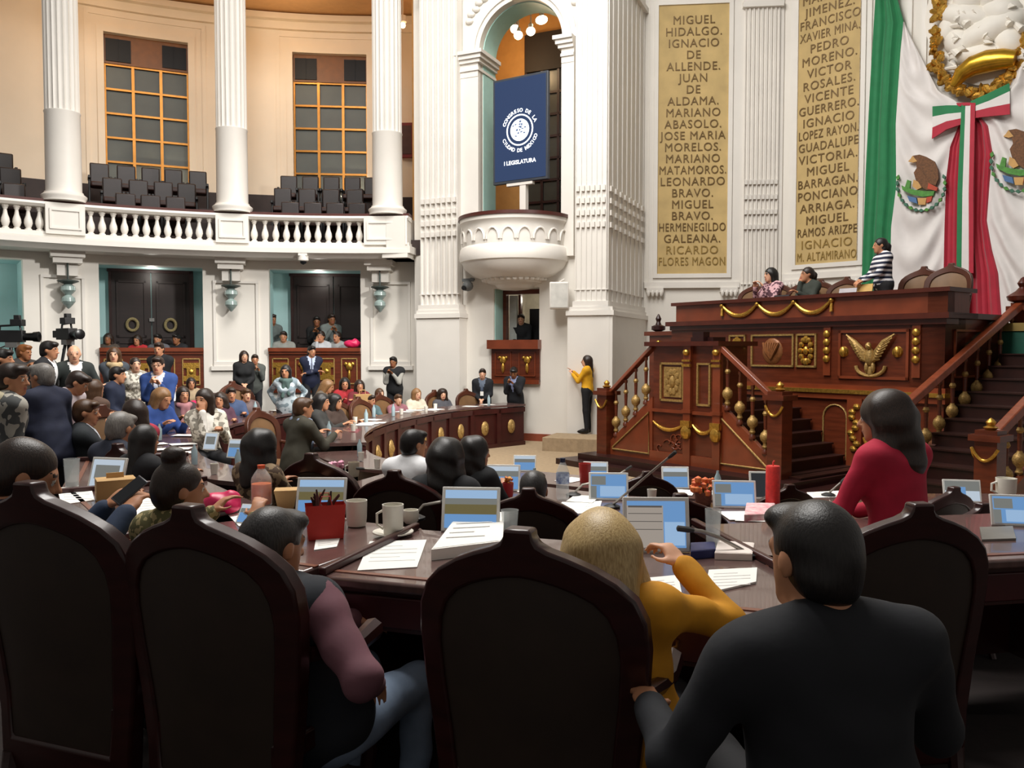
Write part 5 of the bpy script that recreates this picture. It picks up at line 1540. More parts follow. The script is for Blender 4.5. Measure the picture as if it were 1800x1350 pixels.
    headp = [rc(T(0, -.015, .45), hl(0, -.03, -.07), .06 if not fem else .052, .055 if not fem else .048, .03),
             el(hl(0, -.014, .03), (.077, .098, .091), RH, .02), el(hl(0, .03, -.035), (.062, .066, .078), RH, .03), rc(hl(-.02, .066, -.088), hl(.02, .066, -.088), .022, .022, .025),
             rc(hl(-.042, .078, .032), hl(.042, .078, .032), .012, .012, .02),
             el(hl(.032, .1, .012), (.015, .014, .011), RH, .01, '-'), el(hl(-.032, .1, .012), (.015, .014, .011), RH, .01, '-'),
             rc(hl(0, .093, .016), hl(0, .116, -.02), .008, .013, .012), el(hl(.014, .1, -.024), (.009, .009, .007), RH, .008), el(hl(-.014, .1, -.024), (.009, .009, .007), RH, .008),
             el(hl(0, .094, -.05), (.024, .01, .006), RH, .008), el(hl(0, .093, -.061), (.02, .01, .007), RH, .008),
             el(hl(.031, .084, .012), (.0125, .012, .0115), RH, .003), el(hl(-.031, .084, .012), (.0125, .012, .0115), RH, .003),
             el(hl(.08, -.008, -.002), (.011, .022, .033), RH, .012), el(hl(-.08, -.008, -.002), (.011, .022, .033), RH, .012)]
    foot = [el((A[0], A[1] + .09, .045), (.045, .125, .045), None, .03) for A in AN]
    t = thing('person', label, 'person', loc, -f, group); t.scale = (S_, S_, S_)
    VV, Q = solid(torso + arms + legp + hands + headp + foot, vox)
    cen = (VV[Q].mean(1) - hcen) @ RH
    ix = np.zeros(len(Q), int); ax_, ay, az = np.abs(cen[:, 0]), cen[:, 1], cen[:, 2]
    rr = max(.011, vox * .75)
    if vox < .0125: ix[(np.hypot(ax_ - .031, az - .012) < rr * 1.15) & (ay > .07)] = 1
    ix[(np.hypot(ax_ - .031, az - .012) < rr * .62) & (ay > .07)] = 4
    ix[(np.abs(az - .036) < rr * .5) & (ax_ > .014) & (ax_ < .05) & (ay > .05)] = 2
    ix[(np.abs(az + .055) < rr * .75) & (ax_ < .022) & (ay > .075)] = 3
    link('body', mesh_np('body', VV, Q, [skin(sk), M('eye_white', '#D8D2C8', .3), hair_m(hc), M('lips', '#A0584E', .5), M('iris', '#1A100C', .2)], ix), t)
    inf = lambda P, g: [((p[0], p[1], p[2], p[3] + g, p[4] + g, p[5], p[6]) if p[0] == 'c' else (p[0], p[1], p[2] + g, *p[3:])) for p in P]
    # --- upper garment
    gar = inf(torso, .014); 
    for Sx, E, W in ((SR, ER, WR), (SL, EL, WL)):
        gar += [rc(Sx, E, .068 * armr * b, .055 * armr, .035), rc(E, W - (W - E) * .04, .055 * armr, .042, .025)]
    if topname in ('jacket', 'coat', 'fleece', 'blazer'):
        hem = .1 if topname != 'coat' else .35
        gar += [rc(T(.06, -.01, .1), T(.07, -.02, -hem * (.3 if sit else 1)), .12 * b, .125 * b, .06), rc(T(-.06, -.01, .1), T(-.07, -.02, -hem * (.3 if sit else 1)), .12 * b, .125 * b, .06)]
        gar += [rc(T(.045, -.045, .5), T(.07, .05, .47), .022, .018, .02), rc(T(-.045, -.045, .5), T(-.07, .05, .47), .022, .018, .02), rc(T(-.045, -.05, .505), T(.045, -.05, .505), .022, .022, .02)]
    gar += [el(T(0, .03, .565), (.055, .07, .07), RT, .015, '-')]
    VV, Q = solid(gar, vox * 1.1, wr, 38, len(label))
    tm = top_m or cloth_m(top.strip('#'), top)
    mats = [tm]; ix = None
    if shirt:
        c = (VV[Q].mean(1) - H) @ RT
        vv = (c[:, 1] > .03) & (c[:, 2] > .2) & (np.abs(c[:, 0]) < .07 * (c[:, 2] - .2) / .27 + .006)
        ix = np.where(vv, 1, 0); mats.append(cloth_m('shirt' + shirt.strip('#'), shirt))
        if tie: ix[(c[:, 1] > .03) & (c[:, 2] > .2) & (np.abs(c[:, 0]) < .019)] = 2; mats.append(cloth_m('tie' + tie.strip('#'), tie, .5))
    link(topname, mesh_np(topname, VV, Q, mats, ix), t)
    # --- trousers, shoes
    tr = inf([torso[0]] + legp, .013)
    VV, Q = solid(tr, vox * 1.25, wr, 30, 3 + len(label)); link('trousers', mesh_np('trousers', VV, Q, [cloth_m(bottom.strip('#'), bottom)]), t)
    for i, A in enumerate(AN):
        VV, Q = solid([el((A[0], A[1] + .09, .048), (.052, .14, .052), None, .03), rc((A[0], A[1], .06), (A[0], A[1], .12), .05, .048), half((0, 0, .003), (0, 0, -1))], max(vox, .012) * 1.2)
        link('shoe', mesh_np('shoe', VV, Q, [M('shoe_leather', '#100D0C', .35)]), t)
    # --- hair
    hp = []
    cutf = [el(hl(0, .135, -.045), (.078, .085, .118), RH, .015, '-')]
    if hair != 'none':
        cap = [el(hl(0, -.022, .036), (.087, .106, .098), RH, .02)]
        if hair == 'bald': hp = [el(hl(0, -.03, -.01), (.086, .1, .07), RH, .02)] + cutf + [half(hl(0, 0, .035), RH @ np.array((0, .35, 1))), half(hl(0, 0, -.07), RH @ np.array((0, 0, -1)))]
        elif hair == 'short': hp = cap + [el(hl(0, -.05, -.03), (.078, .07, .07), RH, .03), el(hl(0, .055, .09), (.07, .05, .035), RH, .02)] + cutf + [half(hl(0, 0, -.08), RH @ np.array((0, .3, -1))), el(hl(.09, .035, -.03), (.03, .045, .06), RH, .01, '-'), el(hl(-.09, .035, -.03), (.03, .045, .06), RH, .01, '-'), el(hl(.1, -.008, -.015), (.03, .026, .034), RH, .01, '-'), el(hl(-.1, -.008, -.015), (.03, .026, .034), RH, .01, '-')]
        elif hair in ('long', 'bob', 'curly', 'mid'):
            ln = {'long': .33, 'bob': .115, 'curly': .22, 'mid': .24}[hair]; fat = {'long': 1, 'bob': 1.34, 'curly': 1.35, 'mid': 1.15}[hair]
            hp = [el(hl(0, -.022, .036), (.09, .11, .101), RH, .02), rc(hl(0, -.055, .0), hl(0, -.085, -ln), .088 * fat, .07 * fat, .03)]
            for sg in (-1, 1): hp += [rc(hl(sg * .062, -.01, .03), hl(sg * .078 * fat, -.03, -ln * .95), .038 * fat, .036 * fat, .03)]
            if hair == 'curly': hp += [el(hl(0, -.03, .05), (.11, .12, .1), RH, .02)]
            hp += cutf
        elif hair == 'bun': hp = cap + [el(hl(0, -.05, -.02), (.08, .075, .075), RH, .03), el(hl(0, -.045, .15), (.058, .055, .045), RH, .015), el(hl(.03, -.03, .165), (.03, .03, .028), RH, .01), el(hl(-.035, -.05, .16), (.032, .03, .03), RH, .01)] + cutf + [half(hl(0, 0, -.085), RH @ np.array((0, .3, -1)))]
        elif hair == 'tied': hp = cap + [el(hl(0, -.05, -.02), (.08, .075, .075), RH, .03), el(hl(0, -.135, .0), (.035, .04, .04), RH, .02), rc(hl(0, -.145, -.02), hl(0, -.12, -.22), .032, .018, .02)] + cutf + [el(hl(.1, -.0, -.015), (.03, .03, .036), RH, .01, '-'), el(hl(-.1, -.0, -.015), (.03, .03, .036), RH, .01, '-')]
        VV, Q = solid(hp, vox, .006 if hair == 'curly' else .0016, 48 if hair == 'curly' else 60, 5)
        link('hair', mesh_np('hair', VV, Q, [hair_m(hc)]), t)
    W2 = lambda p: Vector(loc + toW @ (np.array(p) * S_))
    ctx = dict(t=t, T=T, RT=RT, hl=hl, RH=RH, H=H, vox=vox, WR=WR, WL=WL, ER=ER, EL=EL, W=W2, SR=SR, SL=SL, s=S_, loc=loc, torso=torso, b=b)
    for fn in extra: fn(ctx)
    return ctx
# accessories that move with a person
def part(ctx, name, prims, mat, k=1.0, wr=0):
    VV, Q = solid(prims, ctx['vox'] * k, wr); link(name, mesh_np(name, VV, Q, [mat]), ctx['t'])
def scarf(col):
    return lambda c: part(c, 'scarf', [rc(c['T'](x0, y0, .49), c['T'](x1, y1, .48), .04, .04, .03) for x0, y0, x1, y1 in ((-.07, -.05, .07, -.05), (.07, -.05, .08, .06), (-.07, -.05, -.08, .06), (-.08, .06, .0, .1), (.08, .06, .0, .1))] + [rc(c['T'](.03, .1, .48), c['T'](.06, .14, .2), .04, .035), rc(c['T'](-.03, .1, .48), c['T'](-.05, .14, .24), .04, .035)], cloth_m('scarf' + col.strip('#'), col), wr=.003)
def vest(col):
    return lambda c: part(c, 'vest', [((p[0], p[1], p[2], p[3] + .036, p[4] + .036, p[5], p[6]) if p[0] == 'c' else (p[0], p[1], p[2] + .034, *p[3:])) for p in c['torso'] if p[0] == 'e' or abs(p[3] - .07) < 1e-6] + [el(c['T'](0, .04, .565), (.06, .09, .09), c['RT'], .015, '-')], cloth_m('vest' + col.strip('#'), col), wr=.002)
def glasses(c):
    m = MB()
    for sg in (-1, 1):
        m.tube([c['hl'](sg * .033 + .021 * math.cos(a), .104, .012 + .017 * math.sin(a)) for a in np.linspace(0, 2 * PI, 13)[:-1]], .0025, 5, closed=True)
        m.tube([c['hl'](sg * .055, .102, .015), c['hl'](sg * .08, .06, .015), c['hl'](sg * .083, -.01, .012)], .0025, 5)
    m.tube([c['hl'](-.012, .106, .015), c['hl'](.012, .106, .015)], .0025, 5)
    m.build('glasses', M('glasses_frame', '#1A1614', .3), c['t'])
def badge(c):
    m = MB(); T = c['T']
    m.tube([T(-.06, .07, .49), T(-.02, .15, .3), T(0, .155, .24), T(.02, .15, .3), T(.06, .07, .49)], .005, 5); m.build('lanyard', M('lanyard', '#2A3A5A', .6), c['t'])
    m = MB(); p = T(0, .165, .2); m.box(tuple(p), (.075, .006, .1)); m.build('badge', M('badge_card', '#E4E2DC', .4), c['t'])
def necklace(c):
    pass
# ------------------------------------------------------------------ the people nearest the camera
purple = M('cloth_purple_shirt', '#6E4650', .85, var=.12, scale=10, bump=.1)
denim = M('cloth_denim', '#7C8EA6', .9, var=.15, scale=30, bump=.1)
C0 = Vector((0, 0, 0))
def seat_of(px, py, D, face):
    p = at(px, py, D); f = math.radians(face); return (p.x + .36 * math.sin(f), p.y + .36 * math.cos(f))
def zt(x, y): return floor_z(x, y)
# person with pulled back hair and phone
def A3(px, py, D): return tuple(at(px, py, D))
c = person('person in navy jacket with dark hair pulled back, looking down at a phone', face=42, look=64, pitch=22, sit=True, sex='f', hair='tied', hc='dark', sk='m', top='#24344E', bottom='#16161A',
       hip=(-1.74, 3.36, .84), head=A3(46, 838, 3.2), rW=A3(222, 902, 3.5), lW=A3(186, 893, 3.6), rp=(.3, -.4, -1), lp=(-.2, -.5, -1), curl=.9, vox=.0095, s=1.12)
# person with a bun
blouse = stripes('floral', '#5E5A34', '#A8986A', 34, .5, wave='BLOTCH')
person('person with dark hair in a messy bun and patterned olive blouse', face=30, look=58, pitch=6, sit=True, sex='f', hair='bun', hc='dark', sk='m', top_m=blouse, topname='blouse', top='#5E5A34',
       hip=(-1.36, 3.34, .84), head=A3(318, 862, 3.3), r=(.14, .36, .98), l=(-.16, .36, .98), vox=.0095)
# person in purple shirt and dark vest
person('person in purple shirt and dark vest leaning on a wooden armrest', face=26, look=36, pitch=10, sit=True, hair='short', hc='salt', sk='m', top_m=purple, topname='shirt', top='#6E4650', bottom='#7C8EA6',
       hip=(-.70, 3.02, .80), head=A3(482, 962, 2.92), rW=A3(655, 1204, 2.84), rp=(.9, -.3, -.7), build=1.16, l=(-.1, .35, .75), extra=(vest('#1C2028'),), vox=.0085, wr=.0048, s=1.1)
# blonde person, mustard sweater
person('person with blonde bob and mustard sweater raising a curled hand', face=6, look=-8, pitch=10, sit=True, sex='f', hair='bob', hc='blond', sk='l', top='#C98A14', topname='sweater', bottom='#2A2A30',
       hip=(.42, 2.64, .80), head=A3(1053, 970, 2.62), rW=A3(1218, 1016, 2.8), eW=A3(1262, 1090, 2.66), l=(-.2, .4, 1.0), curl=1.15, vox=.0085, wr=.0034, s=1.06)
# person in black suit
person('person in black suit seen from behind with short dark hair', face=-6, look=-22, pitch=6, sit=True, hair='short', hc='black', sk='m', top='#14161C', bottom='#101014', build=1.07,
       hip=(.76, 1.93, .80), head=(.715, 1.95, 1.5), r=(.30, .34, .72), l=(-.33, .32, .72), vox=.0085, shirt='#D8D8D8', wr=.0034)
t = thing('stool', 'dark round stool under the person in black suit', 'stool', (.76, 1.95, zt(.76, 1.95)))
m = MB(); m.lathe([(.2, .42), (.22, .44), (.22, .48), (.19, .5)], n=24); m.build('seat', chair_rear, t)
for a in range(4):
    m = MB(); q = PI / 4 + a * PI / 2; m.tube([(.16 * math.cos(q), .16 * math.sin(q), .43), (.21 * math.cos(q), .21 * math.sin(q), 0)], [.022, .017], 8); m.build('leg', chair_wood, t)
# standing person in red
person('person in crimson sweater with shoulder length dark hair, standing at the desk', 1551, 694, 4.3, face=-28, look=-52, pitch=8, lean=9, sex='f', hair='curly', hc='dark', sk='m', top='#B01A38', topname='sweater', bottom='#1A1A20',
       r=(.16, .40, 1.02), l=(-.2, .40, 1.02), vox=.0095, build=1.08)
# ------------------------------------------------------------------ the rows beyond
camo = stripes('grey_pattern', '#4A4C4C', '#A8A49A', 16, .4, wave='BLOTCH')
whitep = stripes('white_pattern', '#D8D2C4', '#8A8478', 22, .25, wave='BLOTCH')
leop = stripes('brown_pattern', '#8A7458', '#4A3626', 26, .35, wave='BLOTCH')
navystripe = stripes('stripe_knit', '#1C2238', '#D9D6D8', 4.2, .55, 'Z')
plaid = stripes('pale_blue_pattern', '#BCC8CE', '#7E8E96', 9, .35, wave='BLOTCH')
def P_(*a, **k): return person(*a, **k)
P_('person with thick curly dark hair in brown patterned coat, seated by the orange bottle', 460, 757, 5.6, face=30, look=20, sit=True, sex='f', hair='curly', hc='black', top_m=leop, top='#8A7458', topname='coat', pose='desk')
P_('person with long black wavy hair and black jacket seen from behind, seated', 785, 773, 5.7, face=14, look=10, sit=True, sex='f', hair='curly', hc='black', top='#15161A', pose='desk', build=1.1)
P_('person in white shirt with cropped dark hair, seated beyond the dark chair', 728, 756, 6.9, face=24, look=52, sit=True, hair='short', hc='black', sk='m', top='#E8E8EA', topname='shirt', pose='desk')
P_('person with loose black hair in black top leaning over beside the white shirted one', 838, 770, 6.6, face=20, look=60, sit=True, sex='f', hair='curly', hc='black', top='#121316', pose='desk', lean=14)
P_('person with grey black hair slumped low in the dark chair by the tumbler', 938, 829, 5.15, face=2, look=8, sit=True, hair='short', hc='salt', top='#1A1A1E', pose='desk', z=-.05)
P_('person with grey hair and dark navy jacket, seen from behind at the papers', 213, 717, 7.0, face=30, look=24, pitch=12, sit=True, hair='short', hc='grey', top='#1A2030', pose='desk')
P_('person with straight black hair seen from behind, beside the grey haired one', 256, 748, 6.1, face=26, look=26, sit=True, sex='f', hair='long', hc='black', top='#17171B', pose='desk')
P_('person in pale cardigan holding one hand against the face', 358, 682, 10.3, face=150, look=195, sit=True, sex='f', hair='long', hc='dark', top_m=whitep, top='#B8B4A8', topname='cardigan', pose='chin', shirt='#E4E0D8')
P_('person in charcoal suit leaning back on an elbow', 152, 699, 8.6, face=60, look=75, sit=True, hair='short', hc='brown', top='#23282C', shirt='#C8CCD4', pose='chin', lean=-4)
P_('person with red top and dark hair in profile, seated among the papers', 232, 690, 8.7, face=-60, look=-70, sit=True, sex='f', hair='mid', hc='dark', top='#A02A40', topname='blouse', pose='desk')
P_('person with brown hair and royal blue top bending over the desk', 286, 683, 11.0, face=120, look=110, pitch=20, lean=16, sit=True, sex='f', hair='mid', hc='lightbrown', top='#22407E', topname='blouse', pose='desk')
P_('person with dark hair and rose scarf seated behind the pale cardigan', 322, 680, 12.6, face=140, sit=True, sex='f', hair='long', hc='dark', top='#3A2E30', extra=(scarf('#9A6A6E'),), pose='desk')
# standing cluster
def hood(c):
    T = c['T']; part(c, 'hood', [el(T(0, -.13, .46), (.13, .07, .08), c['RT'], .03), el(T(.08, -.09, .47), (.06, .07, .06), c['RT'], .04), el(T(-.08, -.09, .47), (.06, .07, .06), c['RT'], .04)], cloth_m('cream_hood', '#C9BFA2'), wr=.004)
P_('person in grey patterned fleece with a cream hood hanging behind, at the picture edge', 22, 640, 6.1, face=40, look=85, hair='short', hc='dark', sk='m', top_m=camo, top='#4A4C4C', topname='fleece', shirt='#E8E6E0', pose='front', lean=12, build=1.1, extra=(hood,))
P_('person with grey hair in navy suit and pale blue shirt, facing the picture edge', 72, 640, 8.4, face=-70, look=-80, hair='short', hc='grey', top='#1E2338', shirt='#A8C0E0', pose='front', lean=10)
P_('person with neat dark hair in black suit, profile towards the stage', 87, 600, 11.4, face=80, look=85, hair='short', hc='black', top='#16171B', shirt='#E6E6E6', pose='front')
P_('person with bald head in dark green suit leaning forward with arms spread', 130, 607, 11.6, face=140, look=150, hair='bald', hc='grey', sk='l', top='#262C2A', shirt='#EDEDED', r=(.4, .3, .95), l=(-.36, .3, .95), lean=14)
P_('person in white and pink shirt bending between the suits', 137, 655, 9.4, face=100, look=80, pitch=30, lean=24, hair='short', hc='dark', top='#D9CCD0', topname='shirt', pose='front')
P_('person with long brown hair seen from behind near the camera crew', 168, 668, 10.0, face=10, look=20, sex='f', hair='long', hc='brown', top='#5A4438', pose='front')
P_('person with a beige scarf and folded arms before the box', 200, 611, 13.2, face=150, look=160, sex='f', hair='mid', hc='brown', sk='l', top='#3A4048', extra=(scarf('#B09A74'),), pose='cross')
P_('person in dark navy suit with black hair, turned towards the stage', 207, 645, 11.6, face=85, look=85, hair='short', hc='black', top='#182036', pose='front')
P_('person in white patterned blouse standing beside the blue suit', 238, 629, 12.6, face=150, look=140, sex='f', hair='tied', hc='dark', sk='l', top_m=whitep, top='#D8D2C4', topname='blouse', bottom='#C9BEA8', pose='front')
P_('person wearing glasses and bright blue suit over a pale shirt', 277, 627, 12.2, face=165, look=170, hair='short', hc='dark', sk='l', top='#24407A', shirt='#C9CEDA', extra=(glasses,), pose='hold')
P_('person in plain black jacket behind the one in glasses', 279, 602, 15.3, face=190, look=175, hair='short', hc='dark', top='#15161A', pose='cross')
P_('person in dark jacket half cut by the picture edge', 6, 614, 10.2, face=70, look=80, hair='short', hc='black', top='#16181E', pose='front')
P_('person with reddish brown hair crouched beside the big camera', 43, 606, 12.8, face=120, look=100, hair='short', hc='auburn', sk='d', top='#2E2A28', pose='hold')
# boxes
BZ = 1.02
def box_person(lab, px, py, D, **k): return person(lab, px, py, D, z=BZ, **k)
box_person('person with dark hair at the edge of the box under the wreathed doors', 190, 586, 19.3, face=170, sit=True, sex='f', hair='mid', hc='dark', sk='d', top='#4A4038', pose='desk')
box_person('person in bright red top sitting behind the box parapet', 241, 589, 19.6, face=180, sit=True, sex='f', hair='long', hc='dark', top='#B4262E', topname='blouse', pose='desk', build=1.1)
box_person('person in grey sitting beside the red top in the box', 277, 587, 19.6, face=180, sit=True, hair='short', hc='black', top='#5A5A60', pose='desk')
box_person('person in black sitting at the far end of the box with the red top', 310, 587, 19.7, face=190, sit=True, hair='short', hc='black', sk='d', top='#1C1C20', pose='desk')
box_person('person in grey jacket standing against the teal reveal of the box', 479, 552, 20.6, face=140, hair='short', hc='dark', sk='d', top='#5A6260', pose='front')
box_person('person seated in the box corner below the one standing at the teal reveal', 498, 577, 20.4, face=170, sit=True, hair='short', hc='dark', top='#8A8A84', pose='desk')
box_person('person in pale top leaning on the box parapet above the navy suit', 564, 582, 20.3, face=185, sit=True, sex='f', hair='tied', hc='dark', top='#B8BCC0', topname='blouse', pose='chin')
box_person('person beside the pink bag bending over the box parapet', 592, 580, 20.3, face=200, sit=True, sex='f', hair='tied', hc='dark', top='#9A9C9C', pose='desk', lean=14)
box_person('person in black standing in the dark of the box doorway', 557, 556, 20.9, face=170, hair='short', hc='black', sk='d', top='#141416', pose='hold')
box_person('person in grey aiming a camera in the dark box doorway', 583, 552, 20.8, face=150, hair='short', hc='dark', sk='d', top='#6A7270', pose='hold')
person('person in black behind the small parapet under the pulpit balcony', 916, 552, 18.95, z=1.2, face=190, hair='short', hc='dark', sk='l', top='#14161A', pose='front')
# the far floor
P_('person with long dark wavy hair and black coat under the lantern', 429, 617, 17.0, face=160, look=150, sex='f', hair='long', hc='dark', sk='l', top='#17181A', topname='coat', pose='front')
P_('person in grey jacket clasping hands beside the black coat', 448, 623, 17.8, face=150, look=160, hair='short', hc='dark', top='#4E524E', pose='hold')
P_('person in pale blue jacket with hands on hips facing the room', 502, 642, 14.2, face=170, look=180, sex='f', hair='long', hc='black', sk='m', top_m=plaid, top='#BCC8CE', pose='hips', extra=(scarf('#4E6460'),))
P_('person in navy suit and tie standing with folded arms by the box', 548, 608, 18.4, face=160, look=140, hair='short', hc='black', top='#171D36', shirt='#B8C4DC', tie='#2A2E48', pose='cross')
P_('person in photographer vest lifting a camera against the white wall', 691, 627, 18.9, face=190, look=190, hair='short', hc='black', sk='d', top='#A8A69E', topname='shirt', extra=(vest('#17181A'),), bottom='#15161A', pose='hold')
P_('person in black suit with a white badge leaning on the wall', 848, 648, 18.0, face=185, look=180, hair='short', hc='dark', sk='l', top='#14161C', shirt='#5A6474', extra=(badge,), pose='front')
P_('person in black jacket looking down at a camera beside the desk end', 903, 646, 17.75, face=200, look=190, pitch=30, hair='short', hc='black', sk='d', top='#12141A', shirt='#8A94B8', pose='hold')
P_('person with fair hair and cream jacket seated at the far curved desk', 733, 683, 16.7, face=150, look=140, sit=True, sex='f', hair='mid', hc='lightbrown', sk='l', top='#C9C0AC', pose='desk')
P_('person with dark hair in grey top seated at the far curved desk', 778, 684, 17.2, face=150, look=160, sit=True, sex='f', hair='curly', hc='dark', sk='l', top='#4A4A50', pose='desk')
P_('person in pink collar seated low at the far curved desk', 700, 693, 16.1, face=140, look=150, sit=True, hair='short', hc='brown', sk='l', top='#8A5A62', pose='desk')
P_('person in olive coat with blue grey scarf seated facing away', 533, 692, 10.6, face=40, look=60, sit=True, hair='short', hc='brown', top='#3A372C', topname='coat', extra=(scarf('#7A869C'),), pose='desk')
P_('person with black hair in profile beside the grey chair', 566, 692, 12.4, face=90, look=95, sit=True, sex='f', hair='mid', hc='black', top='#2E2E2C', pose='desk')
P_('person with dark hair and blue shirt seated behind the hand on face person', 406, 681, 13.6, face=150, look=150, sit=True, hair='short', hc='dark', top='#3A4A6A', pose='desk')
P_('person in red seated before the wooden box front', 606, 664, 16.6, face=170, look=165, sit=True, sex='f', hair='mid', hc='black', top='#A0222A', topname='blouse', pose='desk')
P_('person with light hair bending over behind the navy suit', 577, 668, 15.8, face=100, look=95, pitch=24, lean=18, sit=True, sex='f', hair='mid', hc='lightbrown', top='#5A5248', pose='desk')
P_('person with red cheeks and grey jacket seated past the blue shirt', 433, 683, 14.4, face=150, look=140, sit=True, hair='short', hc='brown', sk='l', top='#6A5A5A', pose='desk')
P_('person in maroon seated near the kraft bags', 632, 668, 16.4, face=160, sit=True, sex='f', hair='mid', hc='dark', top='#6A1E26', pose='desk')
P_('person with brown hair and tan jacket between tan chairs at the far curved desk', 668, 688, 16.5, face=150, look=140, sit=True, sex='f', hair='mid', hc='brown', sk='l', top='#8A745A', pose='desk')
P_('person with short dark hair and teal grey top seated behind the kraft paper bag', 652, 694, 15.6, face=140, look=120, sit=True, hair='short', hc='dark', top='#4E6468', pose='desk')
P_('person with black hair in dark brown top seated behind the olive coat', 590, 694, 13.2, face=120, look=110, sit=True, sex='f', hair='curly', hc='black', top='#3A2A22', pose='desk')
P_('person with dark bob and plum top seated behind the pale cardigan near the box', 386, 690, 12.6, face=150, look=170, sit=True, sex='f', hair='bob', hc='dark', top='#4A2A3A', pose='desk')
P_('person in grey suit seated behind the royal blue top', 303, 668, 14.2, face=140, look=120, sit=True, hair='short', hc='dark', sk='l', top='#4A4E56', shirt='#D8D8DC', pose='desk')
P_('person with long dark hair and beige coat seated below the wreathed doors', 336, 664, 15.4, face=150, look=150, sit=True, sex='f', hair='long', hc='dark', top='#A08C70', pose='desk')
# interpreter and presidium
P_('person in yellow sweater and black trousers signing with raised hands', 1031, 625, 17.0, face=-65, look=-75, pitch=0, lean=0, sex='f', hair='long', hc='dark', sk='l', top='#D9A016', topname='sweater', bottom='#101014', z=.27, r=(.08, .36, 1.33), l=(-.06, .32, 1.28), curl=.3)
def pres(lab, px, py, v, **k):
    p = PF.w(PF.s(px, 560, v), v, 0); return person(lab, px, py, p.y, z=2.1, **k)
pres('person with long black hair and pink printed top seated at the presidium', 1354, 471, .78, face=-115, look=-105, sit=True, sex='f', hair='long', hc='black', sk='l', top_m=stripes('pink_print', '#C9A0A4', '#5A3A44', 20, .3, wave='BLOTCH'), top='#C9A0A4', topname='blouse', r=(.1, .34, .95), l=(-.1, .34, .95))
pres('person with tied dark hair resting chin on hand at the presidium', 1419, 470, .8, face=-115, look=-95, sit=True, sex='f', hair='tied', hc='dark', sk='m', top='#2E332C', pose='chin')
pres('person in navy and white striped top standing at the presidium', 1547, 419, .9, face=-90, look=-84, sex='f', hair='tied', hc='black', sk='m', top_m=navystripe, top='#1C2238', topname='striped_top', r=(.05, .36, 1.02), l=(-.08, .36, 1.0), lean=4, build=1.12)
print('SCALE WARN', WARN)
# ------------------------------------------------------------------ things on the desks
def row_z(row, y): return {1: 1.06, 2: base_z(y) + .91, 3: base_z(y) + .76}[row]
KD = []
def on_desk(px, py, row):
    z = 1.06 if row == 1 else (.82 if row == 2 else .67)
    for _ in range(4):
        p = gz(px, py, z); z = row_z(row, p.y)
    KD.append((px, py, row, round(kdist(p.x, p.y), 2), round(p.x, 2), round(p.y, 2)))
    return Vector((p.x, p.y, z + .001))
paper = M('white_paper', '#F2F0EA', .7, var=.02, scale=4)
bezel = M('tablet_bezel', '#DAD8D2', .35, var=.03)
clear = M('clear_glass', '#E4EAEA', .06, var=.01)
clear.node_tree.nodes['Principled BSDF'].inputs['Alpha'].default_value = .3
porcelain = M('porcelain', '#DCD8CC', .3, var=.05)
SCR = {'sky': '#9FC0E4', 'blue': '#6E9CD0', 'grey': '#7C7E7A', 'olive': '#6E6440', 'dark': '#2A2C30', 'pale': '#C4D2E0', 'doc': '#A69C92', 'line': '#5A5450'}
def scr(k): return M('screen_' + k, '#0A0A0C', .25, var=.02, emit=SCR[k], es=.75)
LAY = {
 'field': [('sky', 0, 1, .78, 1), ('grey', 0, 1, .62, .78), ('olive', 0, 1, .36, .62), ('blue', 0, 1, 0, .36)],
 'panes': [('blue', 0, 1, 0, 1), ('grey', .02, .42, .55, .92), ('grey', 0, .16, 0, .5), ('sky', .26, .96, .06, .5)],
 'plain': [('blue', 0, 1, 0, .55), ('grey', 0, 1, .55, .8), ('pale', 0, 1, .8, 1)],
 'doc': [('blue', 0, 1, 0, 1), ('doc', 0, .62, 0, .9), ('line', .02, .6, .86, .9), ('line', .02, .6, .72, .735), ('line', .02, .6, .55, .565), ('line', .02, .6, .38, .395), ('sky', .64, .98, .05, .55)],
 'pale': [('pale', 0, 1, 0, 1), ('grey', .1, .9, .3, .8)],
 'dark': [('dark', 0, 1, 0, 1)],
 'portrait': [('pale', 0, 1, 0, 1), ('grey', 0, 1, .5, 1), ('blue', .3, .6, .05, .7)],
}
def tablet(label, px, py, wpx, hpx, row, lay, yaw=0, lean=18):
    p = on_desk(px, py, row); k = p.y / FPX
    w = wpx * k / max(.45, math.cos(math.radians(yaw))) / 2; h = hpx * k / math.cos(math.radians(lean)) * 1.02
    base = math.degrees(math.atan2(p.x, p.y))
    t = thing('tablet', label, 'tablet', p, -math.radians(base * .6 + yaw), 'desk tablets')
    R = Matrix.Translation((0, 0, .004)) @ Matrix.Rotation(-math.radians(lean), 4, 'X')
    b = .15 * min(w, h / 2)
    m = MB(); m.b2((-w, 0, 0), (w, .018, h), R); m.build('tablet_frame', bezel, t, bevel=.004)
    m = MB(); names = []
    for i, (c, x0, x1, z0, z1) in enumerate(LAY[lay]):
        if c not in names: names.append(c)
        m.mi = names.index(c); W = 2 * (w - b); H = h - 2 * b
        m.b2((-w + b + W * x0, -.0015 - .0008 * i, b + H * z0), (-w + b + W * x1, .001, b + H * z1), R)
    m.build('tablet_screen', [scr(c) for c in names], t, smooth=False)
    m = MB(); m.b2((-w * .3, .02, 0), (w * .3, .03, h * .55), Matrix.Translation((0, h * .42, 0)) @ Matrix.Rotation(math.radians(lean + 8), 4, 'X')); m.b2((-w * .5, 0, -.001), (w * .5, h * .5, .006)); m.build('tablet_stand', M('stand_grey', '#B4B2AC', .4), t)
    return t
tablet('tablet showing blue and olive bands, between the tumbler and the mug', 826, 936, 104, 74, 1, 'field', 6)
tablet('large tablet showing a grey document before the raised hand', 1155, 972, 118, 92, 1, 'doc', -4, 14)
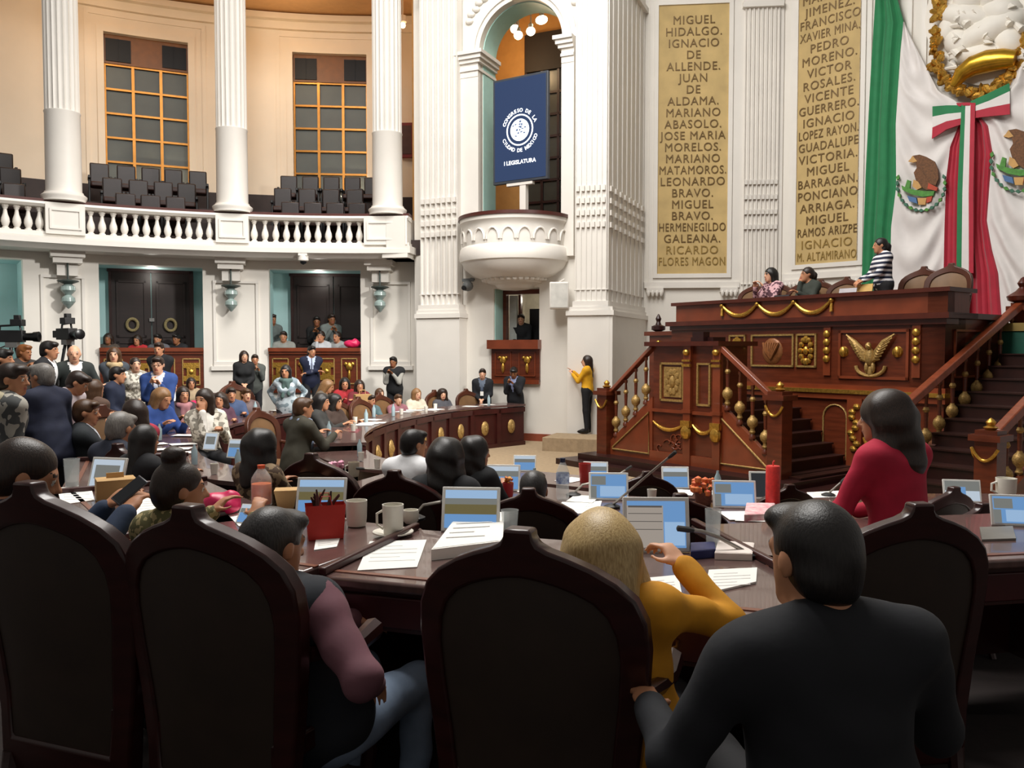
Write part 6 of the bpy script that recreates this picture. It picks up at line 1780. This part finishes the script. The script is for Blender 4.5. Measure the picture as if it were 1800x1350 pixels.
tablet('tablet with blue and olive bands behind the red paper bag', 562, 906, 88, 62, 1, 'field', 10)
tablet('pale angled tablet leaning behind the kraft box', 182, 862, 62, 54, 1, 'pale', 30)
tablet('small tilted blue tablet beside the orange bottle', 430, 922, 36, 30, 1, 'plain', 24, 40)
tablet('tablet with grey and blue halves behind the candy jar', 882, 864, 64, 44, 2, 'plain', 5)
tablet('tablet with grey panes and blue background crossed by the microphone', 1070, 880, 70, 46, 2, 'panes', 0)
tablet('tablet with grey panes beside the red flowers', 1292, 894, 76, 46, 2, 'panes', -4)
tablet('tablet with dark blue screen in front of the white shirted person', 728, 846, 46, 36, 2, 'dark', 8)
tablet('tablet with pale blue screen farthest towards the open floor', 922, 829, 40, 27, 3, 'plain', 4)
tablet('tablet with grey and blue screen just behind the red cup', 1047, 848, 44, 34, 3, 'plain', 2)
tablet('tablet with blue screen half behind the chair under the rostrum', 1188, 860, 48, 37, 3, 'plain', -4)
tablet('tablet with black screen behind the red candle', 1342, 878, 46, 46, 3, 'dark', -4)
tablet('tablet showing a portrait figure by the white cup', 1693, 884, 62, 38, 3, 'portrait', -6)
tablet('tablet with grey and blue panes cut by the picture edge', 1790, 926, 84, 52, 1, 'panes', -8)
tablet('small pale tablet leaning among papers near the hand on face person', 367, 792, 24, 30, 2, 'pale', 30)
tablet('small blue tablet leaning beside the curly haired person', 413, 806, 32, 32, 2, 'plain', 26)
def sheet(label, quad, row, th=.003, mat=None, group=None, name='paper_sheet', cat='paper'):
    P = [on_desk(x, y, row) for x, y in quad]; c = sum(P, Vector()) / 4
    t = MB(); z0 = 0
    vs = [(p.x - c.x, p.y - c.y, dz) for dz in (0, th) for p in P]
    t.add(vs, [(0, 1, 2, 3), (7, 6, 5, 4), (0, 1, 5, 4), (1, 2, 6, 5), (2, 3, 7, 6), (3, 0, 4, 7)])
    if th > .01:   # a stack: loose turned top sheet
        t.add([(v[0] * .97, v[1] * .97 + .004, th + .002 * k) for k in (0, 1) for v in vs[:4]], [(0, 1, 2, 3), (7, 6, 5, 4), (0, 1, 5, 4), (1, 2, 6, 5), (2, 3, 7, 6), (3, 0, 4, 7)])
    if cat == 'paper':
        # faint printed lines
        t.mi = 1
        a, b, d = Vector(vs[4]), Vector(vs[5]), Vector(vs[7])
        for i in range(5):
            f = .2 + .13 * i; s = a + (b - a) * .12 + (d - a) * f; e = a + (b - a) * (.86 if i % 3 else .6) + (d - a) * f; up = Vector((0, 0, (.0052 if th > .01 else .0012))); n = (d - a) * .022
            dn = Vector((0, 0, .0008)); q = [s + up, e + up, e + n + up, s + n + up]
            t.add([v - dn for v in q] + q, [(0, 1, 2, 3), (7, 6, 5, 4), (0, 1, 5, 4), (1, 2, 6, 5), (2, 3, 7, 6), (3, 0, 4, 7)])
    o = t.build(name, [mat or paper, M('print_grey', '#E0DEDA', .7)] if cat == 'paper' else (mat or paper), smooth=False); o.location = c; tag(o, label, cat, group); return o
sheet('white printed sheet lying alone before the grey mugs', [(650, 953), (750, 950), (733, 998), (628, 1004)], 1)
sheet('thick stack of white sheets beside the tumbler', [(806, 920), (886, 916), (884, 970), (758, 986)], 1, .05, name='paper_stack')
sheet('white stapled sheets by the sleeve of the black suit', [(1246, 1005), (1331, 1001), (1329, 1026), (1238, 1047)], 1, .008)
sheet('white sheet under the raised mustard sleeve', [(1128, 1018), (1192, 1012), (1200, 1052), (1130, 1056)], 1)
sheet('white sheets beside the clear tumbler of the phone holder', [(100, 858), (160, 856), (166, 880), (108, 888)], 1)
sheet('white sheet beyond the phone', [(236, 878), (288, 874), (280, 905), (240, 910)], 1)
sheet('white sheet edge behind the bun and pink bag', [(400, 905), (470, 896), (496, 912), (420, 926)], 1)
sheet('white sheet under the corner of the red bag', [(556, 945), (600, 940), (592, 962), (552, 968)], 1)
sheet('white sheet with red mark by the elbow of the crimson sweater', [(1418, 866), (1478, 863), (1474, 874), (1424, 876)], 3)
sheet('white sheet left of the clear tall glass on the next row', [(1000, 884), (1058, 881), (1052, 902), (1004, 904)], 2)
sheet('grey folder lying before the edge tablet', [(1722, 930), (1780, 928), (1786, 950), (1726, 952)], 1, .01, M('grey_folder', '#77746E', .5), name='folder', cat='folder')
sheet('white open booklet beside the candy jar', [(930, 898), (975, 896), (970, 906), (925, 908)], 2)
sheet('blue card under the raised hand', [(1196, 988), (1216, 986), (1214, 1010), (1194, 1012)], 1, .004, M('blue_card', '#2F6FC4', .5), name='card', cat='card')
sheet('tissue packet beside the dark blue pencil case', [(1262, 962), (1326, 966), (1322, 986), (1256, 984)], 1, .03, M('tissue_pack', '#E6DAD2', .6, var=.1), name='tissue_packet', cat='tissue')
sheet('dark blue pencil case below the tall glass', [(1214, 968), (1256, 966), (1258, 980), (1214, 984)], 1, .035, M('dark_blue_case', '#1E2458', .5), name='pencil_case', cat='case')
sheet('pink wrapped box below the red candle', [(1312, 896), (1362, 896), (1362, 916), (1308, 918)], 2, .05, M('pink_wrap', '#D98A94', .6, hex2='#E8D4D0', scale=20), name='gift_box', cat='box')
def vessel(name, label, cat, px, py, hpx, wpx, row, prof, mat, extra=None, bevel=0):
    p = on_desk(px, py, row); k = p.y / FPX; t = thing(name, label, cat, p)
    H, R = hpx * k, wpx * k / 2
    m = MB(); m.lathe([(r * R, z * H) for r, z in prof], n=20); m.build({'bottle': 'bottle_body', 'mug': 'mug_body'}.get(name, name + '_body'), mat, t)
    if extra: extra(t, H, R)
    return t
GL = [(.75, 0), (.8, .02), (1, 1), (.93, 1), (.74, .06), (0, .05)]
MUG = [(.6, 0), (.85, .03), (.95, .3), (1, 1), (.92, 1), (.86, .3), (.6, .08), (0, .08)]
def handle(t, H, R):
    m = MB(); m.tube([(-R * .95, 0, H * .8), (-R * 1.5, 0, H * .7), (-R * 1.5, 0, H * .35), (-R * .9, 0, H * .22)], R * .13, 7); m.build('mug_handle', porcelain, t)
def saucer(t, H, R):
    handle(t, H, R); m = MB(); m.lathe([(.6 * R, -.0005), (1.9 * R, .018), (1.9 * R, .024), (.6 * R, .006), (0, .006)], n=24); m.build('saucer', porcelain, t)
vessel('tumbler', 'empty clear tumbler behind the finial of the big chair', 'glass', 896, 934, 38, 32, 1, GL, clear)
vessel('glass', 'tall clear glass before the dark chair beside the document tablet', 'glass', 1253, 964, 70, 29, 1, GL, clear)
def tea(t, H, R):
    m = MB(); m.lathe([(.72 * R, H * .07), (.76 * R, H * .22), (0, H * .22)], n=18); m.build('drink', M('brown_drink', '#4A2418', .2), t)
vessel('glass', 'clear glass with a brown drink before the phone holder', 'glass', 127, 858, 52, 27, 1, GL, clear, tea)
vessel('mug', 'grey white mug without saucer beside the red bag', 'mug', 627, 925, 46, 38, 1, MUG, porcelain, handle)
vessel('mug', 'grey white mug with saucer beside the lone sheet', 'mug', 691, 942, 56, 38, 1, MUG, porcelain, saucer)
vessel('sugar_bowl', 'low white sugar bowl next to the mug on its saucer', 'bowl', 722, 920, 24, 30, 1, [(.6, 0), (.9, .2), (1, .6), (.9, 1), (.8, 1), (.85, .5), (0, .2)], porcelain)
vessel('mug', 'white cup beside the portrait tablet near the staircase', 'mug', 1768, 874, 34, 34, 3, MUG, porcelain, handle)
vessel('mug', 'beige cup far down the row beside pink flowers', 'mug', 622, 838, 26, 20, 2, MUG, M('beige_china', '#B8AC98', .4), handle)
def juice(t, H, R):
    m = MB(); m.lathe([(.2 * R, .03 * H), (.9 * R, .06 * H), (.95 * R, .3 * H), (.95 * R, .56 * H), (0, .57 * H)], n=18); m.build('orange_drink', M('orange_drink', '#E8702A', .4, emit=None), t)
    m = MB(); m.lathe([(.36 * R, .93 * H), (.38 * R, 1.02 * H), (0, 1.03 * H)], n=16); m.build('bottle_cap', M('orange_cap', '#D9562A', .4), t)
BT = [(.8, 0), (1, .04), (1, .25), (.95, .3), (1, .35), (1, .62), (.92, .72), (.5, .88), (.36, .92), (.36, .98), (0, .98)]
vessel('bottle', 'bottle half full of orange drink behind the purple shirted person', 'bottle', 460, 890, 72, 36, 1, BT, clear, juice)
def wat(t, H, R):
    m = MB(); m.lathe([(1.02 * R, .4 * H), (1.03 * R, .66 * H)], n=18, cap=False); m.build('bottle_label', M('blue_label', '#35508C', .5, hex2='#C8D4E4', scale=30), t)
    m = MB(); m.lathe([(.4 * R, .92 * H), (.42 * R, 1.02 * H), (0, 1.03 * H)], n=14); m.build('bottle_cap', M('navy_cap', '#1A2038', .4), t)
vessel('bottle', 'clear water bottle with blue label and dark cap', 'bottle', 989, 878, 72, 23, 2, BT, clear, wat)
def wick(t, H, R):
    m = MB(); m.tube([(0, 0, H), (0, 0, H * 1.08), (R * .2, 0, H * 1.12)], R * .12, 6); m.build('wick', M('wick', '#E04A44', .6), t)
vessel('candle', 'tall red candle standing beside the black tablet', 'candle', 1358, 894, 76, 25, 2, [(.95, 0), (1, .03), (1, .97), (.9, 1), (.2, .985), (0, .985)], M('red_wax', '#D2342E', .45, var=.2, scale=30, emit=None), wick)
vessel('cup', 'red paper cup beside the grey blue tablet', 'cup', 1028, 848, 34, 22, 3, GL, M('red_cup', '#B8302A', .5))
def jar(t, H, R):
    m = MB(); rnd = random.Random(3)
    for i in range(14): m.ball((rnd.uniform(-.7, .7) * R, rnd.uniform(-.7, .7) * R, H * (1 + rnd.uniform(-.02, .35))), R * rnd.uniform(.25, .4), 7)
    m.build('sweets', M('sweets', '#D9A22E', .4, hex2='#B03A20', scale=40), t)
vessel('candy_jar', 'red jar topped with golden sweets before the grey blue tablet', 'jar', 893, 874, 26, 20, 2, MUG, M('red_jar', '#B02A30', .4), jar)
def flowers(t, H, R):
    rnd = random.Random(5); m = MB(); g = MB()
    for i in range(26): m.ball((rnd.uniform(-1.3, 1.3) * R, rnd.uniform(-1, 1) * R, H * (1.25 + rnd.uniform(-.3, .7))), R * rnd.uniform(.25, .5), 7)
    for i in range(8): g.tube([(0, 0, H * .7), (rnd.uniform(-1, 1) * R, rnd.uniform(-1, 1) * R, H * 1.4)], R * .1, 5)
    g.build('stems', M('stem_green', '#3A5A30', .7), t)
    m.build('blossoms', M('red_blossom', '#C23A2A', .6, hex2='#D9843A', scale=40), t)
vessel('flower_basket', 'basket of red and orange flowers beside the panes tablet', 'flowers', 1236, 888, 24, 30, 2, MUG, M('basket', '#6A3A2A', .7, bump=.5, scale=40), flowers)
vessel('flower_pot', 'small pot of pink blossoms among far papers', 'flowers', 590, 835, 14, 26, 2, MUG, M('pink_pot', '#A86A7A', .6), lambda t, H, R: (lambda m: ([m.ball((math.cos(i * 2.4) * R * .8, math.sin(i * 2.4) * R * .8, H * (1.1 + .2 * (i % 3))), R * .4, 7) for i in range(9)], m.build('blossoms', M('pink_blossom', '#D07A98', .6, hex2='#E8B8C8', scale=30), t)))(MB()))
# bags and boxes
p = on_desk(572, 945, 1)
t = thing('gift_bag', 'red paper gift bag with dark stuffing before the olive tablet', 'bag', p, .3)
m = MB(); m.add([(x * (.085 + .012 * (z > 0)), y * .05, z) for z in (0, .17) for x, y in ((-1, -1), (1, -1), (1, 1), (-1, 1))], [(0, 3, 2, 1), (0, 1, 5, 4), (1, 2, 6, 5), (2, 3, 7, 6), (3, 0, 4, 7)])
m.add([(x, -.0512, z) for x, z in ((-.05, .06), (.05, .06), (.05, .066), (-.05, .066))], [(0, 1, 2, 3)]); m.build('bag_body', M('red_paper', '#B9281E', .6, var=.1), t, smooth=False)
m = MB(); rnd = random.Random(8)
for i in range(9): m.tube([(rnd.uniform(-.06, .06), rnd.uniform(-.03, .03), .13), (rnd.uniform(-.09, .09), rnd.uniform(-.04, .04), .2 + rnd.uniform(0, .05))], [.016, .004], 6)
m.build('stuffing', M('dark_stuffing', '#2A2620', .8, hex2='#5A2A26', scale=30), t)
m = MB()
for s in (-1, 1): m.tube([(-.03, s * .048, .17), (-.02, s * .05, .215), (.02, s * .05, .215), (.03, s * .048, .17)], .003, 5)
m.build('bag_handles', M('red_paper', '#B9281E'), t)
p = on_desk(392, 905, 1)
VV, Q = solid([el((0, 0, .05), (.1, .07, .055), None, .05), el((.04, .02, .1), (.05, .04, .04), None, .04), el((-.05, 0, .09), (.05, .05, .04), None, .04), half((0, 0, .002), (0, 0, -1))], .008, .006, 60)
o = link('plastic_bag', mesh_np('plastic_bag', VV, Q, [M('pink_plastic', '#D4245C', .35, var=.15, bump=.2, scale=14)])); o.location = p; tag(o, 'crumpled hot pink plastic bag beside the bun', 'bag')
p = on_desk(203, 878, 1)
t = thing('kraft_box', 'tan kraft paper box with handle flaps before the leaning tablet', 'box', p, .55)
m = MB(); m.b2((-.11, -.07, 0), (.11, .07, .13)); m.build('box_body', M('kraft', '#B08A58', .8, var=.08), t, bevel=.004)
m = MB(); m.prism([(-.075, .13), (.075, .13), (.06, .138), (-.06, .138)], -.11, .11, 'x'); m.b2((-.05, -.004, .136), (.05, .004, .17)); m.build('box_lid', M('kraft_light', '#C29C68', .8), t)
for px, py, row, lab in ((503, 892, 1, 'small tan carton beside the olive tablet and orange bottle'),):
    p = on_desk(px, py, row); t = thing('carton', lab, 'carton', p, .2)
    m = MB(); m.add([(x * (.045 + .02 * (z > 0)), y * (.045 + .02 * (z > 0)), z) for z in (0, .11) for x, y in ((-1, -1), (1, -1), (1, 1), (-1, 1))], [(0, 3, 2, 1), (4, 5, 6, 7), (0, 1, 5, 4), (1, 2, 6, 5), (2, 3, 7, 6), (3, 0, 4, 7)]); m.build('carton_body', M('kraft_light', '#C29C68'), t, smooth=False)
p = on_desk(640, 690, 3) if False else at(637, 692, 15.6)
t = thing('kraft_bag', 'kraft paper bag standing among the far rows by the box front', 'bag', (p.x, p.y, floor_z(p.x, p.y) + .86), .4)
m = MB(); m.b2((-.15, -.1, 0), (.15, .1, .3)); m.build('bag_body', M('kraft', '#B08A58'), t)
m = MB(); m.tube([(-.06, 0, .3), (-.05, 0, .38), (.05, 0, .38), (.06, 0, .3)], .008, 5); m.build('bag_handle', M('kraft_light', '#C29C68'), t)
for px, py, D, lab in ((619, 603, 20.0, 'pink bag resting on the box parapet above the navy suit'), (347, 672, 14.5, 'pink bag on the outer desk beside the box front')):
    q = at(px, py, D); k = q.y / FPX
    VV, Q = solid([el((0, 0, .09), (.2, .12, .1), None, .05), el((.08, 0, .15), (.08, .08, .07), None, .04), half((0, 0, .002), (0, 0, -1))], .014, .008, 40)
    o = link('pink_bag', mesh_np('pink_bag', VV, Q, [M('pink_plastic', '#D4245C')])); z = 2.055 if D > 19 else floor_z(q.x, q.y) + .8
    o.location = (q.x, q.y, z); tag(o, lab, 'bag', 'pink bags')
# the phone
p = Vector(A3(228, 862, 3.58))
t = thing('phone', 'dark phone held up by the person in navy jacket', 'phone', p)
t.rotation_euler = (math.radians(-50), math.radians(20), math.radians(-35))
m = MB(); m.b2((-.037, -.004, -.075), (.037, .004, .075)); m.build('phone_body', M('phone_case', '#4A4A50', .35), t, bevel=.004)
m = MB(); m.b2((-.033, -.0055, -.068), (.033, -.004, .068)); m.build('phone_screen', M('phone_screen', '#1A1C20', .15), t)
# gooseneck microphones
steel = M('gooseneck_steel', '#9A948C', .3, .6)
def mic(label, base, pts, row, D2=None):
    b = on_desk(base[0], base[1], row)
    t = thing('gooseneck_microphone', label, 'microphone', b, 0, 'desk microphones')
    P = [Vector((0, 0, .02))]
    for i, (x, y) in enumerate(pts): P.append(at(x, y, b.y + (D2 or .0) * (i + 1) / len(pts)) - b)
    m = MB(); m.lathe([(.06, 0), (.062, .015), (.03, .03), (0, .03)], n=16); m.build('microphone_base', black, t)
    Q = smooth_path([tuple(p.xyz)[:2] for p in P], 1) if False else P
    m = MB(); m.tube(Q, .009, 8); m.build('gooseneck', steel, t)
    d = (P[-1] - P[-2]).normalized()
    m = MB(); m.tube([P[-1] - d * .01, P[-1] + d * .02, P[-1] + d * .07, P[-1] + d * .075], [.008, .014, .014, .006], 9); m.build('microphone_head', M('foam_grey', '#3A3836', .8), t)
mic('long straight gooseneck microphone rising towards the rostrum steps', (1076, 893), [(1100, 868), (1140, 834), (1176, 804)], 2, -.4)
mic('gooseneck microphone curving out beside the document tablet', (1310, 978), [(1296, 962), (1262, 944), (1234, 934), (1218, 932)], 1)
mic('bent gooseneck microphone behind the sugar bowl', (728, 914), [(734, 900), (744, 888), (776, 882)], 1)
mic('gooseneck microphone beside the bun', (272, 872), [(276, 846), (288, 818)], 1)
mic('gooseneck microphone leaning past the red cup', (1068, 846), [(1084, 836), (1100, 826)], 3)
mic('gooseneck microphone beside the crimson sleeve', (1456, 872), [(1462, 862), (1478, 848)], 3)
mic('gooseneck microphone before the white shirted person', (690, 842), [(672, 826), (640, 824)], 2)
mic('low gooseneck microphone behind the water bottle', (1008, 872), [(1024, 852), (1044, 848)], 2)
# television cameras
for px, py, D, fc, lab in ((22, 592, 13.8, 80, 'big black television camera at the picture edge, lens to the stage'), (119, 588, 14.4, 125, 'black television camera above the bald person')):
    q = at(px, py, D); zf = floor_z(q.x, q.y); t = thing('television_camera', lab, 'camera', (q.x, q.y, zf), -math.radians(fc - 90), 'television cameras'); h = (q.z - zf) / .9; t.scale = (.9, .9, .9)
    m = MB(); m.b2((-.28, -.09, h - .1), (.2, .09, h + .12)); m.b2((-.45, -.07, h - .06), (-.28, .07, h + .08)); m.build('camera_body', black, t, bevel=.01)
    m = MB(); m.tube([(.2, 0, h), (.34, 0, h), (.36, 0, h), (.46, 0, h), (.47, 0, h)], [.07, .075, .09, .1, .08], 14); m.build('lens', M('lens_black', '#0C0C0E', .3), t)
    m = MB(); m.tube([(.15, 0, h + .12), (.12, 0, h + .22), (-.2, 0, h + .2), (-.22, 0, h + .12)], .02, 7); m.build('carry_handle', black, t)
    m = MB(); m.b2((.02, -.16, h + .2), (.22, .04, h + .32)); m.b2((.06, -.1, h + .32), (.16, 0.0, h + .4)); m.build('viewfinder', black, t, bevel=.008)
    m = MB(); m.b2((-.1, -.08, h - .2), (.1, .08, h - .1)); m.tube([(-.1, 0, h - .16), (-.5, .15, h - .3)], .012, 6); m.build('tripod_head', grey_metal, t)
    for a in range(3):
        q_ = a * 2 * PI / 3 + .4; m = MB(); m.tube([(.05 * math.cos(q_), .05 * math.sin(q_), h - .2), (.42 * math.cos(q_), .42 * math.sin(q_), .01)], [.03, .018], 7); m.build('tripod_leg', black, t)
# presidium papers
for px, v, lab, w_, hgt, mt in ((1517, .6, 'tan folder held before the striped top at the presidium', .3, .16, M('tan_folder', '#C9A25C', .6)), (1490, .5, 'pale laptop lid open on the presidium beside the tan chair', .3, .1, M('laptop_lid', '#B8B4B8', .4)), (1374, .45, 'dark laptop before the person with long black hair', .3, .05, M('laptop_dark', '#2E2C30', .4))):
    u = PF.s(px, 505, v); q = PF.w(u, v, 2.885)
    t = thing('folder' if 'folder' in lab else 'laptop', lab, 'folder' if 'folder' in lab else 'laptop', q, prz)
    m = MB(); m.b2((-w_ / 2, -.01, 0), (w_ / 2, .01, hgt), Matrix.Rotation(-.25, 4, 'X')); m.build('lid', mt, t)
    m = MB(); m.b2((-w_ / 2, 0, -.004), (w_ / 2, .2, .012)); m.build('base' if 'laptop' in lab else 'back_cover', mt, t)
# scattered papers, bottles and cups on the far rows
def along(o, i, f):
    a, b = KS[i], KS[i + 1]; p = a + (b - a) * f; tt = (b - a).normalized(); return Vector((p.x + tt.y * o, p.y - tt.x * o)), math.atan2(tt.y, tt.x)
rnd = random.Random(21)
sheet_me = MB(); sheet_me.b2((-.105, -.15, 0), (.105, .15, .003)); sheet_me = sheet_me.mesh('paper_sheet', paper, smooth=False)
cup_me = MB(); cup_me.lathe([(.03, 0), (.038, .1), (.034, .1), (.027, .01), (0, .01)], n=12); cup_me = cup_me.mesh('cup', porcelain)
bot_me = MB(); bot_me.lathe([(.03, 0), (.032, .14), (.012, .19), (.012, .21), (0, .21)], n=12); bot_me = bot_me.mesh('bottle', M('pale_bottle', '#9AAEB4', .15, var=.1))
for (o0, dep, h, i0, i1, n, where, desk_o) in ((0.1, .42, .86, 2, 23, 20, 'innermost far curved desk', .372), (2.15, .4, .78, 8, 34, 26, 'desk row behind the free tan chair', 2.41), (1.7, .7, .78, 37, 58, 12, 'desk row before the dark chairs', 2.17), (.1, .42, .76, 28, 56, 12, 'desk row before the rostrum', .372), (4.6, .4, .8, 11, 32, 12, 'outer desk row by the cameras', 4.86)):
    for k in range(n):
        i = rnd.randint(i0, min(i1, len(KS) - 2)); p, a = along(o0 + rnd.random() * dep, i, rnd.random())
        c = KS[i]; tt = (KS[i + 1] - KS[i - 1]).normalized(); dz = floor_z(c.x + tt.y * desk_o, c.y - tt.x * desk_o) + h + .002
        kind = ('paper_sheet', 'paper_sheet', 'cup', 'bottle')[k % 4]
        o = link(kind, {'paper_sheet': sheet_me, 'cup': cup_me, 'bottle': bot_me}[kind]); o.location = (p.x, p.y, dz + .001 * (k % 5)); o.rotation_euler = (0, 0, a + rnd.uniform(-.5, .5))
        tag(o, {'paper_sheet': 'loose white sheet strewn on the %s', 'cup': 'small white cup on the %s', 'bottle': 'small pale bottle on the %s'}[kind] % where, {'paper_sheet': 'paper', 'cup': 'cup', 'bottle': 'bottle'}[kind], {'paper_sheet': 'sheets', 'cup': 'cups', 'bottle': 'bottles'}[kind] + ' on the ' + where)

for k in KD:
    if k[2] == 3 and not 0 <= k[3] <= .62 or k[2] == 2 and not 1.6 <= k[3] <= 2.8: print('OFFDESK', k)
